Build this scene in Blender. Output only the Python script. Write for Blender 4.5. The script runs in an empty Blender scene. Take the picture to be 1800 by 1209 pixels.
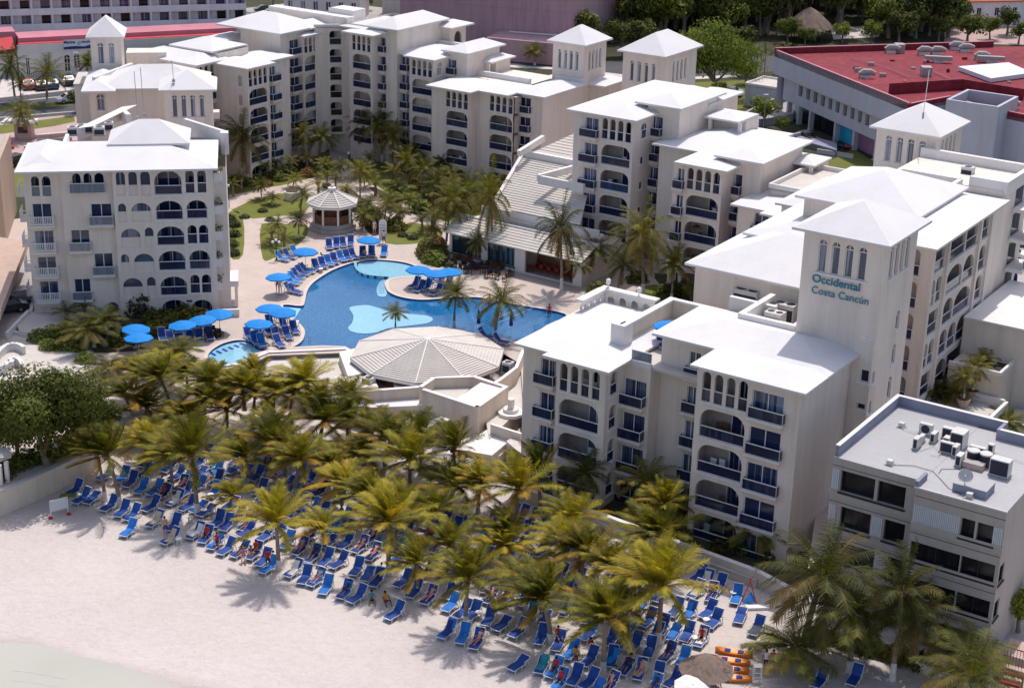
import bpy, math, random
from mathutils import Vector, Matrix
from mathutils.geometry import tessellate_polygon
random.seed(7)
R=math.radians; PI=math.pi
S=bpy.context.scene
COL=bpy.data.collections.new("scene"); S.collection.children.link(COL)
# ---------------------------------------------------------------- camera model (survey of the site)
F=2894.; CX,CY=900.,604.5; PIT=math.atan(.386); ROL=R(1.41); CH=58.
FW=Vector((0,math.cos(PIT),-math.sin(PIT))); RT=Vector((1,0,0)); UP=Vector((0,math.sin(PIT),math.cos(PIT)))
def ray(px,py):
    a,b=(px-CX)/F,-(py-CY)/F
    u=a*math.cos(ROL)-b*math.sin(ROL); v=a*math.sin(ROL)+b*math.cos(ROL)
    return FW+u*RT+v*UP
def at(px,py,z=0.):
    """site coordinates of the thing seen at picture point px,py lying at height z"""
    d=ray(px,py); t=(z-CH)/d.z
    return Vector((d.x*t,d.y*t,z))
# ---------------------------------------------------------------- frames
class Frame:
    def __init__(s,deg): s.a=R(deg); s.c=math.cos(s.a); s.s=math.sin(s.a)
    def w(s,u,v,z=0.): return Vector((u*s.c-v*s.s,u*s.s+v*s.c,z))
    def inv(s,x,y): return (x*s.c+y*s.s,-x*s.s+y*s.c)
    def pix(s,px,py,z): p=at(px,py,z); return s.inv(p.x,p.y)
    def onv(s,px,py,v):
        d=ray(px,py); du,dv=s.inv(d.x,d.y); t=v/dv; return (du*t,CH+d.z*t)
    def onu(s,px,py,u):
        d=ray(px,py); du,dv=s.inv(d.x,d.y); t=u/du; return (dv*t,CH+d.z*t)
HF=Frame(-33.5); LF=Frame(9.5)
# ---------------------------------------------------------------- materials
MATS={}
def nt(name):
    m=bpy.data.materials.new(name); m.use_nodes=True; t=m.node_tree; t.nodes.clear()
    o=t.nodes.new('ShaderNodeOutputMaterial'); b=t.nodes.new('ShaderNodeBsdfPrincipled'); t.links.new(b.outputs[0],o.inputs[0])
    return m,t,b
def noise(t,scale,detail=4,coord='Object',vec=None,rough=.55):
    n=t.nodes.new('ShaderNodeTexNoise'); n.inputs['Scale'].default_value=scale; n.inputs['Detail'].default_value=detail; n.inputs['Roughness'].default_value=rough
    if vec is None:
        g=t.nodes.new('ShaderNodeNewGeometry') if coord=='World' else t.nodes.new('ShaderNodeTexCoord')
        vec=g.outputs['Position'] if coord=='World' else g.outputs[coord]
    t.links.new(vec,n.inputs['Vector']); return n.outputs['Fac']
def ramp(t,fac,stops):
    r=t.nodes.new('ShaderNodeValToRGB'); e=r.color_ramp.elements
    while len(e)<len(stops): e.new(.5)
    for i,(p,c) in enumerate(stops): e[i].position=p; e[i].color=(*c,1)
    t.links.new(fac,r.inputs[0]); return r.outputs[0]
def mix(t,fac,a,b,mode='MIX'):
    m=t.nodes.new('ShaderNodeMix'); m.data_type='RGBA'; m.blend_type=mode
    for i,v in ((0,fac),(6,a),(7,b)):
        if isinstance(v,(int,float)): m.inputs[i].default_value=v
        elif isinstance(v,tuple): m.inputs[i].default_value=(*v,1)
        else: t.links.new(v,m.inputs[i])
    return m.outputs[2]
def bump(t,b,h,s=.3,d=.05):
    n=t.nodes.new('ShaderNodeBump'); n.inputs['Strength'].default_value=s; n.inputs['Distance'].default_value=d
    t.links.new(h,n.inputs['Height']); t.links.new(n.outputs[0],b.inputs['Normal'])
def sc(c,k): return tuple(min(1,x*k) for x in c)
def plain(name,c,rough=.7,scale=1.5,var=.12,spec=.3,metal=0.,fine=None):
    m,t,b=nt(name); f=noise(t,scale,5,'World')
    col=ramp(t,f,[(.3,sc(c,1-var)),(.7,sc(c,1+var))])
    if fine:
        f2=noise(t,fine,3,'World'); col=mix(t,.5,col,ramp(t,f2,[(.3,sc(c,1-var*1.5)),(.7,sc(c,1+var*1.5))]))
    t.links.new(col,b.inputs['Base Color']); b.inputs['Roughness'].default_value=rough; b.inputs['Specular IOR Level'].default_value=spec; b.inputs['Metallic'].default_value=metal
    MATS[name]=m; return m
def stucco(name,c,stain=(.30,.25,.20),amt=.35):
    m,t,b=nt(name)
    big=noise(t,.25,5,'World'); col=ramp(t,big,[(.3,sc(c,.93)),(.7,sc(c,1.05))])
    g=t.nodes.new('ShaderNodeNewGeometry'); mp=t.nodes.new('ShaderNodeMapping'); mp.inputs['Scale'].default_value=(1.1,1.1,.10); t.links.new(g.outputs['Position'],mp.inputs['Vector'])
    st=noise(t,1.0,6,vec=mp.outputs[0],rough=.65); mask=ramp(t,st,[(.44,(0,0,0)),(.74,(amt*1.25,)*3)])
    col=mix(t,mask,col,stain)
    fi=noise(t,6,4,'World'); col=mix(t,.25,col,ramp(t,fi,[(.3,sc(c,.85)),(.7,sc(c,1.12))]))
    t.links.new(col,b.inputs['Base Color']); b.inputs['Roughness'].default_value=.92; b.inputs['Specular IOR Level'].default_value=.15
    bump(t,b,noise(t,14,3,'World'),.15,.03)
    MATS[name]=m; return m
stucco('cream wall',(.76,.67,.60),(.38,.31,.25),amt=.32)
stucco('warm wall',(.70,.61,.51),(.36,.28,.2),amt=.35)
stucco('annex wall',(.43,.39,.365),amt=.4)
stucco('mall wall',(.46,.48,.54),amt=.3)
stucco('pink wall',(.52,.33,.36),(.2,.1,.11),amt=.4)
stucco('far hotel wall',(.85,.80,.83),amt=.3)
stucco('far white wall',(.62,.60,.59),amt=.15)
stucco('left neighbour wall',(.50,.38,.31),amt=.4)
stucco('white roof',(.72,.705,.725),(.56,.545,.55),amt=.45)
stucco('trim white',(.74,.715,.69),(.5,.46,.42),amt=.15)
stucco('terrace floor',(.58,.54,.50),(.4,.36,.32),amt=.4)
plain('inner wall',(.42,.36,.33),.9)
plain('curtain',(.42,.40,.42),.9,3)
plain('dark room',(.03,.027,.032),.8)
plain('white metal',(.75,.74,.74),.45)
plain('steel',(.35,.36,.38),.4,metal=.6)
plain('dark metal',(.03,.03,.035),.5)
plain('red roof paint',(.20,.024,.036),.85,.10,.38,fine=1.2)
plain('pink roof paint',(.50,.20,.25),.8,.3,.1)
plain('bright red paint',(.55,.06,.07),.8,.3,.1)
plain('gray roof felt',(.39,.39,.405),.9,.2,.06,fine=4)
plain('gray parapet',(.25,.26,.34),.9,.5,.15)
plain('asphalt',(.075,.075,.085),.9,.3,.2,fine=8)
plain('concrete',(.36,.34,.33),.9,.4,.15,fine=6)
plain('pale kerb',(.55,.50,.48),.9,.5,.1)
plain('orange tile',(.42,.13,.07),.85,.8,.25,fine=5)
plain('thatch',(.20,.145,.12),.95,3,.35,fine=22)
plain('trunk bark',(.24,.185,.15),.95,3,.3,fine=25)
plain('white trunk paint',(.62,.60,.58),.9,3,.1)
plain('blue sling',(.008,.055,.27),.6,2,.25)
plain('umbrella cloth',(.006,.22,.62),.75,2,.08)
plain('light blue sling',(.015,.15,.50),.7,2,.2)
plain('white plastic',(.72,.72,.72),.5,2,.04)
plain('orange plastic',(.70,.22,.02),.4,2,.08)
plain('terracotta',(.50,.36,.31),.85,3,.12)
plain('red soil',(.17,.045,.035),.95,6,.3)
plain('dark soil',(.075,.055,.045),.95,3,.3)
plain('teal letters',(.02,.20,.29),.6,3,.03)
plain('navy paint',(.02,.03,.17),.6,2,.1)
plain('cyan paint',(.03,.40,.62),.6,1,.1)
plain('purple paint',(.33,.16,.30),.6,1,.2)
plain('sign white',(.60,.64,.68),.6,3,.04)
plain('brown wood',(.16,.075,.045),.7,3,.25)
plain('red wood',(.22,.03,.02),.8,3,.2)
plain('ac dark',(.03,.03,.05),.6)
plain('ac casing',(.56,.55,.53),.5,4,.08)
plain('tyre',(.02,.02,.02),.8)
for nm,c in (('car white',(.7,.7,.72)),('car blue',(.02,.05,.14)),('car dark',(.03,.03,.035)),('car silver',(.35,.36,.38)),('car red',(.45,.02,.02)),('car pink',(.45,.10,.12))): plain(nm,c,.25,spec=.6,var=.03)
for nm,c in (('skin light',(.55,.30,.21)),('skin tan',(.33,.16,.10)),('skin dark',(.12,.06,.04)),('cloth red',(.45,.03,.04)),('cloth white',(.65,.63,.62)),('cloth dark',(.03,.03,.05)),('cloth pink',(.55,.18,.28)),('cloth yellow',(.75,.35,.03)),('cloth navy',(.02,.04,.20)),('hair dark',(.02,.014,.01)),('hair fair',(.25,.16,.08)),('towel beige',(.5,.42,.3)),('cloth teal',(.03,.25,.3))): plain(nm,c,.85,6,.1)
def glass(name,c,rough=.08,spec=.6,curt=.5,cc=(.20,.26,.40)):
    m,t,b=nt(name); oi=t.nodes.new('ShaderNodeObjectInfo')
    g=t.nodes.new('ShaderNodeNewGeometry'); mp=t.nodes.new('ShaderNodeMapping'); mp.inputs['Scale'].default_value=(3,3,.05); t.links.new(g.outputs['Position'],mp.inputs['Vector'])
    f=noise(t,1.3,3,vec=mp.outputs[0]); a=ramp(t,f,[(.48,(0,0,0)),(.56,(curt,curt,curt))])
    rr=ramp(t,oi.outputs['Random'],[(.25,(.0,)*3),(.8,(1,)*3)]); k=mix(t,1.,a,rr,'MULTIPLY')
    col=mix(t,k,c,cc); t.links.new(col,b.inputs['Base Color'])
    b.inputs['Roughness'].default_value=rough; b.inputs['Specular IOR Level'].default_value=spec; MATS[name]=m; return m
glass('door glass',(.018,.03,.085),curt=.8)
glass('window glass',(.06,.075,.12),curt=.9,cc=(.34,.36,.45))
glass('rail glass',(.013,.02,.055),.1,.45,.45,(.06,.08,.14))
glass('pale rail glass',(.16,.19,.24),.15,.5,.4,(.3,.33,.38))
glass('dark glass',(.01,.011,.016),.12,.4,.2,(.07,.06,.06))
def roofsheet(name,c):
    m,t,b=nt(name); g=t.nodes.new('ShaderNodeNewGeometry'); mp=t.nodes.new('ShaderNodeMapping'); mp.inputs['Rotation'].default_value=(0,0,R(33.5)); t.links.new(g.outputs['Position'],mp.inputs[0])
    br=t.nodes.new('ShaderNodeTexBrick'); br.inputs['Scale'].default_value=.32; br.inputs['Mortar Size'].default_value=.006; br.inputs['Color1'].default_value=(*c,1); br.inputs['Color2'].default_value=(*sc(c,.985),1); br.inputs['Mortar'].default_value=(*sc(c,.94),1); t.links.new(mp.outputs[0],br.inputs[0])
    big=noise(t,.22,6,'World',rough=.65); col=mix(t,ramp(t,big,[(.46,(0,0,0)),(.74,(.5,.5,.5))]),br.outputs[0],sc((c[0]*.97,c[1]*.96,c[2]*.95),.82))
    fi=noise(t,1.6,6,'World',rough=.75); col=mix(t,ramp(t,fi,[(.58,(0,0,0)),(.72,(.35,.35,.35))]),col,sc(c,.74)); t.links.new(col,b.inputs['Base Color']); b.inputs['Roughness'].default_value=.85; b.inputs['Specular IOR Level'].default_value=.2; MATS[name]=m
roofsheet('white roof',(.68,.665,.672))
def tiles(name,c,dark,freq=2.2,coord='u'):
    m,t,b=nt(name); uv=t.nodes.new('ShaderNodeUVMap'); w=t.nodes.new('ShaderNodeTexWave'); w.wave_type='BANDS'; w.bands_direction='Y'; w.wave_profile='SAW'
    w.inputs['Scale'].default_value=freq/6.2832*PI; w.inputs['Distortion'].default_value=0; t.links.new(uv.outputs[0],w.inputs['Vector'])
    l=ramp(t,w.outputs['Fac'],[(0,(0,)*3),(.12,(1,)*3)])
    f=noise(t,.5,5,'World'); base=ramp(t,f,[(.3,sc(c,.9)),(.7,sc(c,1.06))]); col=mix(t,l,dark,base)
    t.links.new(col,b.inputs['Base Color']); b.inputs['Roughness'].default_value=.85; bump(t,b,w.outputs['Fac'],.5,.08); MATS[name]=m
tiles('ribbed roof',(.60,.56,.51),(.38,.34,.31))
glass('sea reflection glass',(.02,.035,.05),.08,.6,.9,(.10,.22,.30))  # blue streaks paint the sea's reflection into the pane colour
# foliage with tint attribute
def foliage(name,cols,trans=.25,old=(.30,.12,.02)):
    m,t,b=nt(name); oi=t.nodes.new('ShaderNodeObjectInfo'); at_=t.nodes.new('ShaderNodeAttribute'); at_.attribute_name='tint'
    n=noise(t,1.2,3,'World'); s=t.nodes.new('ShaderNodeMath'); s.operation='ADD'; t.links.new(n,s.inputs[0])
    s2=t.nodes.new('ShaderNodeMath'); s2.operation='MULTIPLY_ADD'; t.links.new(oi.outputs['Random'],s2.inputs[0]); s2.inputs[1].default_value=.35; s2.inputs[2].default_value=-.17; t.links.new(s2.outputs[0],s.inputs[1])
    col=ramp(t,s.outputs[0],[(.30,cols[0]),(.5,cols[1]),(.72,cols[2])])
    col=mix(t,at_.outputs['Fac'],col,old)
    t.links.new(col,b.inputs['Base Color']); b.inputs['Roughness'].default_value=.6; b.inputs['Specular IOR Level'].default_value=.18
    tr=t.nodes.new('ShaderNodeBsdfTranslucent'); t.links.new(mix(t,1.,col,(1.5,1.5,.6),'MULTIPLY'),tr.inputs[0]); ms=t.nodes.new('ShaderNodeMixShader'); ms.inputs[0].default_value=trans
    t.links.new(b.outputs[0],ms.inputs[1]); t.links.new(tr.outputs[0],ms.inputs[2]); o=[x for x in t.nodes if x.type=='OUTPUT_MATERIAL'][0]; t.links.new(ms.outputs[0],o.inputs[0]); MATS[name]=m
foliage('beach palm leaf',[(.05,.065,.008),(.165,.165,.014),(.38,.32,.028)],.32,(.46,.22,.025))
foliage('green palm leaf',[(.035,.042,.010),(.085,.095,.016),(.19,.18,.032)],.3,(.28,.17,.05))
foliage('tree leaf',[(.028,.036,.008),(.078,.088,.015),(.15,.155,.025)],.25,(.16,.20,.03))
foliage('forest leaf',[(.024,.034,.008),(.065,.082,.015),(.14,.16,.025)],.2,(.16,.19,.03))
foliage('bright leaf',[(.06,.09,.015),(.12,.17,.025),(.20,.23,.04)],.3,(.26,.25,.03))
foliage('red leaf',[(.06,.05,.02),(.11,.08,.025),(.17,.08,.03)],.2,(.26,.10,.03))
foliage('trimmed hedge leaf',[(.015,.025,.008),(.035,.05,.015),(.07,.09,.02)],.2,(.12,.03,.03))
# ---------------------------------------------------------------- mesh builder
class MB:
    def __init__(s): s.v=[]; s.f=[]; s.m=[]; s.mats=[]; s.uv={}; s.tint=None; s.cur=0
    def mat(s,n):
        if n not in s.mats: s.mats.append(n)
        s.cur=s.mats.index(n); return s
    def face(s,pts,uv=None):
        i=len(s.v); s.v+= [tuple(p) for p in pts]; s.f.append(tuple(range(i,i+len(pts)))); s.m.append(s.cur)
        if uv: s.uv[len(s.f)-1]=uv
    def box(s,fr,u0,u1,v0,v1,z0,z1,bottom=True):
        P=lambda u,v,z: fr.w(u,v,z)
        a=[P(u0,v0,z0),P(u1,v0,z0),P(u1,v1,z0),P(u0,v1,z0)]; b=[P(u0,v0,z1),P(u1,v0,z1),P(u1,v1,z1),P(u0,v1,z1)]
        s.face(b)
        if bottom: s.face(a[::-1])
        for i in range(4): j=(i+1)%4; s.face([a[i],a[j],b[j],b[i]])
    def prism(s,pts,z0,z1,top=True,bottom=False,sides=True):
        n=len(pts); A=sum(pts[i][0]*pts[(i+1)%n][1]-pts[(i+1)%n][0]*pts[i][1] for i in range(n))
        if A<0: pts=pts[::-1]
        if top: s.poly([(p[0],p[1],z1) for p in pts])
        if bottom: s.poly([(p[0],p[1],z0) for p in pts][::-1])
        if sides:
            for i in range(n):
                j=(i+1)%n; p,q=pts[i],pts[j]; s.face([(p[0],p[1],z0),(q[0],q[1],z0),(q[0],q[1],z1),(p[0],p[1],z1)])
    def poly(s,pts):
        if len(pts)<=4: s.face(pts); return
        i=len(s.v); s.v+=[tuple(p) for p in pts]; P=[Vector(p) for p in pts]
        n=Vector((0,0,0))
        for k in range(len(P)): n+=P[k].cross(P[(k+1)%len(P)])
        for t in tessellate_polygon([P]):
            a,b,c=[P[k] for k in t]
            if (b-a).cross(c-a).dot(n)<0: t=t[::-1]
            s.f.append(tuple(i+k for k in t)); s.m.append(s.cur)
    def tube(s,path,rad,n=6,cap=True):
        path=[Vector(p) for p in path]; 
        if not isinstance(rad,(list,tuple)): rad=[rad]*len(path)
        rings=[]; 
        for i,p in enumerate(path):
            d=(path[min(i+1,len(path)-1)]-path[max(i-1,0)]).normalized()
            x=d.cross(Vector((0,0,1))); 
            if x.length<.05: x=d.cross(Vector((1,0,0)))
            x.normalize(); y=d.cross(x)
            rings.append(len(s.v)); s.v+=[tuple(p+rad[i]*(math.cos(2*PI*k/n)*x+math.sin(2*PI*k/n)*y)) for k in range(n)]
        for a,b in zip(rings,rings[1:]):
            for k in range(n): l=(k+1)%n; s.f.append((a+k,a+l,b+l,b+k)); s.m.append(s.cur)
        if cap:
            s.f.append(tuple(rings[0]+k for k in range(n))); s.m.append(s.cur); s.f.append(tuple(rings[-1]+k for k in range(n))[::-1]); s.m.append(s.cur)
    def bar(s,p,q,w=.05,h=None):
        p=Vector(p);q=Vector(q);h=h or w; d=(q-p).normalized(); x=d.cross(Vector((0,0,1)))
        if x.length<.05: x=Vector((1,0,0))
        x.normalize(); y=x.cross(d); x=x*w/2; y=y*h/2
        a=[p-x-y,p+x-y,p+x+y,p-x+y]; b=[q-x-y,q+x-y,q+x+y,q-x+y]
        s.face(a); s.face(b[::-1])
        for i in range(4): j=(i+1)%4; s.face([a[j],a[i],b[i],b[j]])
    def build(s,name,parent=None,smooth=False,data_only=False):
        off=Vector(parent.location) if parent is not None and not data_only else Vector((0,0,0))
        if parent is not None and parent.parent is not None: off=off+parent.parent.location
        me=bpy.data.meshes.new(name); me.from_pydata([(a-off.x,b-off.y,c-off.z) for a,b,c in s.v],[],s.f)
        for n in s.mats: me.materials.append(MATS[n])
        me.polygons.foreach_set('material_index',s.m)
        if smooth: me.polygons.foreach_set('use_smooth',[True]*len(s.f))
        if s.uv:
            l=me.uv_layers.new(name='UVMap')
            for fi,uv in s.uv.items():
                for k,li in enumerate(me.polygons[fi].loop_indices): l.data[li].uv=uv[k]
        if s.tint is not None:
            a=me.attributes.new('tint','FLOAT','FACE'); a.data.foreach_set('value',s.tint+[0.]*(len(s.f)-len(s.tint)))
        me.update()
        o=bpy.data.objects.new(name,me); COL.objects.link(o)
        if parent is not None: o.parent=parent
        return o
def tag(o,label=None,cat=None,group=None,kind=None):
    if label: o['label']=label
    if cat: o['category']=cat
    if group: o['group']=group
    if kind: o['kind']=kind
    return o
def thing(name,label,cat,loc=(0,0,0),rz=0.,group=None,scale=1.):
    o=bpy.data.objects.new(name,None); COL.objects.link(o); o.location=loc; o.rotation_euler=(0,0,rz); o.scale=(scale,)*3; o.empty_display_size=.3
    return tag(o,label,cat,group)
KIDS={}
def kids(o):
    return [c for c in COL.objects if c.parent==o]
def dup(root,loc,rz=0.,scale=1.,label=None,group=None,tilt=(0,0)):
    r=root.copy(); COL.objects.link(r); r.location=loc; r.rotation_euler=(tilt[0],tilt[1],rz)
    r.scale=(scale,)*3 if not isinstance(scale,tuple) else scale
    if label: r['label']=label
    if group: r['group']=group
    if root.name not in KIDS: KIDS[root.name]=[(c,kids(c)) for c in kids(root)]
    for c,gs in KIDS[root.name]:
        d=c.copy(); COL.objects.link(d); d.parent=r
        for g in gs:
            e=g.copy(); COL.objects.link(e); e.parent=d
    return r
class Stock:
    """one prototype; the first placement uses the prototype itself, the rest are copies"""
    def __init__(s,root): s.root=root; s.used=False; kk=[(c,kids(c)) for c in kids(root)]; KIDS[root.name]=kk
    def put(s,loc,rz=0.,scale=1.,label=None,group=None,tilt=(0,0)):
        if not s.used:
            s.used=True; r=s.root; r.location=loc; r.rotation_euler=(tilt[0],tilt[1],rz); r.scale=(scale,)*3 if not isinstance(scale,tuple) else scale
            if label: r['label']=label
            if group: r['group']=group
            return r
        return dup(s.root,loc,rz,scale,label,group,tilt)
# ================================================================ ARCHITECTURE
DBG=False
WH=2.85   # storey height
def outline(shape,a0,a1,z0,z1,n=8):
    w=a1-a0; h=z1-z0; c=(a0+a1)/2
    if shape=='rect': return [(a0,z0),(a1,z0),(a1,z1),(a0,z1)]
    if shape=='arch': rx=w/2; rz=min(w*.55,h*.5)
    elif shape=='seg': rx=w/2; rz=min(h*.5,w*.42)
    else: rx=min(w*.26,h*.5); rz=min(h*.42,rx*1.15)
    pts=[(a0,z0),(a1,z0)]
    for i in range(n//2+1):
        t=PI/2*i/(n//2); pts.append((a1-rx+rx*math.cos(t),z1-rz+rz*math.sin(t)))
    for i in range(n//2+1):
        t=PI/2+PI/2*i/(n//2); q=(a0+rx+rx*math.cos(t),z1-rz+rz*math.sin(t))
        if abs(q[0]-pts[-1][0])>1e-4 or abs(q[1]-pts[-1][1])>1e-4: pts.append(q)
    return pts
class Bld:
    def __init__(s,name,label,loc,cat='building',group=None,mat='cream wall',fr=HF):
        s.root=thing(name,label,cat,loc,group=group); s.w=MB().mat(mat); s.mat=mat; s.fr=fr; s.rail='rail glass'
    def L(s,axis,c):
        fr=s.fr
        if axis=='F': return lambda a,d,z: fr.w(a,c+d,z)
        return lambda a,d,z: fr.w(c-d,a,z)
    def ax(s,axis,c,px,py):
        return (s.fr.onv(px,py,c) if axis=='F' else s.fr.onu(px,py,c))
    def face(s,axis,c,a0,a1,z0,z1,ops=(),t=.28,mat=None):
        L=s.L(axis,c); w=s.w; w.mat(mat or s.mat)
        if ops: a0=min(a0,min(o[1] for o in ops)-.12); a1=max(a1,max(o[2] for o in ops)+.12)
        ops=[(o[0],o[1],o[2],max(o[3],z0+.04),min(o[4],z1-.04)) for o in ops]; ops=[o for o in ops if o[4]-o[3]>.3]
        if DBG:
            for i,o in enumerate(ops):
                for q in ops[:i]:
                    if o[1]<q[2] and q[1]<o[2] and o[3]<q[4] and q[3]<o[4]: print('OVERLAP',s.root['label'][:30],axis,round(c,1),[round(x,1) for x in o[1:]],[round(x,1) for x in q[1:]])
        outs=[outline(o[0],*o[1:5]) for o in ops]
        outer=[(a0,z0),(a1,z0),(a1,z1),(a0,z1)]
        allp=[outer]+outs; flat=[p for l in allp for p in l]
        if not outs: w.face([L(a,0,z) for a,z in outer])
        else:
            tr=tessellate_polygon([[Vector((a,z,0)) for a,z in l] for l in allp]); i0=len(w.v)
            w.v+=[tuple(L(a,0,z)) for a,z in flat]
            for tt in tr:
                A,B_,C=[flat[k] for k in tt]
                if (B_[0]-A[0])*(C[1]-A[1])-(B_[1]-A[1])*(C[0]-A[0])<0: tt=tt[::-1]
                w.f.append(tuple(i0+k for k in tt)); w.m.append(w.cur)
        for l in outs:
            for i in range(len(l)):
                p,q=l[i],l[(i+1)%len(l)]; w.face([L(p[0],0,p[1]),L(q[0],0,q[1]),L(q[0],t,q[1]),L(p[0],t,p[1])][::-1])
    def block(s,u0,u1,v0,v1,z0,z1,fo=(),so=(),mat=None,top=False,left=True):
        """wall box: front face (towards -v) and right face (towards +u) carry openings"""
        s.face('F',v0,u0,u1,z0,z1,fo,mat=mat); s.face('S',u1,v0,v1,z0,z1,so,mat=mat)
        fr=s.fr; w=s.w; w.mat(mat or s.mat)
        if left: w.face([fr.w(u0,v1,z0),fr.w(u0,v0,z0),fr.w(u0,v0,z1),fr.w(u0,v1,z1)])
        w.face([fr.w(u1,v1,z0),fr.w(u0,v1,z0),fr.w(u0,v1,z1),fr.w(u1,v1,z1)])
        if top: w.face([fr.w(u0,v0,z1),fr.w(u1,v0,z1),fr.w(u1,v1,z1),fr.w(u0,v1,z1)])
    def hip(s,u0,u1,v0,v1,z,rise,th=.2,name='roof',mat='white roof',parent=None):
        m=MB().mat(mat); fr=s.fr; du,dv=u1-u0,v1-v0
        if du>dv: k=dv/2; r0,r1=(u0+k,(v0+v1)/2),(u1-k,(v0+v1)/2)
        else: k=du/2; r0,r1=((u0+u1)/2,v0+k),((u0+u1)/2,v1-k)
        c=[(u0,v0),(u1,v0),(u1,v1),(u0,v1)]; T=[fr.w(*p,z) for p in c]; Bt=[fr.w(*p,z-th) for p in c]; A=fr.w(*r0,z+rise); C=fr.w(*r1,z+rise)
        if du>dv: fs=[[T[0],T[1],C,A],[T[1],T[2],C],[T[2],T[3],A,C],[T[3],T[0],A]]
        else: fs=[[T[0],T[1],A],[T[1],T[2],C,A],[T[2],T[3],C],[T[3],T[0],A,C]]
        for f in fs: m.face(f)
        for i in range(4): j=(i+1)%4; m.face([Bt[i],Bt[j],T[j],T[i]])
        m.face(Bt[::-1])
        return m.build(name,parent or s.root)
    def slabroof(s,u0,u1,v0,v1,z,th=.2,par=.0,mat='white roof',cap='trim white',name='roof',pw=.25):
        m=MB().mat(mat); m.box(s.fr,u0,u1,v0,v1,z-th,z); o=m.build(name,s.root)
        if par:
            q=MB().mat(cap); fr=s.fr; e=.003
            q.box(fr,u0,u1,v0,v0+pw,z-th-e,z+par); q.box(fr,u0,u1,v1-pw,v1,z-th-e,z+par); q.box(fr,u0,u0+pw,v0+pw,v1-pw,z-th-e,z+par-.004); q.box(fr,u1-pw,u1,v0+pw,v1-pw,z-th-e,z+par-.004)
            q.build('parapet',s.root)
        return o
    # --- openings' contents
    def pane(s,L,shape,a0,a1,z0,z1,d=.18,glass='window glass',frame='white metal',mull=1,name='window',sill=True,head=False):
        m=MB().mat(glass); m.poly([L(a,d,z) for a,z in outline(shape,a0,a1,z0,z1)]); o=m.build(name,s.root)
        k=MB().mat(frame); f=.07; h=z1-z0; zt=z1 if shape=='rect' else z1-min((a1-a0)*.55,h*.5)
        def bx(x0,x1,y0,y1,d0=d-.07,d1=d-.01):
            P=[L(x0,d0,y0),L(x1,d0,y0),L(x1,d0,y1),L(x0,d0,y1)]; Q=[L(x0,d1,y0),L(x1,d1,y0),L(x1,d1,y1),L(x0,d1,y1)]
            k.face(P)
            for i in range(4): j=(i+1)%4; k.face([P[j],P[i],Q[i],Q[j]])
        bx(a0,a0+f,z0,zt); bx(a1-f,a1,z0,zt); bx(a0+f,a1-f,z0,z0+f); bx(a0+f,a1-f,zt-f,zt)
        for i in range(mull):
            x=a0+(a1-a0)*(i+1)/(mull+1); bx(x-.035,x+.035,z0+f,zt-f)
        if sill: bx(a0-.12,a1+.12,z0-.14,z0-.004,-.10,.02)
        if shape!='rect':
            c=(a0+a1)/2; bx(c-.025,c+.025,zt,z1-.03)
        k.build('window_frame',o); return o
    def railing(s,L,a0,a1,z0,par,d=.08,h=.92,glass=None,sides=0.,bal=False):
        m=MB(); 
        def bx(x0,x1,y0,y1,d0,d1):
            c=[(x0,d0),(x1,d0),(x1,d1),(x0,d1)]; A=[L(a,b,y0) for a,b in c]; B_=[L(a,b,y1) for a,b in c]
            m.face(B_); m.face(A[::-1])
            for i in range(4): j=(i+1)%4; m.face([A[i],A[j],B_[j],B_[i]])
        m.mat('white metal'); bx(a0,a1,z0+h-.06,z0+h,d-.04,d+.04); 
        if bal:
            bx(a0,a1,z0+.08,z0+.15,d-.03,d+.03); n=int((a1-a0)/.16)
            for i in range(n): x=a0+(i+.5)*(a1-a0)/n; bx(x-.035,x+.035,z0+.15,z0+h-.06,d-.02,d+.02)
            if sides:
                for x in (a0,a1): 
                    bx(x-.03,x+.03,z0+h-.06,z0+h,d+.05,d+sides)
                    for k in range(4): y=d+.1+k*.17; bx(x-.02,x+.02,z0+.1,z0+h-.06,y,y+.06)
        else:
            bx(a0,a1,z0+.02,z0+.05,d-.02,d+.02)
            n=1 if not sides else 1
            for i in range(n+1): x=a0+.03+(a1-a0-.06)*i/n; bx(x-.014,x+.014,z0+.07,z0+h-.06,d-.015,d+.02)
            if sides:
                for x in (a0+.02,a1-.02): bx(x-.03,x+.03,z0+h-.06,z0+h,d+.05,d+sides)
            m.mat(glass or s.rail); bx(a0+.04,a1-.04,z0+.075,z0+h-.065,d-.004,d+.004)
            if sides:
                for x in (a0+.02,a1-.02): bx(x-.005,x+.005,z0+.075,z0+h-.065,d+.05,d+sides)
        return m.build('railing',par)
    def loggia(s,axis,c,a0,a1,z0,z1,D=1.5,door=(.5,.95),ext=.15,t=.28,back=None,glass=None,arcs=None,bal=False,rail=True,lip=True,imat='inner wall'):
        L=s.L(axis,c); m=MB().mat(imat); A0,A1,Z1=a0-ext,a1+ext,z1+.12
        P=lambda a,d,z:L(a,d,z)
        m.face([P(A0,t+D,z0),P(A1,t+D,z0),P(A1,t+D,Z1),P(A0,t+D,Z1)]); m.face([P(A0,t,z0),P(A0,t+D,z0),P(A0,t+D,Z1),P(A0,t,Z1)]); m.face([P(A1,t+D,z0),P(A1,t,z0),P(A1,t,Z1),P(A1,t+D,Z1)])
        m.face([P(A0,t,Z1),P(A0,t+D,Z1),P(A1,t+D,Z1),P(A1,t,Z1)]); m.mat('terrace floor'); m.face([P(A0,t,z0-.003),P(A1,t,z0-.003),P(A1,t+D,z0-.003),P(A0,t+D,z0-.003)])
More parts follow.
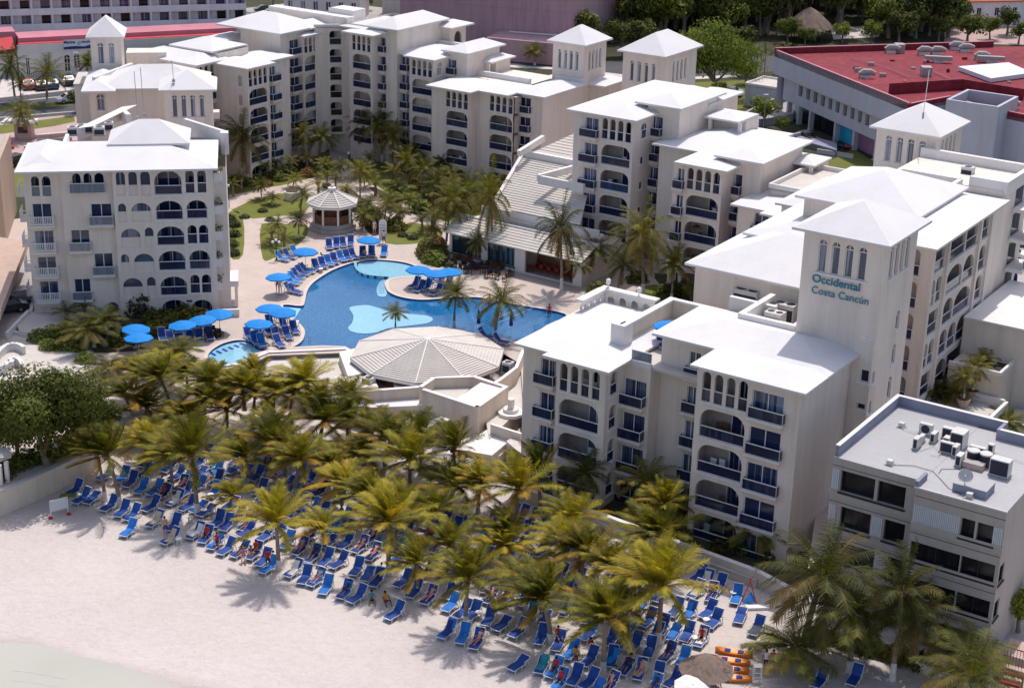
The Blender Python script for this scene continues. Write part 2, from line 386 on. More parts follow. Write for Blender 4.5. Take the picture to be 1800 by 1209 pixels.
        if lip:
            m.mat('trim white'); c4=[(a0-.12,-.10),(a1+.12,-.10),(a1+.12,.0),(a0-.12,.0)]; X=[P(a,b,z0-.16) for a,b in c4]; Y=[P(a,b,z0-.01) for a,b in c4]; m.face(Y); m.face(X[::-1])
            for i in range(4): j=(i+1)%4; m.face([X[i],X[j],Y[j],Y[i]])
        o=m.build('balcony',s.root)
        if door:
            g=MB().mat('door glass'); x0=a0+(a1-a0)*door[0]; x1=a0+(a1-a0)*door[1]; dd=t+D-.03; zt=min(z0+2.15,z1-.05); g.face([P(x0,dd,z0+.02),P(x1,dd,z0+.02),P(x1,dd,zt),P(x0,dd,zt)])
            g.mat('white metal')
            for x in (x0,(x0+x1)/2,x1): g.face([P(x-.04,dd-.03,z0+.02),P(x+.04,dd-.03,z0+.02),P(x+.04,dd-.03,zt),P(x-.04,dd-.03,zt)])
            g.face([P(x0,dd-.035,zt-.07),P(x1,dd-.035,zt-.07),P(x1,dd-.035,zt),P(x0,dd-.035,zt)]); g.build('sliding_door',o)
        rr=random.Random(int(abs(a0)*977+abs(z0)*131))
        if D>1.2 and a1-a0>2 and rr.random()<.8:
            for q in range(rr.choice((1,2))):
                ch=MB().mat(rr.choice(('white plastic','brown wood','dark metal','white plastic'))); x=a0+(a1-a0)*rr.uniform(.15,.8); y=t+rr.uniform(.35,1.0)
                def bb(x0,x1,d0,d1,y0,y1):
                    c4=[(x0,d0),(x1,d0),(x1,d1),(x0,d1)]; X=[P(a,b,y0) for a,b in c4]; Y=[P(a,b,y1) for a,b in c4]; ch.face(Y); ch.face(X[::-1])
                    for i in range(4): j=(i+1)%4; ch.face([X[i],X[j],Y[j],Y[i]])
                bb(x-.25,x+.25,y-.25,y+.25,z0+.38,z0+.44); bb(x-.25,x+.25,y+.2,y+.26,z0+.44,z0+.95)
                for ex in (-.22,.19):
                    for ey in (-.22,.19): bb(x+ex,x+ex+.04,y+ey,y+ey+.04,z0,z0+.38)
                ch.build('chair',o)
        if rail:
            if arcs:
                rl=MB().mat('white metal')
                for (x0,x1) in arcs:
                    for q in (0,1):
                        rl.mat('white metal' if q==0 else s.rail); lo,hi,th=((z0+.92,z0+.99,.03) if q==0 else (z0+.02,z0+.915,.006))
                        c4=[(x0,.12-th),(x1,.12-th),(x1,.12+th),(x0,.12+th)]; X=[P(a,b,lo) for a,b in c4]; Y=[P(a,b,hi) for a,b in c4]; rl.face(Y); rl.face(X[::-1])
                        for i in range(4): j=(i+1)%4; rl.face([X[i],X[j],Y[j],Y[i]])
                rl.build('railing',o)
            else: s.railing(L,a0+.01,a1-.01,z0,o,glass=glass,bal=bal)
        return o
    def juliet(s,axis,c,a0,a1,z0,h=2.1,p=.6,over=(.25,.25),glass=None,bal=False,dm='door glass'):
        """sliding door with a small projecting balcony"""
        L=s.L(axis,c); m=MB().mat(s.mat); x0,x1=a0-over[0],a1+over[1]
        def bx(x0,x1,d0,d1,y0,y1,taper=0):
            c4=[(x0,d0),(x1,d0),(x1,d1),(x0,d1)]; b4=[(x0+taper,d0+taper),(x1-taper,d0+taper),(x1-taper,d1),(x0+taper,d1)]
            X=[L(a,b,y0) for a,b in b4]; Y=[L(a,b,y1) for a,b in c4]; m.face(Y); m.face(X[::-1])
            for i in range(4): j=(i+1)%4; m.face([X[i],X[j],Y[j],Y[i]])
        bx(x0,x1,-p,.0,z0-.55,z0-.17,.22); m.mat('trim white'); bx(x0-.03,x1+.03,-p-.04,.0,z0-.165,z0-.01)
        o=m.build('balcony',s.root); s.railing(L,x0+.02,x1-.02,z0,o,d=-p+.05,glass=glass,sides=p-.06,bal=bal)
        g=MB().mat(dm); d=.14; g.face([L(a0,d,z0),L(a1,d,z0),L(a1,d,z0+h),L(a0,d,z0+h)]); g.mat('white metal')
        for (b0,b1,y0,y1) in ((a0,a0+.07,z0,z0+h),(a1-.07,a1,z0,z0+h),((a0+a1)/2-.04,(a0+a1)/2+.04,z0,z0+h),(a0,a1,z0+h-.07,z0+h)): g.face([L(b0,d-.03,y0),L(b1,d-.03,y0),L(b1,d-.03,y1),L(b0,d-.03,y1)])
        g.build('sliding_door',o); return ('rect',a0,a1,z0,z0+h)
    def done(s): 
        return s.w.build('wall',s.root)
    # --- composite column makers: return wall openings
    def col_juliet(s,axis,c,a0,a1,zt,n,h_=None,skip=(),**k):
        ops=[]; h_=h_ or WH; k.setdefault('h',2.1 if WH>2.6 else 1.9)
        for i in range(n):
            if i in skip: continue
            z0=zt-.5-(2.3 if WH>2.6 else 2.05)-h_*i; ops.append(s.juliet(axis,c,a0,a1,z0,**k))
        return ops
    def col_wide(s,axis,c,a0,a1,zt,n,h=None,four=True,start=0,oh=2.25,narc=4,gap=.28,door=(.5,.95),top=.5,shape='wide'):
        ops=[]; h=h or WH
        for i in range(start,n):
            z1=zt-top-h*i; z0=z1-oh
            if i==0 and four:
                w=(a1-a0-gap*(narc-1))/narc; arcs=[(a0+j*(w+gap),a0+j*(w+gap)+w) for j in range(narc)]
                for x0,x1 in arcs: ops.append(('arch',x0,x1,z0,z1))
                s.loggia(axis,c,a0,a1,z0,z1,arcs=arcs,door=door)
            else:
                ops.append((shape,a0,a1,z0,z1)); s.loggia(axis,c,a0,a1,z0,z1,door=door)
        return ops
    def tower(s,u0,u1,v0,v1,z0,z,rise=2.0,over=.6,nF=4,nS=4,wz=(1.0,3.6),wF=None,wS=None,winw=.62,gap=.42,glass='window glass',mat=None,extraF=(),extraS=()):
        fo=list(extraF); so=list(extraS); z1=z-.2
        for axis,c,n,lo,hi,lst,wr in (('F',v0,nF,u0,u1,fo,wF),('S',u1,nS,v0,v1,so,wS)):
            if not n: continue
            W=n*winw+(n-1)*gap; a=(lo+hi)/2-W/2 if wr is None else wr
            L=s.L(axis,c)
            for i in range(n):
                x=a+i*(winw+gap); o=('arch',x,x+winw,z-wz[1],z-wz[0]); lst.append(o); s.pane(L,*o,mull=0,glass=glass,sill=False)
            k=MB().mat('trim white'); c4=[(a-.2,-.1),(a+W+.2,-.1),(a+W+.2,0),(a-.2,0)]; X=[L(p,q,z-wz[1]-.17) for p,q in c4]; Y=[L(p,q,z-wz[1]-.02) for p,q in c4]; k.face(Y); k.face(X[::-1])
            for i in range(4): j=(i+1)%4; k.face([X[i],X[j],Y[j],Y[i]])
            k.build('window_sill',s.root)
        s.block(u0,u1,v0,v1,z0,z1,fo,so,mat=mat)
        s.hip(u0-over,u1+over,v0-over,v1+over,z,rise,name='tower_roof')
def acunit(name,label,fr,u,v,z,w=1.1,d=.5,h=.9,fan='S',group=None):
    t=thing(name,label,'air conditioner',fr.w(u,v,z),rz=fr.a,group=group); I=Frame(0)
    m=MB().mat('ac casing'); m.v=[]; m.box(I,-w/2,w/2,-d/2,d/2,.08,h); m.mat('concrete'); m.box(I,-w/2-.05,w/2+.05,-d/2-.05,d/2+.05,0,.08)
    o=m.build('casing'); o.parent=t
    g=MB().mat('ac dark'); n=14
    if fan=='F': cz=.08+(h-.08)/2; r=min(w,h)*.38; g.poly([(r*math.cos(2*PI*k/n),-d/2-.01,cz+r*math.sin(2*PI*k/n)) for k in range(n)])
    elif fan=='T':
        for c in ((-w/4,0),(w/4,0)) if w>1.3 else ((0,0),): r=min(w/ (2 if w>1.3 else 1),d)*.4; g.poly([(c[0]+r*math.cos(2*PI*k/n),c[1]+r*math.sin(2*PI*k/n),h+.01) for k in range(n)])
        g.face([(-w/2+.06,-d/2-.01,.15),(w/2-.06,-d/2-.01,.15),(w/2-.06,-d/2-.01,h*.75),(-w/2+.06,-d/2-.01,h*.75)])
    else: g.face([(-w/2+.06,-d/2-.01,.15),(w/2-.06,-d/2-.01,.15),(w/2-.06,-d/2-.01,h-.08),(-w/2+.06,-d/2-.01,h-.08)])
    o=g.build('fan_grille'); o.parent=t
    return t
# ================================================================ HOTEL BUILDINGS (facades face -v and +u of the hotel frame)
def cols(b,axis,c,*pxy): return [b.ax(axis,c,px,py)[0] for px,py in pxy]
# ---------- C: stepped wing right of the courtyard
b=Bld('hotel_wing','stepped cream wing with flat white roofs rising behind the ribbed restaurant roof',HF.w(-80,155),group='wings of the beach hotel')
v=152.1; a=cols(b,'F',v,(1029,222),(1052,222),(1058,235),(1109,240))
ops=b.col_juliet('F',v,a[0],a[1],17.1,5,over=(.5,.1))+b.col_wide('F',v,a[2],a[3],17.1,5)
b.block(-93.2,a[3]+.3,v,165,0,16.9,ops,[]); c1e=a[3]+.3
b.hip(-93.8,-84.9,151.3,171,17.1,.9)
v=156.4; a=cols(b,'F',v,(1139,215),(1165,218)); a0=c1e-.5
for i in range(6): s_=b.L('S',c1e+.012); b.pane(s_,'arch' if i==0 else 'rect',153.7,154.9 if i==0 else 154.4,14.5-2.85*i,16.2-2.85*i if i==0 else 15.4-2.85*i,d=-.0,mull=0,glass='dark glass' if i else 'window glass',sill=True)
ops=b.col_juliet('F',v,a[0],a[1],17.3,6,over=(.6,.0)); b.block(a0,-82.4,v,165,0,17.8,ops,[('rect',157.5,158,10,11)])
b.hip(-87.7,-81.9,155.7,166.5,18.05,.9)
b.hip(-86.5,-82.2,163,171.5,17.2,.6)
b.block(-86,-82.7,164.9,171,0,17.0)
u,v0=HF.pix(1240,208,15.9); u1,v1=HF.pix(1270,213,15.9); 
b.hip(u,u1+2.2,v1-.4,v1+4.6,16.2,.5); 
for (x,y) in ((u+.4,v1),(u1+1.9,v1),(u1+1.9,v1+4.2)): b.w.mat('trim white').box(HF,x,x+.35,y,y+.35,13.2,16.0)
b.block(u+.4,u1+2.2,v1+1.4,v1+4.3,0,15.99); b.w.box(HF,u+.4,u1+2.2,v1+.1,v1+1.39,0,13.2)
# second step
v=154.6; b.block(-83.7,-73.2,v,166,0,14.0,[],[],left=False); b.hip(-84.3,-74,153.9,168,14.25,.8)
v=149.1; a=cols(b,'F',v,(1191,305),(1203,307),(1208,310),(1265,320))
ops=b.col_juliet('F',v,a[0],a[1],14.2,5,over=(.35,.1),skip=(),p=.55)+b.col_wide('F',v,a[2],a[3],14.25,5)
b.block(a[0]-.5,a[3]+.3,v,155.5,0,14.03,ops,[]); b.hip(-78.6,-72.4,148.5,156,14.26,.35)
v=151.8; a=cols(b,'F',v,(1279,310),(1305,316))
ops=b.col_juliet('F',v,a[0],a[1],13.9,5,over=(.7,.0)); b.block(-74.2,-70.2,v,162,0,14.78,ops,[])
b.hip(-75.3,-69.6,151.05,163.5,15.0,.7)
u,v0=HF.pix(1397,276,13.2); u1,v1=HF.pix(1427,292,13.2)
b.hip(u,u1+.4,v1-.2,v1+4.4,13.3,.5); b.block(u+.2,u1+.1,v1+1.6,v1+4.2,0,13.09)
for (x,y) in ((u+.3,v1),(u1-.3,v1),(u1-.3,v1+3.5)): b.w.mat('trim white').box(HF,x,x+.35,y,y+.35,10.2,13.09)
b.w.box(HF,u+.3,u1,v1+.1,v1+1.59,0,10.2)
# third step
v=147.7; a=cols(b,'F',v,(1326,385),(1351,390))
ops=b.col_juliet('F',v,a[0],a[1],11.5,4,over=(.2,.2),p=.6); b.block(-70.5,-60.5,v,158,0,11.2,ops,[],left=False); b.hip(-71.1,-62,147.05,157,11.4,.4)
v=146.4; a=cols(b,'F',v,(1358,395),(1412,405)); 
ops=b.col_wide('F',v,a[0],a[1]+.6,11.4,4); b.block(a[0]-.35,-59.8,v,150,0,11.2,ops,[]); b.hip(-67.2,-59.2,145.8,150.5,11.42,.35)
b.block(-69.,-58,152,162,0,12.2,mat='cream wall'); b.slabroof(-69.2,-57.8,151.8,162.2,12.4,par=.45,mat='terrace floor')
b.done(); CW=b
WH=2.5
# ---------- BR: back wing right of the corner
b=Bld('hotel_wing','tall cream wing right of the corner stair, stepping down towards the white towers',HF.w(-120,165),group='wings of the beach hotel')
v=170.30; a=cols(b,'F',v,(619,75),(651,80))
ops=b.col_wide('F',v,a[0],a[1],17.50,6,oh=2.0); b.block(-139.97,a[1]+.3,v,175.63,0,17.28,ops,[]); b.hip(-140.39,-135.07,169.24,175.63,17.50,.3)
v=172.01; a=cols(b,'F',v,(662,72),(678,74)); ops=b.col_juliet('F',v,a[0],a[1],17.45,6,over=(.6,.1),p=.6)
b.block(-141.78,-133.26,v,182.01,0,18.07,ops,[]); b.hip(-142.42,-134.65,171.16,180.95,17.72,.9); b.hip(-137.95,-132.62,171.37,183.08,18.24,1.2)
b.block(-134.65,-131.88,182.01,185.74,0,17.19,[],[('arch',183.08,184.78,14.73,16.49)]); b.hip(-135.18,-130.92,181.16,186.48,17.36,.6)
v=173.15; a=cols(b,'F',v,(706,108),(719,110)); ops=b.col_juliet('F',v,a[0],a[1],15.17,6,over=(.6,.1),p=.6)
b.block(-134.78,-128.05,v,180.82,0,14.82,ops,[],left=False); b.hip(-135.30,-127.00,172.52,181.87,15.00,.5)
v=172.20; a=cols(b,'F',v,(724,120),(759,125)); ops=b.col_wide('F',v,a[0],a[1],15.00,6,oh=2.0)
bx_=a[1]+.3; so=[('arch',172.94,174.10,12.63,14.38)]; b.pane(b.L('S',bx_),*so[0],mull=0)
b.block(a[0]-.35,bx_,v,175.57,0,14.84,ops,so); b.hip(a[0]-1.,-126.79,171.57,176.09,15.01,.4)
v=175.46; a=cols(b,'F',v,(784,115),(802,118)); ops=b.col_juliet('F',v,a[0],a[1],15.17,6,over=(.6,.1),p=.6)
b.block(-128.26,-124.26,v,182.93,0,15.61,ops,[]); b.hip(-128.05,-123.63,174.73,183.56,15.79,.9)
u,v0=HF.pix(838,109,13.94); u1,v1=HF.pix(860,111,13.94)
b.hip(u-.5,u1+.6,v1-.3,v1+5.5,14.12,.5); b.block(u,u1,v1+1.6,v1+5,0,13.93); b.w.box(HF,u,u1,v1+.1,v1+1.59,0,11.40)
for (x,y) in ((u,v1),(u1-.4,v1)): b.w.mat('trim white').box(HF,x,x+.35,y,y+.35,11.40,13.93)
b.w.mat('cream wall').box(HF,-124.16,-115.64,176.62,183.98,0,12.37)
# BR3
v=168.95; a=cols(b,'F',v,(784,180),(822,187)); ops=b.col_wide('F',v,a[0],a[1],12.50,5,oh=2.0)
b.block(-125.13,-119.30,v,174.89,0,12.28,ops,[]); b.hip(-125.65,-118.57,168.17,175.93,12.50,.5)
# BR4
v=170.62; a=cols(b,'F',v,(861,180),(901,187)); ops=b.col_wide('F',v,a[0],a[1],12.50,5,oh=2.0)
b.block(-120.86,-114.51,v,174.89,0,12.29,ops,[]); b.hip(-121.17,-113.99,169.89,176.97,12.49,.4)
v=172.60; a=cols(b,'F',v,(914,182),(933,186)); ops=b.col_juliet('F',v,a[0],a[1],12.54,5,over=(.6,.1),p=.6)
vv,zz=HF.onu(1030,175,-110.55); so=[('seg',vv,vv+1.7,zz-1.1,zz+1.3)]; b.pane(b.L('S',-110.55),*so[0],mull=0,glass='window glass',name='arched_window')
b.block(-114.51,-110.55,v,184.26,0,12.27,ops,so,left=False); b.hip(-114.82,-109.83,171.87,182.17,12.51,.6)
b.w.mat('trim white').box(HF,-114.51,-110.55,181.76,183.74,12.27,13.07)
b.hip(-116.59,-107.74,183.22,189.46,12.28,.5)
b.w.mat('cream wall').box(HF,-117.63,-107.74,184.27,190.50,0,12.10)
# parapets between roofs
for q in ((-134.57,-124.68,181.03,181.45,14.82,15.52),(-124.26,-115.85,177.67,178.09,12.28,13.07)): b.w.mat('trim white').box(HF,*q)
b.tower(-115.41,-110.62,182.39,188.03,0,17.54,1.9,wz=(1.1,3.6),winw=.5,gap=.38)
b.done()
b=Bld('bell_tower','free standing square white tower with a pyramid roof in front of the round tree',HF.w(-95.8,175),cat='tower',group='white towers of the beach hotel')
b.tower(-104.87,-99.02,182.6,191.65,0,17.54,2.2,wz=(1.2,3.8),winw=.55,gap=.5); b.done()
# ---------- BL: back left wing, facades face +u
b=Bld('hotel_wing','cream wing left of the corner stair whose balconies face the courtyard garden',HF.w(-140,155),group='wings of the beach hotel')
u=-145.72
vs=cols(b,'S',u,(509,85),(526,82)); ops=b.col_juliet('S',u,vs[0],vs[1],16.84,6,over=(.1,.6),p=.6)
b.block(-152.74,u,163.07,173.50,0,17.28,[],ops); b.hip(-156.47,-144.97,162.32,171.37,17.50,1.7); b.hip(-150.08,-144.76,168.18,174.56,17.45,.6)
u=-144.97; vs=cols(b,'S',u,(535,80),(565,75)); ops=b.col_wide('S',u,vs[0],vs[1],16.71,6,oh=2.0)
b.block(-146.35,u,vs[0]-.35,vs[1]+.5,0,16.51,[],ops); b.hip(-149.02,u+.6,vs[0]-.8,vs[1]+.9,16.70,.4)
u0,v0=HF.pix(380,70,15.35); b.hip(u0-1,u0+3,v0-1,v0+4,15.79,.4)
# BL2
z=15.00; ue,ve=HF.pix(436,121,z); ue2,ve2=HF.pix(481,110,z); ul,vl=HF.pix(404,101,z)
u=ue-.5; vs=cols(b,'S',u,(437,130),(469,125))
ops=b.col_wide('S',u,vs[0],vs[1],z,6,oh=2.0)
fo=[]; us=cols(b,'F',ve+.4,(418,140),(425,142))
for i in range(5): fo.append(('arch',us[0],us[1],z-2.6-2.5*i,z-1.15-2.5*i)); b.pane(b.L('F',ve+.4),*fo[-1],mull=0)
b.block(ul-.5,u,ve+.4,vs[1]+.35,0,z-.2,fo,ops); b.hip(ul-.6,ue+.1,ve-.2,ve2+.2,z,.5)
u=u-1.2; vs=cols(b,'S',u,(474,132),(484,130)); ops=b.col_juliet('S',u,vs[0],vs[1],z-.3,6,over=(.1,.6),p=.6)
b.block(ul-.5,u,vs[0]-.6,161.90,0,z-.22,[],ops); b.hip(ul-.6,u+.5,ve2-.2,162.43,z-.02,.4)
# BL3
z=15.26; ue,ve=HF.pix(343,114,z); ue2,ve2=HF.pix(402,102,z)
u=ue2-.4; vs=cols(b,'S',u,(350,125),(386,118)); ops=b.col_wide('S',u,vs[0],vs[1],z,6,oh=2.0)
for i in range(6): zz=z-1.4-2.5*i; ops.append(('rect',ve2-.5,ve2-.2,zz-.6,zz))
b.block(u-8,u,ve+.3,ve2+.9,0,z-.2,[],ops); b.hip(u-11.5,u+.7,ve-.3,ve2+.3,z,.9)
ua,va=HF.pix(424,81,16.14); b.hip(ua-7.5,ua+.2,va-5.6,va+1,16.22,1.0); b.block(ua-6.5,u,va-5,va+.6,0,16.05)
b.done()
WH=2.85
# ---------- corner stair between the back wings
CF=Frame(12.); b=Bld('stair_tower','narrow cream corner stair block with a column of rounded openings over the garden doorway',CF.w(*CF.pix(590,262,0)),cat='stair tower',fr=CF)
_,v=CF.pix(590,270,0); a=cols(b,'F',v,(579,66),(600,63),(566,80),(614,80)); ops=[]
for i in range(6):
    z1=b.ax('F',v,590,(55,87,118,149,180,210)[i])[1]; z0=z1-1.85; ops.append(('wide',a[0],a[1],z0,z1)); b.loggia('F',v,a[0],a[1],z0,z1,D=1.2,door=None,glass='dark glass',imat='dark room')  # near-black lining paints the shade inside the stair openings
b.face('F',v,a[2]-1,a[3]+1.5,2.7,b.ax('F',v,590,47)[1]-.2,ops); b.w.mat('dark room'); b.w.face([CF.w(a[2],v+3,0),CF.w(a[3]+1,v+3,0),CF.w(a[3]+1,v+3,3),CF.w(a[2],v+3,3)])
b.w.mat('cream wall'); b.w.face([CF.w(a[2]-1,v,2.9),CF.w(a[2]-1,v+3,2.9),CF.w(a[3]+1.5,v+3,2.9),CF.w(a[3]+1.5,v,2.9)])
zt_=b.ax('F',v,590,47)[1]; b.slabroof(a[2]-1,a[3]+1.5,v-.05,v+8,zt_,par=.3); 
g=MB().mat('door glass'); g.face([CF.w(a[0]+.2,v+2.9,0.02),CF.w(a[1]+.6,v+2.9,0.02),CF.w(a[1]+.6,v+2.9,2.5),CF.w(a[0]+.2,v+2.9,2.5)]); g.build('door',b.root)
b.w.mat('terrace floor'); b.done()
b=Bld('rooftop_pavilion','small white gabled pavilion with two slit openings on the roof behind the corner stair',HF.w(*HF.pix(600,30,18),0),cat='pavilion')
u,v=HF.pix(583,32,18); u2,v2=HF.pix(617,25,18); b.face('F',v,u-.5,u+3.5,14,19.4,[('arch',u+.8,u+1.1,16.7,18.6),('arch',u+2.2,u+2.5,16.7,18.6)],t=.2,mat='trim white'); b.w.box(HF,u-.5,u+3.5,v+.3,v+3,0,19.3)
b.w.mat('cream wall').box(HF,u-10,u+4,v-1.5,v-.1,0,18.4); b.w.mat('trim white').box(HF,u-10,u+4,v-1.6,v+.0,18.4,18.7); b.done()
# ---------- L2: block behind the beachfront block, with its towers
b=Bld('hotel_building','cream hotel block with low hip roofs and a four window turret behind the beachfront block',LF.w(*LF.pix(270,320,0)),fr=LF,group='wings of the beach hotel')
z=14.9; ul,v=LF.pix(173,157,z); ur,_=LF.pix(280,153,z)
a=cols(b,'F',v+1.4,(170,178),(184,178)); 
o=('seg',a[0],a[1],12.0,14.0); b.pane(b.L('F',v+1.4),*o,mull=0,name='arched_window')
u0,v0=LF.pix(142,161,z)
b.block(u0+.7,ul+1.2,v+1.4,v+12,0,z-.2,[o],[]); b.hip(u0,ul+2,v0,v0+11,z,.8)
b.block(ul+.7,ur+5,v+.6,v+10,0,z-.2); b.hip(ul,ur+6,v,v+9,z+.02,2.0)
tu0,tv=LF.pix(278,159,16.6); tu1,_=LF.pix(381,159,16.6)
b.tower(tu0+.6,tu1-.6,tv+.6,tv+6.2,0,16.6,1.7,wz=(.75,3.3),nS=0,winw=.6,gap=.42)
# S face windows of balcony at the back
b.w.mat('cream wall').box(LF,tu1-.7,tu1+.1,tv+5,tv+6.5,12.,12.8)
u,v=LF.pix(228,142,13.5)
for q in ((170,140,235,120),): 
    A=LF.pix(165,141,15.4); B_=LF.pix(232,116,15.4); b.w.mat('trim white').bar(LF.w(*A,15.3),LF.w(*B_,15.3),.5,.9)
b.tower(*(lambda p,q:(p[0]+.5,q[0]-.5,p[1]+.5,p[1]+5.6))(LF.pix(150,66,19.2),LF.pix(218,66,19.2)),0,19.2,2.1,over=.5,wz=(.8,3.4),nF=2,nS=0,winw=.75,gap=.55)
A=LF.pix(222,100,15.5); b.block(A[0],A[0]+5,A[1],A[1]+3,0,16.0,top=True)
b.w.mat('cream wall').box(LF,A[0]-6,A[0]+9,A[1]-7,A[1]-.1,0,13.4); b.w.mat('terrace floor').box(LF,A[0]-6.1,A[0]+9.1,A[1]-7.1,A[1]-.01,13.4,13.6)
acunit('air_conditioner','boxy beige air conditioner on the roof between the two front blocks',LF,*LF.pix(286,198,11.2),11.2,1.5,1.0,1.1,'F')
b.w.mat('cream wall').box(LF,*(lambda p:(p[0]-7,p[0]+4,p[1]-1.5,p[1]+3))(LF.pix(286,198,11.2)),0,11.1)
b.done()
# ---------- L1: beachfront block
b=Bld('hotel_building','beachfront cream hotel block with five rows of arched windows left of the pool',LF.w(*LF.pix(230,545,0)),fr=LF,group='wings of the beach hotel'); b.rail='pale rail glass'
Z=15.3; vA=LF.pix(26,300,Z)[1]+.6; vB=vA-.35; vC=vB-.4
uA0=LF.onv(42,330,vA)[0]; uA1=LF.onv(108,330,vA)[0]; uB1=LF.onv(199,330,vB)[0]; uC1=LF.onv(374,310,vC)[0]; h=2.6
C=lambda v,x,y: LF.onv(x,y,v)
def opn(v,x0,x1,yt,yb,shape='rect'):
    """opening read off the facade: left/right x at mid height, top and bottom y"""
    ym=(yt+yb)/2; a0,_=C(v,x0,ym); a1,_=C(v,x1,ym); xm=(x0+x1)/2; return (shape,a0,a1,C(v,xm,yb)[1],C(v,xm,yt)[1])
# section A (left): two arches then four baluster balconies
opsA=[]
for x0,x1 in ((55,69),(74,89)):
    o=opn(vA,x0,x1,310,345,'arch'); opsA.append(o)
b.loggia('F',vA,opsA[0][1],opsA[1][2],opsA[0][3],opsA[0][4],D=1.2,arcs=[(o[1],o[2]) for o in opsA],door=(.1,.95),lip=False)
for i,(x0,x1,yt,yb) in enumerate(((57,91,358,384),(61,95,403,430),(66,99,447,473),(70,103,490,517))):
    o=opn(vA,x0,x1,yt,yb); zf=o[3]-.55; o=b.juliet('F',vA,o[1],o[2],zf,h=o[4]-zf,p=.8,over=(.35,.2),bal=True); opsA.append(o)
b.block(uA0,uA1,vA,vA+13,0,Z-.2,opsA,[])
# side balconies on the left wall of section A
for i in range(5):
    zf=Z-.5-2.3-.4-h*i; m=MB().mat('trim white'); m.box(LF,uA0-.9,uA0,vA+2,vA+4.2,zf-.18,zf); o=m.build('balcony',b.root); k=MB().mat('white metal')
    for zz in (zf+.95,zf+.1): k.box(LF,uA0-.9,uA0-.84,vA+2,vA+4.2,zz,zz+.06); k.box(LF,uA0-.84,uA0,vA+2,vA+2.06,zz,zz+.06)
    for q in range(12): k.box(LF,uA0-.89,uA0-.85,vA+2+q*.19,vA+2.05+q*.19,zf+.16,zf+.95)
    k.build('railing',o)
# section B
opsB=[]
arc=[opn(vB,x0,x1,305,333,'arch') for x0,x1 in ((127,142),(147,161),(166,183))]
arc=[('arch',o[1],o[2],arc[0][3],arc[0][4]) for o in arc]; opsB+=arc
o=b.loggia('F',vB,arc[0][1],arc[2][2],arc[0][3],arc[0][4],D=1.2,door=(.05,.95),rail=False,lip=False)
L=b.L('F',vB); b.railing(L,arc[0][1]-.3,arc[2][2]+.1,arc[0][3]-.35,o,d=-.35,h=1.05,sides=.35)
for x0,x1,yt,yb in ((160,197,358,388),(125,158,404,434),(166,199,445,476),(131,160,490,520)):
    q=opn(vB,x0,x1,yt,yb); zf=q[3]-.35; opsB.append(b.juliet('F',vB,q[1],q[2],zf,h=q[4]-zf,p=.45,over=(.25,.12)))
q=opn(vB,189,209,531,553,'arch'); opsB.append(('arch',q[1],min(q[2],uB1-.15),max(q[3],.05),q[4])); b.loggia('F',vB,opsB[-1][1],opsB[-1][2],opsB[-1][3],opsB[-1][4],D=1.,door=None,rail=False,lip=False)
b.block(uA1,uB1,vB,vB+12,0,Z-.22,opsB,[],left=True)
# section C
b.rail='rail glass'
opsC=[]
def glaz(x0,x1,yt,yb,shape,kind='bal'):
    q=opn(vC,x0,x1,yt,yb,shape); opsC.append(q)
    if kind=='bal': b.loggia('F',vC,q[1],q[2],q[3],q[4],D=1.1,door=(.1,.9),lip=True)
    elif kind=='pair': pass
    return q
def blind(x0,x1,yt,yb,ys,shape):
    """shallow niche: glazed head above a solid panel"""
    q=opn(vC,x0,x1,yt,yb,shape); opsC.append(q); zs=C(vC,(x0+x1)/2,ys)[1]; L=b.L('F',vC)
    g=MB().mat('window glass'); g.poly([L(a,.2,z) for a,z in outline(shape,q[1],q[2],zs,q[4])]); o=g.build('window',b.root)
    k=MB().mat('cream wall'); k.face([L(q[1],.14,q[3]),L(q[2],.14,q[3]),L(q[2],.14,zs),L(q[1],.14,zs)]); k.face([L(q[1],.14,zs),L(q[2],.14,zs),L(q[2],.28,zs),L(q[1],.28,zs)]); k.build('sill_panel',o)
for x0,x1 in ((204,220),(226,241),(247,264)): blind(x0,x1,299,344,326,'arch')
rows=[(353,386,'A'),(398,431,'B'),(442,475,'A'),(485,520,'B')]
dx=(0,2.5,5,7.5)
for i,(yt,yb,ty) in enumerate(rows):
    d=dx[i]; ym=yt+14+(0 if ty=='A' else 1)
    if ty=='A': blind(208+d,222+d,yt+5,yb+5,ym+6,'arch'); blind(231+d,266+d,yt+4,yb+4,ym+5,'seg')
    else: blind(211+d*.8,245+d*.8,yt+4,yb+4,ym+5,'seg'); blind(253+d*.8,268+d*.8,yt+2,yb+3,ym+3,'arch')
glaz(271,319,297,342,'seg')
for (x0,x1,yt,yb) in ((274,321,353,386),(276,324,398,431),(279,326,441,475),(282,329,486,519)): glaz(x0,x1,yt,yb,'seg')
def pair(x0,x1,x2,x3,yt,yb):
    q=[opn(vC,x0,x1,yt,yb,'arch'),opn(vC,x2,x3,yt,yb,'arch')]; q[1]=('arch',q[1][1],q[1][2],q[0][3],q[0][4]); opsC.extend(q)
    b.loggia('F',vC,q[0][1],q[1][2],q[0][3],q[0][4],D=1.1,arcs=[(o[1],o[2]) for o in q],door=(.1,.9))
pair(326,341,347,362,296,339); glaz(328,364,352,384,'seg'); pair(330,346,350,366,396,428); glaz(333,369,440,473,'seg'); pair(335,351,355,371,483,515)
for x0,x1 in ((285,330),(338,373)):
    q=opn(vC,x0,x1,527,553,'seg'); q=('seg',q[1],q[2],.05,q[4]); opsC.append(q); b.loggia('F',vC,q[1],q[2],q[3],q[4],D=1.3,door=(.1,.9),glass='dark glass',rail=False,lip=False)
b.block(uB1,uC1,vC,vC+13,0,Z-.21,opsC,[],left=True)
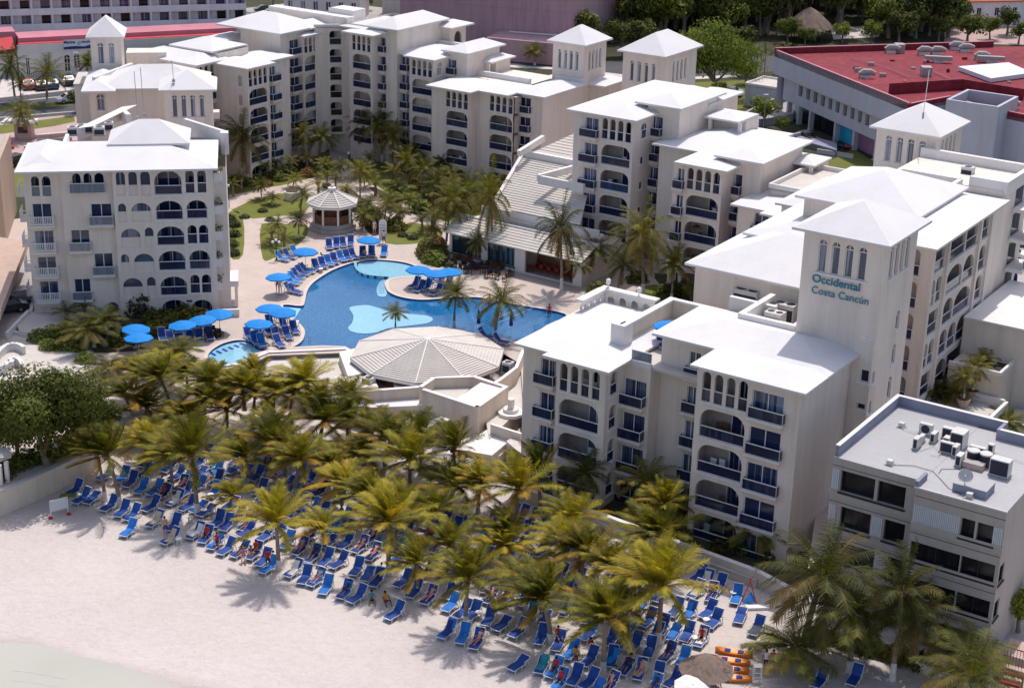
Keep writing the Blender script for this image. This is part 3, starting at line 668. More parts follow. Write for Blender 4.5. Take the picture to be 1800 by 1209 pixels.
# house number plate
L=b.L('F',vC); a0,z0=C(vC,328,531); k=MB().mat('navy paint'); k.face([L(a0,-.02,z0),L(a0+.55,-.02,z0),L(a0+.55,-.02,z0+.22),L(a0,-.02,z0+.22)]); k.build('number_plate',b.root)
# roofs
e0=LF.pix(26,300,Z); e1=LF.pix(91,306,Z); e2=LF.pix(381,292,Z)
b.hip(e0[0],uC1+.5,vC-.5,vC+11,Z,1.5); b.hip(e0[0]+.1,uA1+.3,vA-.6,vA+10,Z-.03,1.0)
# recess parapets + raised hip
p=LF.pix(188,256,16.6); q=LF.pix(334,248,16.6); b.block(p[0]+.4,q[0]-.3,p[1]+.4,p[1]+5,Z,16.5,mat='trim white'); b.hip(p[0],q[0],p[1],p[1]+6.2,16.7,1.8)
p=LF.pix(107,256,16.3); b.w.mat('trim white').box(LF,p[0],p[0]+4.4,p[1],p[1]+.35,14.9,16.3); b.w.box(LF,p[0],p[0]+.35,p[1]+.35,p[1]+5,14.9,16.25)
p2=LF.pix(135,226,16.4); q2=LF.pix(215,196,16.4); b.w.mat('white roof'); A=LF.w(*p2,16.4); B_=LF.w(*q2,16.9); n=LF.w(1.6,.9,0); b.w.face([A,A+n,B_+n,B_]); b.w.face([A-Vector((0,0,1.4)),A,B_,B_-Vector((0,0,1.4))]); b.w.mat('trim white').bar(B_-Vector((0,0,1)),B_+LF.w(.9,-3.6,-.8),.5,1.6)
p=LF.pix(325,215,16.2); q=LF.pix(398,238,15.8); b.w.mat('trim white').bar(LF.w(*p,15.8),LF.w(*q,15.4),.4,1.6); b.w.box(LF,q[0]-.6,q[0]+.2,q[1]-.6,q[1]+.4,13.9,16.2)
# right hand service strip with planters
uR=LF.onv(398,330,vC+2)[0]
b.face('F',vC+1.6,uC1,uR,0,Z-.4,[]); b.face('S',uR,vC+1.6,vC+10,0,Z-.4,[]); b.w.mat('cream wall')
for i,y in enumerate((305,362,408,455,496)):
    a,zz=LF.onv(381,y,vC+.6); k=MB().mat('trim white'); k.box(LF,a-.35,a+.55,vC+.7,vC+1.58,zz-.9,zz); k.mat('bright leaf')
    for q in range(60): x=a+.1+random.uniform(-.4,.5); y_=vC+1.+random.uniform(-.4,.4); z_=zz+random.uniform(-.1,.6); d=Vector((random.uniform(-1,1),random.uniform(-1,1),random.uniform(.2,1))).normalized()*.25; s_=d.cross(Vector((random.random(),random.random(),random.random()))).normalized()*.08; P_=LF.w(x,y_,z_); k.face([P_-s_,P_+s_,P_+d])
    k.build('planter',b.root)
# porch at the foot
p=LF.pix(386,497,2.6); b.w.mat('trim white').box(LF,p[0],p[0]+1.9,p[1]-.5,p[1]+3,2.3,2.9); b.w.box(LF,p[0]+1.5,p[0]+1.8,p[1]-.3,p[1],0,2.3)
b.w.box(LF,p[0]-.3,p[0]+1.9,p[1]-3.2,p[1]-2.9,0,.8)
b.done()
# ---------- AERIALS on L1 roof
for (px,py,pt) in ((242,205,115),(253,200,108),(305,140,98)):
    base=at(px,py,17.6); t=thing('aerial_mast','thin steel aerial mast rising from the white roof ridge','aerial',base,group='aerial masts'); hh=(py-pt)/19.
    MB().mat('steel'); m=MB().mat('steel'); m.tube([base,base+Vector((-.1,0,hh))],.035,5); m.build('mast',t); m=MB().mat('steel'); m.box(Frame(0),base.x-.15,base.x+.15,base.y-.15,base.y+.15,base.z-.3,base.z+.02); m.build('foot',t)
# ---------- R1: front right building (two stepped blocks and a terrace)
b=Bld('hotel_building','cream front hotel building with two white roofed blocks and a glazed roof terrace between them',HF.w(-50,105),group='wings of the beach hotel')
ZR=12.4; HH=2.93; v=103.7; a=cols(b,'F',v,(1234,680),(1314,692),(1322,700),(1378,710))
ops=b.col_wide('F',v,a[0],a[1],ZR,5,oh=2.4,gap=.3,h=HH)+b.col_juliet('F',v,a[2],a[3],ZR-.25,5,over=(.1,.25),p=.5,h_=HH)
a2=cols(b,'F',107.9,(1209,672),(1229,675))
b.block(a[0]-.45,-43.35,v,107.95,-2,ZR-.2,ops,[],left=False); b.w.mat(b.mat); uu=a[0]-.45; b.w.face([HF.w(uu,107.9,-2),HF.w(uu,v,-2),HF.w(uu,v,ZR-.2),HF.w(uu,107.9,ZR-.2)])
v2=107.9; ops=b.col_juliet('F',v2,a2[0],a2[1],ZR-.3,5,over=(.25,.1),p=.6,h_=HH)
b.block(-57.2,-43.35,v2,112.85,-2,ZR-.2,ops,[]) 
b.hip(-52.2,-42.75,103.1,108.9,ZR,.3); b.hip(-57.75,-42.77,107.15,115.5,ZR+.02,.9)
# left block
ZL=10.2; v=103.3; a=cols(b,'F',v,(984,665),(1054,680),(951,645),(977,650))
ops=b.col_wide('F',v,a[0],a[1],ZL,4,oh=2.35,gap=.3,h=HH); so=[]
for i in range(4):
    so.append(('arch' if i==0 else 'seg',v+.75,v+1.85,ZL-.7-1.9-HH*i,ZL-.6-HH*i)); b.loggia('S',a[1]+.55,*so[-1][1:],D=.9,ext=.02,door=None)
b.block(a[0]-.3,a[1]+.55,v,106.9,-2,ZL-.2,ops,so,left=False); b.w.face([HF.w(a[0]-.3,106.9,-2),HF.w(a[0]-.3,v,-2),HF.w(a[0]-.3,v,ZL-.2),HF.w(a[0]-.3,106.9,ZL-.2)])
v3=104.1; a3=cols(b,'F',v3,(951,645),(977,650)); ops=b.col_juliet('F',v3,a3[0],a3[1],ZL-.2,4,over=(.5,.05),p=.5,h_=HH)
p=HF.pix(905,602,ZL); b.block(p[0]+.6,a[0]-.28,v3,116,-2,ZL-.2,ops,[])
b.hip(p[0],a[1]+1.1,v3-.6,116.5,ZL+.02,.7); q=HF.pix(958,621,ZL); b.hip(q[0],a[1]+1.12,v-.6,108,ZL,.25)
# recess with windows below the terrace
v4=106.2; a4=cols(b,'F',v4,(1098,662),(1137,670)); ops=b.col_juliet('F',v4,a4[0],a4[1],ZL-.9,4,over=(.5,.05),p=.75,h=2.05,h_=HH)
b.block(a[1]+.5,-57.15,v4,120,-2,ZL-.4,ops,[],top=True)
b.w.mat('trim white').box(HF,a[1]+.5,-57.15,v4-.05,v4+.3,ZL-.45,ZL-.1)
L=b.L('F',v4+.1); b.railing(L,a[1]+1.,-57.2,ZL-.1,b.root,glass='pale rail glass')
P0=HF.pix(1090,575,ZR-.6); P1=HF.pix(1184,527,ZR-.6); b.w.mat('warm wall').box(HF,P0[0],P0[0]+.35,P0[1],P1[1],ZL-.5,ZR-.6); b.w.mat('trim white').box(HF,P0[0]-.12,P0[0]+.47,P0[1]-.1,P1[1]+.1,ZR-.6,ZR-.42)
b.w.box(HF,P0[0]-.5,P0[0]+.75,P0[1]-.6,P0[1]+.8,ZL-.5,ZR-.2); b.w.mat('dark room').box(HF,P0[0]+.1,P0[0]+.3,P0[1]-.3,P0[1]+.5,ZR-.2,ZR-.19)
b.w.mat('warm wall').box(HF,P0[0]+.36,P0[0]+6,P1[1]-.3,P1[1],ZL-.5,ZR-.62); b.w.mat('trim white').box(HF,P0[0]+.48,P0[0]+6,P1[1]-.4,P1[1]+.1,ZR-.6,ZR-.44)
b.w.mat('terrace floor').box(HF,a[1]+.6,-52,v4+.3,124,ZL-.6,ZL-.39)
# plant room parapets behind the right roof
z=ZR+.2; A=HF.pix(1297,550,z+.8); B_=HF.pix(1362,517,z+.8); C_=HF.pix(1392,572,z+.8); w=b.w.mat('trim white')
w.box(HF,A[0],A[0]+.5,A[1],B_[1],ZR-2,z+.8); w.box(HF,A[0]+.5,C_[0]+.3,A[1],A[1]+.45,ZR-2,z+.8); w.box(HF,C_[0]-.1,C_[0]+.35,A[1]+.45,A[1]+4,ZR-2,z+.79)
D=HF.pix(1282,523,z+.4); w.box(HF,D[0],D[0]+4.2,D[1],D[1]+.4,ZR-3,z+.5)
b.w.mat('terrace floor').box(HF,A[0]+.5,C_[0],A[1]+.45,119,ZR-2,ZR-1.)
b.done(); R1=b
for i,(px,py,w_,f,lb) in enumerate(((1313,520,2.2,'T','wide white air conditioner with two fans above the parapet of the front building'),(1355,545,1.,'T','round topped small air conditioner in the plant room beside the sign tower'),(1361,560,1.5,'T','square air conditioner nearest the parapet corner of the plant room'),(1379,545,1.9,'T','two fan air conditioner against the wall under the sign tower'))):
    acunit('air_conditioner',lb,HF,*HF.pix(px,py+12,ZR-.7),ZR-1.0,w_,1.1,1.5,'T',group='roof plant of the front building')
# ---------- sign tower, hip roofed hall, big hip and gallery
b=Bld('hotel_building','tall cream block with the lettered square tower and a long arcaded side facing right',HF.w(-45,125),group='wings of the beach hotel')
ZT=21.6; so=[]
for y0,y1,x0,x1 in ((545,576,1576,1584),(604,636,1569,1577),(661,696,1562,1569)):
    v0,z1=HF.onu((x0+x1)/2,y0,-41.7); v0b,z0=HF.onu((x0+x1)/2,y1,-41.7); so.append(('arch',v0-.35,v0+.35,z0,z1)); b.pane(b.L('S',-41.7),*so[-1],mull=0,glass='dark glass')
fo=[]
for x0,x1,y0,y1 in ((1518,1533,586,595),(1513,1526,648,674),(1506,1520,707,722)):
    a0,z1=HF.onv(x0,y0,112.9); a1,z0=HF.onv(x1,y1,112.9); fo.append(('rect',a0,a1,z0,z1)); b.pane(b.L('F',112.9),*fo[-1],mull=0,glass='dark glass')
for x0,x1,y0,y1 in ((1534,1540,654,669),(1528,1534,706,722)):
    a0,z1=HF.onu(x0,y0,-41.7); a1,z0=HF.onu(x1,y1,-41.7); so.append(('arch',a0,a0+.5,z0,z1)); b.pane(b.L('S',-41.7),*so[-1],mull=0,glass='window glass')
b.tower(-48.15,-41.7,112.9,119.9,0,ZT,1.9,over=.75,wz=(.75,3.35),winw=.66,gap=.42,extraF=fo,extraS=so)
# hip roofed hall left of the tower
v=120.1; b.block(-60.9,-46,v,131,0,14.0); b.hip(-61.6,-47.5,119.4,132,14.25,2.3); b.hip(-60,-46.2,127,140,15.4,1.6)
b.w.mat('warm wall').box(HF,-49,-45,118,126,12,17)
# big hip
b.block(-56.6,-46.4,132.0,143,0,18.1); b.hip(-57.3,-45.8,131.4,144,18.3,2.1); b.w.box(HF,-56,-46,121,131.9,0,13.5)
# gallery block: arcade on its right side
ug=-43.0; ZG=17.3; S_=lambda x,y:HF.onu(x,y,ug)
fo=[]; fa=cols(b,'F',127.6,(1598,445),(1619,445))
for i in range(6):
    z1=ZG-.5-2.85*i; o=('seg',fa[0],fa[1],z1-2.3,z1); fo.append(o); b.loggia('F',127.6,*o[1:],D=1.0,door=None,ext=.02)
so=[]
def sopen(pts,shape):
    """arcade opening from its bottom left, bottom right and top left picture points"""
    (x0,y0),(x1,y1),(x2,y2)=pts; v0,z0=S_(x0,y0); v1,_=S_(x1,y1); _,z1=S_(x2,y2); so.append((shape,v0,v1,z0,z1)); return so[-1]
def row(lst,i):
    for shape,v0,v1 in lst:
        z1=ZG-.45-2.85*i; z0=z1-2.3 if shape!='rect' else z1-2.2; z1=z1 if shape!='rect' else z1-.1
        so.append((shape,v0,v1,z0,z1)); b.loggia('S',ug,v0,v1,z0,z1,D=1.3,door=(.2,.9),ext=.1)
vv=lambda x,y:S_(x,y)[0]
# bays A (front), B (middle), C (rear)
A0,A1=vv(1633,450),vv(1663,430); B0,B1=vv(1673,420),vv(1721,388); C0,C1=vv(1730,385),vv(1741,375)
A0=max(A0,128.2)
mA=(A0+A1)/2; mB=B0+(B1-B0)*.42
patt=[[('rect',A0,A1),('rect',B0,mB-.1+1.),('rect',mB+1.15,B1),('rect',C0,C1)],[('seg',A0,mA-.15),('seg',mA+.15,A1),('seg',B0,mB+1.),('seg',mB+1.3,B1),('seg',C0,C1)],[('rect',A0,A1),('seg',B0,mB-.4),('seg',mB-.1,B1),('seg',C0,C1)],[('seg',A0,mA-.15),('seg',mA+.15,A1),('seg',B0,B0+1.9),('seg',B0+2.2,B0+4.1),('seg',B0+4.4,B1),('seg',C0,C1)],[('rect',A0,A1),('seg',B0,mB-.4),('rect',mB-.1,B1),('seg',C0,C1)],[('seg',A0,mA-.15),('seg',mA+.15,A1),('rect',B0,mB+1.),('seg',mB+1.3,B1)]]
for i,l in enumerate(patt): row(l,i)
b.block(-46,ug,127.6,145.8,0,ZG-.2,fo,so,left=False)
for vp in (A1+.45,B1+.4,C1+.35,127.75): b.w.mat('cream wall').box(HF,ug,ug+.25,vp-.22,vp+.22,0,ZG-.21)
b.hip(-50.5,-42.4,127.0,145.6,ZG,.75)
b.block(-54,-43.2,145.81,153.5,0,17.9,[],[],left=True,top=True); w=b.w.mat('trim white')
w.box(HF,-54,-42.9,153.2,153.7,17.5,18.8); w.box(HF,-43.35,-42.9,145.9,153.2,17.5,18.79); w.box(HF,-46.5,-43.36,145.9,146.3,17.5,18.78)
b.w.mat('trim white'); A=HF.pix(1697,322,18.2); B_=HF.pix(1640,345,18.2); w.bar(HF.w(-47.3,146,17.8),HF.w(-47.3,136,17.8),.4,1.2); w.bar(HF.w(-47.3,146,17.8),HF.w(-53,146,17.8),.4,1.2)
b.w.mat('terrace floor').box(HF,-54,-47.4,136.5,146,16.6,17.45)
# balconies sticking out at the far end
for i in range(4):
    z0=15.6-2.9*i; m=MB().mat('trim white'); m.box(HF,-43,-41.4,149,152.6,z0-.35,z0); o=m.build('balcony',b.root); L=lambda a,d,z:HF.w(-41.4+.0-d,a,z); b.railing(L,149,152.6,z0,o,d=.05,glass='pale rail glass'); g=MB().mat('door glass'); g.face([HF.w(-43.17,149.8,z0),HF.w(-43.17,152,z0),HF.w(-43.17,152,z0+2.1),HF.w(-43.17,149.8,z0+2.1)]); g.build('sliding_door',o)
# upper rear hip between tower TR and the big hip
b.hip(-63,-54,140,152,14.6,1.4); b.block(-62.5,-54.5,140.5,151.5,0,14.4)
b.tower(-59.1,-52.9,154.3,161.7,0,20,2.1,over=.6,wz=(.8,3.4),winw=.66,gap=.5)
b.hip(-52.9,-48.8,150,156,17.6,.3)
# letters
def letters(txt,px0,py0,px1,py1,size,mat,axis='F',c=112.9,bold=0.,parent=None,fr=HF,depth=.015,name='lettering'):
    cu=bpy.data.curves.new(name,'FONT'); cu.body=txt; cu.size=size; cu.extrude=depth; cu.offset=bold; o=bpy.data.objects.new(name,cu); COL.objects.link(o)
    dg=bpy.context.evaluated_depsgraph_get(); me=bpy.data.meshes.new_from_object(o.evaluated_get(dg)); bpy.data.objects.remove(o)
    me.materials.clear(); me.materials.append(MATS[mat]); xs=[v_.co.x for v_ in me.vertices]; w=max(xs)-min(xs)
    A=fr.onv(px0,py0,c); B_=fr.onv(px1,py1,c); k=(B_[0]-A[0])/w
    for v_ in me.vertices:
        p=fr.w(A[0]+(v_.co.x-min(xs))*k,c-.08-v_.co.z,A[1]+v_.co.y*k*1.)-Vector(parent.location); v_.co=p
    o=bpy.data.objects.new(name,me); COL.objects.link(o); o.parent=parent; return o
letters('Occidental',1428,494,1512,508,1,'teal letters',bold=.016,parent=b.root)
letters('Costa Cancún',1427,514,1527,532,1,'teal letters',bold=.004,parent=b.root)
b.done()
t=thing('aerial_mast','tall thin white mast rising from the pyramid roof of the tower before the red roof','aerial',at(1623,200,22),group='aerial masts'); P_=Vector(t.location); m=MB().mat('white metal'); m.tube([P_-Vector((0,0,.6)),P_+Vector((.1,0,4.3))],.04,5); m.build('mast',t); m=MB().mat('steel'); m.tube([P_-Vector((0,0,.5)),P_+Vector((0,0,.1))],.1,6); m.build('foot',t)
for i,(px,py,lb) in enumerate(((1594,328,'round topped white tank like unit beside the tower foot'),(1620,332,'dark pump unit between the tower foot and the big hip roof'),(1700,312,'beige air conditioner on the flat roof right of the far tower'))):
    acunit('air_conditioner',lb,HF,*HF.pix(px,py,17.5),17.46,1.1,.9,1.1,'T',group='roof plant of the arcaded block')
# lower annexes right of the arcade
b=Bld('hotel_annex','low cream annex with a flat white roof right of the arcaded block',HF.w(*HF.pix(1760,600,0)),cat='annex')
z=8.2; p=HF.pix(1716,558,z); q=HF.pix(1800,500,z); u0=ug+.3; b.block(u0,u0+7,137.5,150,0,z); b.w.mat('trim white').box(HF,u0,u0+7.2,137.3,150,z,z+.2)
b.w.mat('warm wall').box(HF,u0+.3,u0+5.0,133.8,137.4,0,5.0); w=b.w.mat('trim white'); w.box(HF,u0+.3,u0+5.0,133.7,133.95,5.0,5.35); w.box(HF,u0+4.75,u0+5.0,133.96,137.3,5,5.34)
b.w.mat('dark room').box(HF,u0+3.6,u0+4.7,134.6,137,5.0,5.03)
b.w.mat('warm wall').box(HF,u0+.1,u0+6,118,133.6,0,2.3); b.w.mat('terrace floor').box(HF,u0+.1,u0+5.7,118.2,133.5,2.3,2.42); b.w.mat('trim white').box(HF,u0+5.7,u0+6.0,118,133.6,2.3,2.95)
b.w.box(HF,u0+.2,u0+5.7,133.3,133.6,2.43,3.1)
b.w.mat('terrace floor').box(HF,u0+7.3,u0+16,140,158,0,7.0); b.w.mat('trim white').box(HF,u0+7.3,u0+16,139.7,139.99,0,7.8)
b.done()
UT=u0
# ---------- white arched pergola
b=Bld('arched_pergola','small white wall of five arches with lamps on its coping behind the front building',at(1060,590,0),cat='pergola',mat='trim white')
z=11.4; A=HF.pix(1062,505,z); B_=HF.pix(1150,527,z); C_=HF.pix(1018,525,z)
n=4; W=B_[0]-A[0]; ops=[('arch',A[0]+.25+i*(W-.3)/n,A[0]+.25+i*(W-.3)/n+(W-.3)/n*.68,z-2.6,z-.6) for i in range(n)]
b.face('F',A[1],A[0],B_[0],z-4,z-.2,ops,t=.25); V=A[1]-C_[1]; n=4; L=b.L('S',A[0])
ops=[('arch',C_[1]+.2+i*V/n,C_[1]+.2+i*V/n+V/n*.65,z-2.6,z-.6) for i in range(n)]
b.face('S',C_[0]+.25,C_[1],A[1],z-4,z-.2,ops,t=.25); b.w.box(HF,A[0]-.3,B_[0]+.2,A[1]-.25,A[1]+.5,z-.2,z); b.w.box(HF,C_[0]-.2,C_[0]+.55,C_[1]-.2,A[1]-.26,z-.2,z)
b.w.box(HF,C_[0]+.2,B_[0],C_[1],A[1]+4,0,z-4.01); b.done()
for px,py,lb in ((1069,505,'small white globe lamp on the pergola corner'),(1123,520,'small white globe lamp further right on the pergola coping')):
    t=thing('coping_lamp',lb,'lamp',at(px,py,z),group='lamps on the pergola'); P_=Vector(t.location); m=MB().mat('white plastic'); m.tube([P_+Vector((0,0,.25)),P_+Vector((0,0,.35)),P_+Vector((0,0,.7)),P_+Vector((0,0,.8))],[.1,.2,.2,.08],8); m.build('lamp_shade',t); m=MB().mat('white metal'); m.tube([P_,P_+Vector((0,0,.26))],.06,6); m.build('post',t)
# ---------- restaurant with ribbed roofs
b=Bld('restaurant','long low restaurant with a ribbed cream roof and a glazed front beside the pool terrace',HF.w(-95,146),cat='restaurant')
vF=143.9; uL=HF.onv(790,440,vF)[0]; uR=HF.onv(1022,500,vF)[0]
def ribbed(m,P,rows):
    """roof slope as overlapping steps; P = eave left, eave right, ridge right, ridge left"""
    m.mat('ribbed roof'); n=rows
    for i in range(n):
        a,b_=i/n,(i+1)/n; l0=P[0].lerp(P[3],a); r0=P[1].lerp(P[2],a); l1=P[0].lerp(P[3],b_); r1=P[1].lerp(P[2],b_); up=Vector((0,0,.07))
        m.face([l0+up,r0+up,r1,l1],[(0,0.2),(1,0.2),(1,.9),(0,.9)]); m.face([l0-up*.3,r0-up*.3,r0+up,l0+up],[(0,0.02)]*4)
m=MB(); e=2.95; W=lambda u,v,z:HF.w(u,v,z)
ribbed(m,[W(uL-.6,vF-.7,e),W(uR+.3,vF-.7,e),W(uR+.3,vF+2.6,e+1.1),W(uL-.6,vF+2.6,e+1.1)],7)
ribbed(m,[W(uL+2,vF+3.0,e+1.7),W(uR+.3,vF+3.0,e+1.7),W(uR+.3,vF+3.9,e+2.1),W(uL+2,vF+3.9,e+2.1)],2)
ribbed(m,[W(uL+3.5,vF+3.4,e+2.7),W(uR-2.5,vF+3.4,e+2.7),W(-93.3,157,e+6.3),W(-103,157,e+6.3)],24)
ribbed(m,[W(-104,159,e+5.6),W(-92,159,e+5.6),W(-92,170,e+9.6),W(-98,170,e+9.6)],20)
m.build('roof',b.root)
w=b.w.mat('trim white'); 
w.box(HF,uL-.6,uR+.3,vF+2.6,vF+3.,e+.6,e+1.3); w.box(HF,uL+2,uR,vF+3.3,vF+3.39,e+1.2,e+2.6)
w.bar(W(uL+3.5,vF+3.3,e+2.8),W(-103,157,e+6.4),.4,.4)
w.bar(W(-103,157,e+6.2),W(-93.5,157,e+6.2),.6,1.4); 
p=HF.pix(925,303,10.2); b.w.mat('cream wall').box(HF,-103.5,-92.4,157.5,159,0,8.8); w.mat('trim white'); q=HF.pix(985,312,9.6)
w.box(HF,p[0],q[0]+3,q[1],q[1]+.4,8.3,9.3); w.bar(W(p[0],q[1],9.),W(p[0]+1.5,q[1]+5,9.3),.4,.8)
w.bar(W(*HF.pix(912,270,10),10),W(*HF.pix(955,243,11),11),.5,.7)
b.w.mat('cream wall').box(HF,-104.5,-92,159,170.5,0,8.4); g=MB().mat('dark glass'); a0,z0=HF.onv(988,317,157.4); a1,z1=HF.onv(1006,305,157.4); g.face([W(a0,157.3,z0),W(a1,157.3,z0),W(a1,157.3,z1),W(a0,157.3,z1)]); g.build('window',b.root)
xs=[790,848,855,908,918,1013]; us=[HF.onv(x,470,vF)[0] for x in xs]
b.face('F',vF,uL,uR,0,e-.1,[('rect',us[0]+.3,us[1]-.2,.5,2.6),('rect',us[2]+.1,us[3]-.3,.5,2.6),('rect',us[4]+.3,us[5]-.4,.12,2.65)],mat='trim white')
b.w.mat('cream wall').box(HF,uL,uR,vF+2.99,157,0,e+.5); b.w.box(HF,uL,uL+.3,vF+.01,vF+3,0,e-.11); b.w.box(HF,uR-.3,uR,vF+.01,vF+2.98,0,e-.11)
L=b.L('F',vF)
for x0,x1 in ((us[0]+.3,us[1]-.2),(us[2]+.1,us[3]-.3)): b.pane(L,'rect',x0,x1,.5,2.6,glass='sea reflection glass',frame='dark metal',mull=3)
b.w.mat('brown wood'); b.w.box(HF,us[4]+.3,us[5]-.4,vF+2.5,vF+2.98,0,2.7)
b.done()
for i in range(14):
    u=us[4]+.8+i%7*1.0; v=vF+.8+(i//7)*.9; t=thing('dining_chair','red wooden chair inside the open restaurant front','chair',HF.w(u,v,.12),group='chairs in the restaurant'); P=Frame(-33.5); o0=HF.inv(t.location.x,t.location.y)
    m=MB().mat('red wood'); 
    for a,c in ((-.2,-.2),(.2,-.2),(-.2,.2),(.2,.2)): m.box(HF,u+a-.02,u+a+.02,v+c-.02,v+c+.02,.12,.57)
    m.box(HF,u-.22,u+.22,v-.22,v+.22,.57,.61); m.build('seat',t); m=MB().mat('red wood'); m.box(HF,u-.22,u+.22,v+.18,v+.22,.61,1.05); m.build('backrest',t)
# ---------- gazebo
gz=at(585,402,0.); 
t=thing('gazebo','octagonal white roofed gazebo with timber walls in the courtyard garden','gazebo',(gz.x,gz.y,0)); G=Vector(t.location)
def ring(r,z,n=8,a0=0.): return [Vector((G.x+r*math.cos(2*PI*(k+.5)/n+a0),G.y+r*math.sin(2*PI*(k+.5)/n+a0),z)) for k in range(n)]
m=MB().mat('concrete'); m.prism([(p.x,p.y) for p in ring(2.9,0)],0,.5); m.build('base',t)
m=MB().mat('concrete'); m.prism([(p.x,p.y) for p in ring(2.55,0)],.5,1.0); m.build('platform',t)
for p in ring(2.3,1.): m=MB().mat('trim white'); m.tube([p,p+Vector((0,0,2.3))],.13,8); m.build('column',t)
m=MB().mat('brown wood'); r0=ring(2.2,1.0)
for k in range(8): 
    p,q=r0[k],r0[(k+1)%8]; m.face([p,q,q+Vector((0,0,1.0)),p+Vector((0,0,1.0))]); 
m.build('balustrade',t); m=MB().mat('brown wood'); m.prism([(p.x,p.y) for p in ring(1.1,0)],1.0,3.3); m.build('core_wall',t)
def ribcone(t,r,z,zt,rows,n=8,ctr=None,name='roof',drop=.25):
    m=MB(); e=[Vector((ctr.x+r*math.cos(2*PI*(k+.5)/n),ctr.y+r*math.sin(2*PI*(k+.5)/n),z)) for k in range(n)]; ap=Vector((ctr.x,ctr.y,zt))
    for k in range(n): ribbed(m,[e[k],e[(k+1)%n],ap,ap],rows)
    m.mat('trim white')
    for k in range(n): m.face([e[k]-Vector((0,0,drop)),e[(k+1)%n]-Vector((0,0,drop)),e[(k+1)%n],e[k]])
    m.face([p-Vector((0,0,drop)) for p in e][::-1]); 
    for k in range(n): m.bar(e[k]+Vector((0,0,.08)),ap+Vector((0,0,.05)),.12,.1)
    return m.build(name,t)
ribcone(t,3.15,3.35,4.85,9,ctr=G); m=MB().mat('trim white'); m.tube([G+Vector((0,0,4.7)),G+Vector((0,0,5.05)),G+Vector((0,0,5.1)),G+Vector((0,0,5.4))],[.5,.5,.25,.1],8); m.build('finial',t)
# ---------- beach bar: octagon roof and annexes
bc=at(752,622,1.0); b=Bld('beach_bar','round bar with a wide ribbed eight sided roof at the lower edge of the pool',(bc.x,bc.y,0),cat='bar'); G=Vector((bc.x,bc.y,0))
m=MB(); n=10; rr=7.35; e=[Vector((G.x+rr*math.cos(2*PI*(k+.35)/n),G.y+rr*math.sin(2*PI*(k+.35)/n),1.0)) for k in range(n)]; ap=Vector((G.x,G.y,2.5))
for k in range(n): ribbed(m,[e[k],e[(k+1)%n],ap,ap],22)
m.mat('trim white'); 
for k in range(n): m.face([e[k]-Vector((0,0,.3)),e[(k+1)%n]-Vector((0,0,.3)),e[(k+1)%n],e[k]]); m.bar(e[k]+Vector((0,0,.08)),ap+Vector((0,0,.05)),.09,.06)
m.build('roof',b.root); b.w.mat('brown wood').prism([(G.x+5.9*math.cos(2*PI*k/20),G.y+5.9*math.sin(2*PI*k/20)) for k in range(20)],-2,.85,top=False)
b.done()
b=Bld('bar_annex','cream flat roofed service building with parapets between the bar and the beach palms',at(780,740,0),cat='annex'); w=b.w
def wallpx(w,pts,z0,z1,th=.25,cap=True,mat='warm wall',capm='trim white'):
    P=[at(x,y,z1) for x,y in pts]
    for a,c in zip(P,P[1:]):
        d=(c-a).normalized(); n=Vector((-d.y,d.x,0))*th
        if n.y<0: n=-n
        w.mat(mat).prism([(a.x,a.y),(c.x,c.y),(c.x+n.x,c.y+n.y),(a.x+n.x,a.y+n.y)],z0,z1-.06,top=False)
        w.mat(capm).prism([(a.x-n.x*.15,a.y-n.y*.15),(c.x-n.x*.15,c.y-n.y*.15),(c.x+n.x*1.15,c.y+n.y*1.15),(a.x+n.x*1.15,a.y+n.y*1.15)],z1-.06,z1)
def slabpx(w,pts,z0,z1,mat='white roof',side='warm wall'):
    P=[at(x,y,z1) for x,y in pts]; w.mat(side).prism([(p.x,p.y) for p in P],z0,z1-.05,top=False); w.mat(mat).prism([(p.x,p.y) for p in P],z1-.05,z1)
slabpx(w,[(380,640),(470,600),(475,612),(612,606),(660,640),(700,672),(770,700),(640,728),(520,690),(440,660)],-2,-.45,'terrace floor')
wallpx(w,[(372,645),(420,640),(472,619),(608,613),(640,647)],-.7,.14,.3)
slabpx(w,[(596,618),(624,612),(640,655),(612,662)],-1.95,.5,'trim white'); slabpx(w,[(588,662),(655,660),(665,680),(595,682)],-.4,.35,'trim white'); slabpx(w,[(690,660),(745,660),(748,680),(694,680)],-.4,.35,'trim white')
slabpx(w,[(600,690),(742,684),(745,712),(660,716),(610,712)],-2,.0,'white roof'); wallpx(w,[(608,690),(742,680)],-2,1.05,.3)
wallpx(w,[(742,684),(840,716),(890,681)],-2,1.6,.3); wallpx(w,[(742,680),(765,664),(832,662),(890,681)],-1,1.6,.3)
slabpx(w,[(800,702),(845,672),(888,684),(840,714)],-1.9,1.5,'white roof'); slabpx(w,[(746,690),(768,672),(840,672),(802,702)],-1.9,.6,'terrace floor')
slabpx(w,[(845,690),(918,640),(935,700),(860,770)],-2,-.3,'terrace floor'); wallpx(w,[(838,690),(880,668),(910,645),(922,615)],-1,1.3,.25)
slabpx(w,[(690,740),(745,722),(775,740),(735,765)],-2,-.6,'white roof'); slabpx(w,[(760,800),(855,752),(910,768),(880,800),(800,830),(740,812)],-2,-.9,'terrace floor'); slabpx(w,[(805,790),(860,752),(908,764),(865,800)],-.9,-.4,'white roof')
slabpx(w,[(890,775),(905,765),(960,780),(1000,800),(930,810)],-2,.0,'terrace floor'); wallpx(w,[(862,745),(915,762)],-2,.6,.2)
L0=at(812,732,0); g=MB().mat('sign white'); a0=HF.onv(808,725,HF.pix(812,742,-.6)[1]); 
b.done()
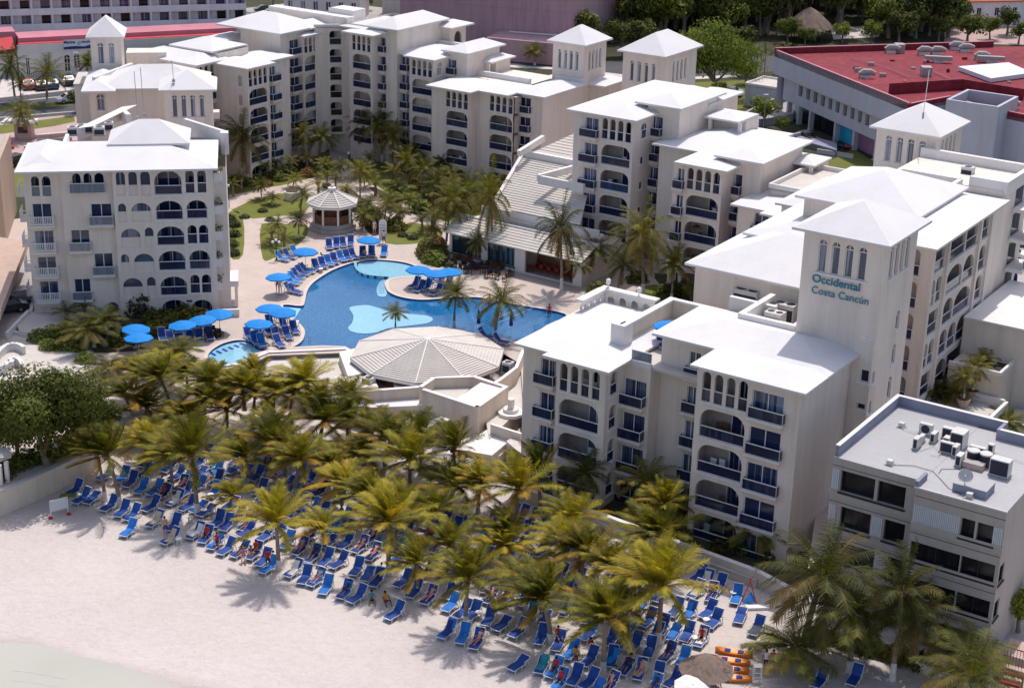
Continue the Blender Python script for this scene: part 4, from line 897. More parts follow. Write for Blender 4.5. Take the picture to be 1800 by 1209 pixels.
for i,(px,py,fan,lb) in enumerate(((648,672,'T','two fan air conditioner on the white plinth left of the service building'),(736,665,'T','two fan air conditioner on the right white plinth below the ribbed roof'),(893,655,'T','tall square air conditioner at the right edge of the ribbed roof'),(778,757,'F','small wall air conditioner beside the palm tops below the service building'))):
    acunit('air_conditioner',lb,HF,*HF.pix(px,py,.35 if i<3 else -.6),.35 if i<3 else -.6,1.0 if i!=2 else .9,.8,.5 if i<2 else 1.1,fan,group='plant of the beach bar')
t=thing('water_feature','small stepped white fountain basin on the terrace beside the bar','fountain',at(898,728,-.3)); P_=Vector(t.location)
for k,(r_,h_) in enumerate(((1.2,.3),(.7,.6),(.3,1.5))): m=MB().mat('trim white'); m.prism([(P_.x+r_*math.cos(2*PI*j/10),P_.y+r_*math.sin(2*PI*j/10)) for j in range(10)],P_.z+(0 if k==0 else .25),P_.z+h_); m.build('basin_tier',t)
# ---------- gray apartment building, front right
b=Bld('apartment_building','gray concrete apartment building with ribbon windows and a felt roof in the lower right corner',HF.w(-35,85),mat='annex wall',cat='building')
ZA=9.6; fl=-.0; P=lambda x,y,z=ZA:HF.pix(x,y,z); A=P(1465,802); B1=P(1610,850); C1=P(1617,858); D=P(1768,903); E_=P(1578,710)
vA=A[1]; vC=C1[1]+.0; uA=A[0]; uM=P(1612,854)[0]; uD=D[0]; vB=E_[1]
vC=min(vC,vA-.9); 
def ribbon(c,x0,x1,y0,y1,n,mat='dark glass',axis='F'):
    a0,_=HF.onv(x0,(y0),c); a1,_=HF.onv(x1,(y1),c); return a0,a1
fo=[]; go=[]
for (xa,xb,k) in ((1478,1591,0),(1478,1590,1),(1478,1590,2)):
    z1=ZA-.85-2.75*k; a0,_=HF.onv(xa,850+55*k,vA); a1,_=HF.onv(xb-2,870+60*k,vA); mid=a0+(a1-a0)*(.56 if k!=1 else .5); a0-=.05; a1+=.1
    for (s,e_) in ((a0,mid-.1),(mid+(.12 if k==0 else .9),a1)): fo.append(('rect',s,e_,z1-1.65,z1)); b.pane(b.L('F',vA),'rect',s,e_,z1-1.65,z1,glass='dark glass',frame='dark metal',mull=0,d=.45)
    if k>=1: q=MB().mat('sign white'); L=b.L('F',vA); [q.face([L(mid+i*.13,-.03,z1-1.5),L(mid+.1+i*.13,-.05,z1-1.5),L(mid+.1+i*.13,-.05,z1),L(mid+i*.13,-.03,z1)]) for i in range(6)]; q.build('shutter',b.root)
    q=MB().mat('sign white'); L=b.L('F',vA); [q.face([L(uA+.08+i*.13,-.03,z1-1.55),L(uA+.18+i*.13,-.05,z1-1.55),L(uA+.18+i*.13,-.05,z1),L(uA+.08+i*.13,-.03,z1)]) for i in range(4)]; q.build('shutter',b.root)
b.block(uA,uM,vA,vB,-2,ZA-.0,fo,[],left=True,top=False)
for k in range(4):
    z1=ZA-1.25-2.75*k; a0=uM+.3; a1=uD-.5
    if k==0: segs=((a0+3.05,a0+4.0),(a0+4.15,a1-.15))
    elif k==3: segs=((a0+2,a1-.1),)
    else: segs=((a0-.2,a0+3.3),(a0+3.36,a1+.25))
    for (s,e_) in segs: go.append(('rect',s,e_,z1-1.45,z1)); b.pane(b.L('F',vC),'rect',s,e_,z1-1.45,z1,glass='dark glass',frame='dark metal',mull=1 if e_-s>2 else 0,d=.3)
    if k==0:
        L=b.L('F',vC)
        for s,n in ((a0-.25,25),(a1-.2,5)):
            q=MB().mat('sign white'); [q.face([L(s+i*.13,-.03,z1-1.5),L(s+.1+i*.13,-.05,z1-1.5),L(s+.1+i*.13,-.05,z1+.02),L(s+i*.13,-.03,z1+.02)]) for i in range(n)]; q.build('shutter',b.root)
so=[]
for k in range(3): z1=ZA-1.4-2.75*k; so.append(('rect',vC+.25,vC+1.25,z1-1.4,z1)) if k else None
for o in so: b.pane(b.L('S',uD),*o,glass='dark glass',frame='dark metal',mull=0,d=.15)
b.block(uM,uD,vC,vB-.5,-2,ZA,go,so,left=True)
w=b.w
for k in range(4):
    for (u0_,u1_,vv_) in ((uA,uM,vA),(uM,uD,vC)):
        w.mat('annex wall').box(HF,u0_-.02,u1_+.06,vv_-.08,vv_-.001,ZA-2.55-2.75*k-.5,ZA-2.55-2.75*k+.02)
        w.mat('ac dark').box(HF,u0_,u1_,vv_-.012,vv_-.002,ZA-.62-2.75*k,ZA-.58-2.75*k)
m=MB().mat('gray roof felt'); zr=ZA-.02
m.box(HF,uA+.02,uM,vA+.02,vB-.1,zr-.3,zr); m.box(HF,uM+.001,uD-.02,vC+.02,vB-.6,zr-.3,zr+.003); 
m.mat('pale kerb')
for i in range(18): 
    q=uA+.9+i*.75; m.face([HF.w(uA+.6 if vA+.4+i*.62<vB-1 else uA,vA+.4+i*.62,zr+.006),HF.w(uD-.3,vA+.4+i*.62,zr+.006),HF.w(uD-.3,vA+.43+i*.62,zr+.006),HF.w(uA+.6,vA+.43+i*.62,zr+.006)]) if vA+.5+i*.62<vB-.7 else None
m.build('roof',b.root)
w.mat('gray parapet'); hp=.75; uK=P(1750,765,ZA+.7)[0]
w.box(HF,uA,uA+.25,vA+.3,vB,ZA-.3,ZA+hp); w.box(HF,uA+.25,uK,vB-.25,vB,ZA-.3,ZA+hp); w.box(HF,uK-.25,uK,vB-1.8,vB-.26,ZA-.3,ZA+hp-.003); w.box(HF,uK,uD+3,vB-1.8,vB-1.56,ZA-.3,ZA+hp-.006)
w.mat('trim white'); w.box(HF,uA-.03,uA+.28,vA+.3,vB+.03,ZA+hp,ZA+hp+.05); w.box(HF,uA+.281,uK,vB-.28,vB+.03,ZA+hp,ZA+hp+.048); w.box(HF,uK,uD,vB-1.83,vB-1.53,ZA+hp,ZA+hp+.046)
w.mat('gray parapet'); w.box(HF,uM-.1,uM+.15,vC+.02,vA+.5,ZA,ZA+.45); w.mat('trim white').box(HF,uM-.1,uD+.03,vC-.05,vC+.02,ZA-.04,ZA+.06)
b.done(); GA=(uA,uD,vC,vB,ZA)
# lanes of roof equipment
rf=ZA
def onroof(px,py): return HF.pix(px,py,rf)
acs=[(1627,763,.95,.4,.85,'F','air conditioner with a round fan at the back left of the gray roof group'),(1619,778,.3,.75,.6,'S','narrow white unit in front of the round fan unit on the gray roof'),(1641,776,.35,.8,.75,'S','narrow white unit right of the round fan unit on the gray roof'),(1611,787,.35,.85,.85,'S','front left narrow unit of the gray roof group'),(1669,772,1.1,.45,.9,'S','wide white unit at the back of the middle group on the gray roof'),(1664,783,.45,.6,.7,'S','small white box between the wide units on the gray roof'),(1684,786,.95,1.2,1.3,'S','large open sided unit on the right of the middle group on the gray roof'),(1664,796,1.0,.35,.85,'S','dark grilled unit at the front of the middle group on the gray roof'),(1679,800,.35,.8,.8,'S','narrow unit right of the dark grilled unit on the gray roof'),(1717,806,1.1,.4,.95,'S','wide unit behind the two round units on the gray roof'),(1686,817,.4,.85,.85,'S','narrow unit left of the two round units on the gray roof'),(1741,798,.4,.4,.8,'S','slim white unit behind the biggest unit on the gray roof'),(1757,835,1.35,.8,1.25,'S','biggest dark grilled unit on the right of the gray roof')]
for px,py,w_,d_,h_,f_,lb in acs: acunit('air_conditioner',lb,HF,*onroof(px,py),rf,w_,d_,h_,f_,group='plant on the gray roof')
for px,py,lb in ((1709,812,'left round drum shaped condenser on the gray roof'),(1731,818,'right round drum shaped condenser on the gray roof')):
    t=thing('drum_condenser',lb,'air conditioner',at(px,py,rf),group='round condensers'); P_=Vector(t.location); m=MB().mat('ac dark'); m.tube([P_,P_+Vector((0,0,.85))],.42,14); m.build('casing',t); m=MB().mat('ac casing'); m.tube([P_+Vector((0,0,.85)),P_+Vector((0,0,.95)),P_+Vector((0,0,.96)),P_+Vector((0,0,.9))],[.45,.45,.3,.28],14); m.build('lid',t)
t=thing('roof_hatch','low gray block under the satellite dish on the gray roof','roof hatch',at(1712,862,rf)); P0=HF.inv(t.location.x,t.location.y); m=MB().mat('gray parapet'); m.box(HF,P0[0]-1.2,P0[0]+1.1,P0[1]-.9,P0[1]+.9,rf,rf+.55); m.build('body',t); m=MB().mat('gray roof felt'); m.box(HF,P0[0]-1.22,P0[0]+1.12,P0[1]-.92,P0[1]+.92,rf+.55,rf+.6); m.build('lid',t)
t=thing('roof_hatch','low pinkish plinth in front of the round condensers on the gray roof','plinth',at(1711,822,rf)); P0=HF.inv(t.location.x,t.location.y); m=MB().mat('terracotta'); m.box(HF,P0[0]-.7,P0[0]+.7,P0[1]-.35,P0[1]+.35,rf,rf+.4); m.build('body',t); m=MB().mat('concrete'); m.box(HF,P0[0]-.72,P0[0]+.72,P0[1]-.37,P0[1]+.37,rf+.4,rf+.44); m.build('lid',t)
t=thing('satellite_dish','round gray satellite dish standing on the low block of the gray roof','satellite dish',at(1696,850,rf+.6)); P_=Vector(t.location)
m=MB().mat('ac casing'); n=18; ax=Vector((-.3,-.75,.45)).normalized(); x=ax.cross(Vector((0,0,1))).normalized(); y=x.cross(ax); c=P_+Vector((0,0,.55))
rg=[[c+ax*(.16*(r_/.5)**2)+x*r_*math.cos(2*PI*k/n)+y*r_*math.sin(2*PI*k/n) for k in range(n)] for r_ in (.12,.3,.5)]
m.face(rg[0]); [m.face([a[k],a[(k+1)%n],b_[(k+1)%n],b_[k]]) for a,b_ in zip(rg,rg[1:]) for k in range(n)]; m.build('dish',t); m=MB().mat('steel'); m.tube([P_,c],.04,6); m.bar(c+y*-.5,c+ax*.55,.03); m.build('stand',t)
for pts,lb in (([(1570,817),(1605,818),(1640,828),(1652,840),(1668,858),(1690,868)],'dark cable snaking from the small box to the dish on the gray roof'),([(1650,832),(1655,824),(1690,824),(1694,815)],'short dark cable curling beside the condensers on the gray roof')):
    P_=[at(x,y,rf+.03) for x,y in pts]; t=MB().mat('ac dark'); t.tube(P_,.02,4); tag(t.build('roof_cable'),lb,'cable')
for px,py,lb in ((1564,816,'small white box at the left of the gray roof'),(1704,874,'small white box at the front of the gray roof'),(1585,750,'tiny pale vent box at the back left of the gray roof')):
    p=onroof(px,py); m=MB().mat('ac casing'); m.box(HF,p[0]-.2,p[0]+.2,p[1]-.2,p[1]+.2,rf,rf+.35); m.mat('concrete').box(HF,p[0]-.3,p[0]+.3,p[1]-.3,p[1]+.3,rf,rf+.04); tag(m.build('vent_box'),lb,'vent')
# pipes
m=MB().mat('white metal')
for pts in ([(1586,752),(1600,757),(1622,762)],[(1640,760),(1700,778),(1800,812)],[(1617,790),(1640,782),(1655,792),(1650,800),(1636,796)]): m.tube([at(x,y,rf+.12) for x,y in pts],.03,5)
tag(m.build('pipe_run'),'thin white pipes linking the air conditioners on the gray roof','pipes')
# ---------- red roofed shopping centre
b=Bld('shopping_centre','large gray shopping centre with a dark red flat roof full of ducts at upper right',at(1640,150,0),mat='mall wall',cat='shopping centre')
zM=10.2; pr=[at(x,y,zM) for x,y in ((1362,88),(1600,183),(1672,170),(1720,186),(1800,202),(2100,240),(2160,70),(1745,76))]
w=b.w; w.mat('mall wall').prism([(p.x,p.y) for p in pr[2:]]+[(pr[1].x,pr[1].y)],0,zM-.6,top=False)
# long upper band over recessed ground floor
A=pr[0]; B_=pr[1]; d=(B_-A).normalized(); n=Vector((-d.y,d.x,0)); n=n if n.x>0 else -n
MF=Frame(math.degrees(math.atan2(d.y,d.x)))
ua,va=MF.inv(A.x,A.y); ub,_=MF.inv(B_.x,B_.y); ub+=0
# the visible face looks towards -x : normal is to the right of d reversed
sgn=-1
def mface(z0,z1,off,ops=(),t=.5,u0=None,u1=None,mat='mall wall'):
    L=lambda a,dd,z: MF.w(a,va+off+dd*S2,z); outs=[outline(*o) for o in ops]; u0=ua if u0 is None else u0; u1=ub if u1 is None else u1
    allp=[[(u0,z0),(u1,z0),(u1,z1),(u0,z1)]]+outs; flat=[p for l in allp for p in l]; w.mat(mat); i0=len(w.v); w.v+=[tuple(L(a,0,z)) for a,z in flat]
    for tt in tessellate_polygon([[Vector((a,z,0)) for a,z in l] for l in allp]): w.f.append(tuple(i0+k for k in tt)); w.m.append(w.cur)
    for l in outs:
        for i in range(len(l)): p,q=l[i],l[(i+1)%len(l)]; w.face([L(p[0],0,p[1]),L(q[0],0,q[1]),L(q[0],t,q[1]),L(p[0],t,p[1])])
    return L
S2=1 if (MF.w(0,1)-MF.w(0,0)).dot(n)>0 else -1
# S2 : direction of depth
mface(6.6,zM,0)
w.mat('mall wall'); w.face([MF.w(ua,va,6.6),MF.w(ub,va,6.6),MF.w(ub,va+1.2*S2,6.6),MF.w(ua,va+1.2*S2,6.6)])
U=lambda x,y,off: MF.onv(x,y,va+off*S2)[0]
ws=[]
for i in range(10):
    x=1404+i*13.0; y=160+i*5.6; a0=U(x,y,1.2); a1=U(x+6.5,y+3,1.2); a0,a1=min(a0,a1),max(a0,a1); ws.append(('rect',a0,a1,4.4,6.0))
a0=min(U(1383,200,1.2),U(1560,260,1.2)); 
mface(2.9,6.6,1.2*S2,[o for o in ws],t=.6,u0=min(ua,ub)+1.5)
g=MB().mat('dark glass'); L=lambda a,dd,z: MF.w(a,va+(1.2+dd)*S2,z)
for o in ws: 
    g=MB().mat('dark glass'); g.face([L(o[1],.55,o[3]),L(o[2],.55,o[3]),L(o[2],.55,o[4]),L(o[1],.55,o[4])]); g.build('window',b.root)
shops=[(1384,1400,'sign white'),(1400,1420,'dark glass'),(1422,1465,'dark glass'),(1470,1500,'cyan paint'),(1502,1540,'purple paint'),(1541,1565,'dark room')]
for x0,x1,mt in shops:
    y=U; a0=U(x0,235,2.6); a1=U(x1,245,2.6); g=MB().mat(mt); g.face([L(a0,1.4,0),L(a1,1.4,0),L(a1,1.4,2.9),L(a0,1.4,2.9)]); g.build('shop_front',b.root)
for x in (1381,1400,1421,1467,1501,1541):
    a0=U(x,238,1.4); w.mat('mall wall').box(MF,a0-.25,a0+.25,*(sorted((va+1.3*S2,va+2.0*S2))),0,2.9)
c0=A+n*1.2+d*.6; b.done(); w=MB().mat('gray parapet'); w.tube([Vector((c0.x,c0.y,0)),Vector((c0.x,c0.y,6.6))],.6,10); w.build('column',b.root)
m=MB().mat('red roof paint'); m.prism([(p.x,p.y) for p in pr],zM-1.0,zM-.6); m.build('roof',b.root)
m=MB(); pp=pr
for i in (0,1,2,3,4,7):
    p,q=pp[i],pp[(i+1)%8]; dd=(q-p).normalized(); nn=Vector((-dd.y,dd.x,0))*.35; cc=sum(pp,Vector())/8
    if (cc-p).dot(nn)<0: nn=-nn
    top=zM+(.3 if i==7 else .0); m.mat('red roof paint').prism([(p.x,p.y),(q.x,q.y),(q.x+nn.x,q.y+nn.y),(p.x+nn.x,p.y+nn.y)],zM-.6,top,top=False); m.mat('pink roof paint').prism([(p.x,p.y),(q.x,q.y),(q.x+nn.x,q.y+nn.y),(p.x+nn.x,p.y+nn.y)],top,top+.06)
m.build('parapet',b.root)
# inner step wall of the roof + stair box
wl=[at(x,y,zM-.1) for x,y in ((1562,160),(1690,152),(1800,170))]; m=MB()
for p,q in zip(wl,wl[1:]): m.mat('red roof paint').prism([(p.x,p.y),(q.x,q.y),(q.x+.1,q.y+.5),(p.x+.1,p.y+.5)],zM-.6,zM+.9)
m.build('roof_step',b.root)
p=HF.pix(1662,188,zM+.3); q=HF.pix(1716,180,zM+.3); m=MB().mat('mall wall'); u0_,u1_,v0_,v1_=p[0],p[0]+7.0,p[1],p[1]+8
for bb in ((u0_,u1_,v0_,v0_+.4),(u0_,u1_,v1_-.4,v1_),(u0_,u0_+.4,v0_+.4,v1_-.4),(u1_-.4,u1_,v0_+.4,v1_-.4)): m.box(HF,*bb,0,zM+1.3)
m.mat('mall wall'); m.build('stair_box',b.root)
def duct(px,py,kind,lb,sx=.8):
    P_=at(px,py,zM-.6); t=thing('roof_duct',lb,'duct',P_,group='ducts on the red roof'); m=MB().mat('concrete'); P_=Vector(t.location)
    if kind=='box': m.prism([(P_.x-.9*sx,P_.y-.8),(P_.x+.9*sx,P_.y-.8),(P_.x+.9*sx,P_.y+.8),(P_.x-.9*sx,P_.y+.8)],P_.z,P_.z+1.3)
    elif kind=='elbow': m.tube([P_+Vector((-.8*sx,0,0)),P_+Vector((-.8*sx,0,.7)),P_+Vector((-.3*sx,0,.95)),P_+Vector((.9*sx,0,.95)),P_+Vector((1.8*sx,0,.7))],[.4,.45,.5,.45,.35],8)
    else: m.prism([(P_.x-2.5*sx,P_.y-.4),(P_.x+2.5*sx,P_.y-.9),(P_.x+2.5*sx,P_.y-.1),(P_.x-2.5*sx,P_.y+.4)],P_.z+.4,P_.z+1.0)
    m.build('casing',t); k=MB().mat('ac casing'); k.prism([(P_.x-.7,P_.y-.6),(P_.x+.7,P_.y-.6),(P_.x+.7,P_.y+.6),(P_.x-.7,P_.y+.6)],P_.z-.0,P_.z+.5); k.build('base',t)
for q in ((1520,138,'elbow','small pale duct at the left of the red roof'),(1627,133,'box','square duct box standing mid way across the red roof'),(1565,94,'elbow','rounded duct hood near the rear parapet on the left'),(1580,92,'box','flat fan unit near the rear parapet beside the hood'),(1622,97,'elbow','double duct hood near the middle of the rear parapet'),(1645,97,'elbow','right half of the twin duct hoods at the rear of the red roof'),(1678,88,'elbow','duct hood close to the rear parapet near the skylight'),(1695,92,'elbow','bent duct right of the rear hood'),(1722,106,'elbow','big stepped duct behind the pale skylight'),(1740,110,'long','long duct ending behind the skylight'),(1648,110,'long','long low duct in front of the twin hoods'),(1772,192,'elbow','small white unit at the lower right of the red roof')): duct(*q)
sk=[at(x,y,zM+.1) for x,y in ((1684,117),(1773,110),(1815,128),(1742,138))]; m=MB().mat('sign white'); m.prism([(p.x,p.y) for p in sk],zM-.5,zM+.1); m.mat('concrete'); tag(m.build('skylight'),'large pale flat skylight on the red roof','skylight')
for (pts,lb) in (([(1495,102),(1560,120),(1600,136)],'thin pale pipe crossing the red roof'),([(1640,125),(1672,140)],'short pale pipe right of the duct box')): m=MB().mat('pink roof paint'); m.tube([at(x,y,zM-.3) for x,y in pts],.08,5); tag(m.build('roof_pipe'),lb,'pipe')

rv=random.Random(4)
for k in range(26):
    x=1500+rv.random()*290; y=100+rv.random()*75
    if y<95+ (x-1500)*.0 or 1680<x<1800 and 105<y<142: continue
    if y>165-(0 if x>1560 else (1560-x)*.5): continue
    G=at(x,y,zM-.6); m=MB().mat(rv.choice(('concrete','red roof paint','pink roof paint','red roof paint'))); w_=rv.uniform(.15,.5); m.prism([(G.x-w_,G.y-.2),(G.x+w_,G.y-.2),(G.x+w_,G.y+.2),(G.x-w_,G.y+.2)],zM-.62,zM-.6+rv.uniform(.2,.6)); tag(m.build('roof_vent'),'tiny vent box scattered on the dark red roof','vent','tiny vents on the red roof')
# clutter in the roof well of the beachfront block
for x,y,w_,lb in ((128,236,1.0,'left'),(150,232,1.6,'middle'),(175,236,1.1,'right'),(192,228,.9,'rear right')):
    acunit('air_conditioner',lb+' white unit in the roof well of the beachfront block',LF,*LF.pix(x,y,15.6),15.5,w_,.9,.9,'T',group='roof well units')
# ================================================================ GROUND, POOLS, STREETS
def px(pts,z): return [at(x,y,z) for x,y in pts]
def smooth(pts,n=4,closed=True):
    """Catmull-Rom through the points"""
    out=[]; N=len(pts)
    for i in range(N if closed else N-1):
        p0,p1,p2,p3=[Vector((*pts[(i+k)%N],0)) if closed else Vector((*pts[max(0,min(N-1,i+k))],0)) for k in (-1,0,1,2)]
        for j in range(n):
            t=j/n; q=.5*((2*p1)+(p2-p0)*t+(2*p0-5*p1+4*p2-p3)*t*t+(3*p1-p0-3*p2+p3)*t**3); out.append((q.x,q.y))
    return out
def sheet(name,pts,z,mat,kind='structure',holes=(),label=None,cat=None):
    P=[Vector((p.x,p.y,z)) for p in pts]; H=[[Vector((p.x,p.y,z)) for p in h] for h in holes]
    flat=[p for l in [P]+H for p in l]; m=MB().mat(mat); m.v=[tuple(p) for p in flat]
    for t in tessellate_polygon([P]+H):
        a,b,c=[flat[k] for k in t]
        if (b-a).cross(c-a).z<0: t=t[::-1]
        m.f.append(tuple(t)); m.m.append(0)
    return tag(m.build(name),label,cat,kind=kind)
# --- surface materials
def surf_sand():
    m,t,b=nt('sand'); c=(.56,.50,.475)
    n1=noise(t,.12,6,'World'); n2=noise(t,2.2,4,'World',rough=.7); n3=noise(t,9,3,'World')
    col=ramp(t,n1,[(.3,(.49,.435,.41)),(.7,(.575,.515,.485))]); col=mix(t,.5,col,ramp(t,n2,[(.32,(.48,.43,.40)),(.6,(.585,.53,.50))]));
    sp=ramp(t,n3,[(.62,(0,0,0)),(.76,(.28,.28,.28))]); col=mix(t,sp,col,(.40,.35,.33))
    # wet strip near the waterline, along the shore direction
    g=t.nodes.new('ShaderNodeNewGeometry'); sx=t.nodes.new('ShaderNodeVectorMath'); sx.operation='DOT_PRODUCT'; t.links.new(g.outputs['Position'],sx.inputs[0]); sx.inputs[1].default_value=SHN
    a=t.nodes.new('ShaderNodeMath'); a.operation='ADD'; t.links.new(sx.outputs['Value'],a.inputs[0]); nn=noise(t,.25,3,'World'); q=t.nodes.new('ShaderNodeMath'); q.operation='MULTIPLY'; t.links.new(nn,q.inputs[0]); q.inputs[1].default_value=1.6; t.links.new(q.outputs[0],a.inputs[1])
    r=t.nodes.new('ShaderNodeMapRange'); t.links.new(a.outputs[0],r.inputs[0]); r.inputs[1].default_value=SHD+.2; r.inputs[2].default_value=SHD+2.3; r.inputs[3].default_value=1; r.inputs[4].default_value=0
    col=mix(t,r.outputs[0],col,(.40,.345,.315)); t.links.new(col,b.inputs['Base Color']); b.inputs['Roughness'].default_value=.95; b.inputs['Specular IOR Level'].default_value=.1
    ad=t.nodes.new('ShaderNodeMath'); ad.operation='ADD'; t.links.new(n2,ad.inputs[0]); t.links.new(noise(t,.8,3,'World'),ad.inputs[1]); bump(t,b,ad.outputs[0],.6,.2); MATS['sand']=m
s0=at(0,1132,-2); s1=at(330,1209,-2); sd=(s1-s0).normalized(); SHN=(-sd.y,sd.x,0); SHD=s0.dot(Vector(SHN))
surf_sand()
def surf_paving(name,c,scale=.9,line=.8):
    m,t,b=nt(name); g=t.nodes.new('ShaderNodeNewGeometry'); br=t.nodes.new('ShaderNodeTexBrick'); br.inputs['Scale'].default_value=scale; br.inputs['Mortar Size'].default_value=.02
    mp=t.nodes.new('ShaderNodeMapping'); mp.inputs['Rotation'].default_value=(0,0,R(33.5)); t.links.new(g.outputs['Position'],mp.inputs[0]); t.links.new(mp.outputs[0],br.inputs[0])
    br.inputs['Color1'].default_value=(*sc(c,1.04),1); br.inputs['Color2'].default_value=(*sc(c,.90),1); br.inputs['Mortar'].default_value=(*sc(c,line),1)
    col=mix(t,.5,br.outputs[0],ramp(t,noise(t,.5,5,'World'),[(.3,sc(c,.88)),(.7,sc(c,1.08))])); t.links.new(col,b.inputs['Base Color']); b.inputs['Roughness'].default_value=.85; b.inputs['Specular IOR Level'].default_value=.2; MATS[name]=m
surf_paving('pool deck paving',(.52,.44,.395)); surf_paving('pink paving',(.46,.33,.31))
plain('lawn grass',(.135,.15,.03),.95,.5,.25,fine=9); plain('far soil',(.045,.045,.022),.95,.15,.4,fine=3); plain('planting soil',(.07,.06,.035),.95,.7,.4,fine=6)
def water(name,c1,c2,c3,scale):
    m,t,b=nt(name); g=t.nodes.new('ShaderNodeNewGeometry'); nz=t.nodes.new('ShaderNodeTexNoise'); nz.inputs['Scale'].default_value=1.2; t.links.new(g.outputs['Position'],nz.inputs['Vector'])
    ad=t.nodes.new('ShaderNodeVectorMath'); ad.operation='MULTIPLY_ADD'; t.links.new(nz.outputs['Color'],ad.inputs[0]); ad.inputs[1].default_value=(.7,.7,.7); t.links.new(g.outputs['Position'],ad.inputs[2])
    v=t.nodes.new('ShaderNodeTexVoronoi'); v.feature='DISTANCE_TO_EDGE'; v.inputs['Scale'].default_value=scale; t.links.new(ad.outputs[0],v.inputs['Vector'])  # pale cell edges: light caustics painted into the water colour
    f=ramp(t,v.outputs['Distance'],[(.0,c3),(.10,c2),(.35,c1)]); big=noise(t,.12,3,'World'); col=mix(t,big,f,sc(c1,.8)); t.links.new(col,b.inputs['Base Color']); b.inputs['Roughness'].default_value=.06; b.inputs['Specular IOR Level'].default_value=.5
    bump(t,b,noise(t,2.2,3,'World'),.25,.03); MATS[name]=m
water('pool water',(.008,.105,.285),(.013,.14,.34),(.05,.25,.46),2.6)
water('shallow water',(.25,.53,.68),(.27,.56,.70),(.34,.62,.75),1.6)
water('sea water',(.50,.485,.41),(.505,.49,.415),(.51,.495,.42),.35)
plain('pool tile',(.015,.06,.28),.3,2,.2); plain('ledge tile',(.35,.60,.72),.5,2,.1); plain('coping stone',(.60,.50,.44),.8,2,.08)
# --- outlines
BND=[(-900,1240),(-300,985),(-60,890),(148,797),(215,742),(300,705),(352,668),(365,655),(415,651),(475,625),(607,620),(640,653),(765,653),(870,612),(915,640),(925,790),(1000,775),(1450,790),(1545,760),(1800,900),(2000,1000),(2600,1300)]
POOL=smooth([(617,463),(585,475),(560,490),(546,502),(539,515),(536,530),(530,538),(498,536),(505,551),(516,562),(528,570),(536,582),(532,598),(517,609),(495,613),(475,614),(455,611),(441,601),(420,598),(398,602),(382,609),(369,619),(365,630),(372,640),(410,640),(470,615),(607,609),(640,640),(760,640),(850,600),(885,596),(920,600),(960,572),(996,556),(975,547),(940,541),(905,535),(880,530),(850,524),(812,522),(775,525),(750,527),(725,526),(700,521),(683,513),(677,502),(680,492),(700,487),(725,486),(747,487),(748,478),(735,470),(712,462),(682,458),(650,457),(630,461)],3)
WAT=px(POOL,-.1); far=[Vector((900,60,0)),Vector((1500,1600,0)),Vector((-1500,1600,0)),Vector((-900,60,0))]
bnd=px(BND,0); outer=bnd+[Vector((1500,200,0)),Vector((1500,2500,0)),Vector((-1500,2500,0)),Vector((-1500,100,0))]
hole=px(POOL,0)
sheet('ground',outer,0,'far soil',holes=[hole])
dk=[BND[i] for i in range(2,18)]
deck=px(dk,0)+px([(1420,1000),(1700,720),(1640,420),(1240,330),(1000,240),(760,230),(640,225),(560,235),(395,300),(380,400),(60,380),(-200,420)],0)
sheet('pool_deck',[Vector((p.x,p.y,0)) for p in deck],.004,'pool deck paving',holes=[hole])
m=MB().mat('pool tile'); n=len(hole)
for i in range(n): p,q=hole[i],hole[(i+1)%n]; m.face([(p.x,p.y,.004),(q.x,q.y,.004),(q.x,q.y,-1.3),(p.x,p.y,-1.3)])
tag(m.build('pool_wall'),kind='structure')
# coping ring
m=MB().mat('coping stone'); c=sum(hole,Vector())/n
for i in range(n):
    p,q,r0=hole[i],hole[(i+1)%n],hole[i-1]; r1=hole[(i+2)%n]
    def nrm(a,b): d=(b-a).normalized(); return Vector((d.y,-d.x,0))
    A=sum((hole[k].x*hole[(k+1)%n].y-hole[(k+1)%n].x*hole[k].y) for k in range(n)); sg=1 if A>0 else -1
    n0=(nrm(r0,p)+nrm(p,q)).normalized()*.38*sg; n1=(nrm(p,q)+nrm(q,r1)).normalized()*.38*sg; h=Vector((0,0,.035)); m.face([p+h,q+h,q+n1+h,p+n0+h]); m.face([p,q,q+h,p+h]); m.face([p+n0,q+n1,q+n1+h,p+n0+h])
tag(m.build('pool_coping'),kind='structure')
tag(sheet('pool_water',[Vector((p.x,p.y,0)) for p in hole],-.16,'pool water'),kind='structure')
UPPER=smooth([(630,462),(650,457.5),(682,458.5),(712,463),(735,471),(747,480),(746,486.5),(700,487),(684,490),(668,487),(645,485),(633,478)],3)
KID=smooth([(614,540),(622,536),(645,534),(665,539),(687,546),(725,550),(752,553),(761,559),(750,566),(712,571),(682,575),(662,582),(637,584),(617,580),(612,573),(619,565),(621,552)],3)
TRI=[(497,537),(529,540),(522,552),(513,563),(505,550)]
LOW=smooth([(366,629),(370,619),(383,610),(399,603),(420,599),(436,600),(450,611),(464,615),(470,616),(420,636),(380,642)],3)
STEP=smooth([(672,490),(680,492),(676,502),(680,512),(677,519),(665,518),(662,508),(665,497)],3)
for nm,pts in (('shallow_water',UPPER),('shallow_water',KID),('shallow_water',TRI),('shallow_water',LOW),('shallow_water',STEP)): sheet(nm,px(pts,0),-.13,'shallow water')
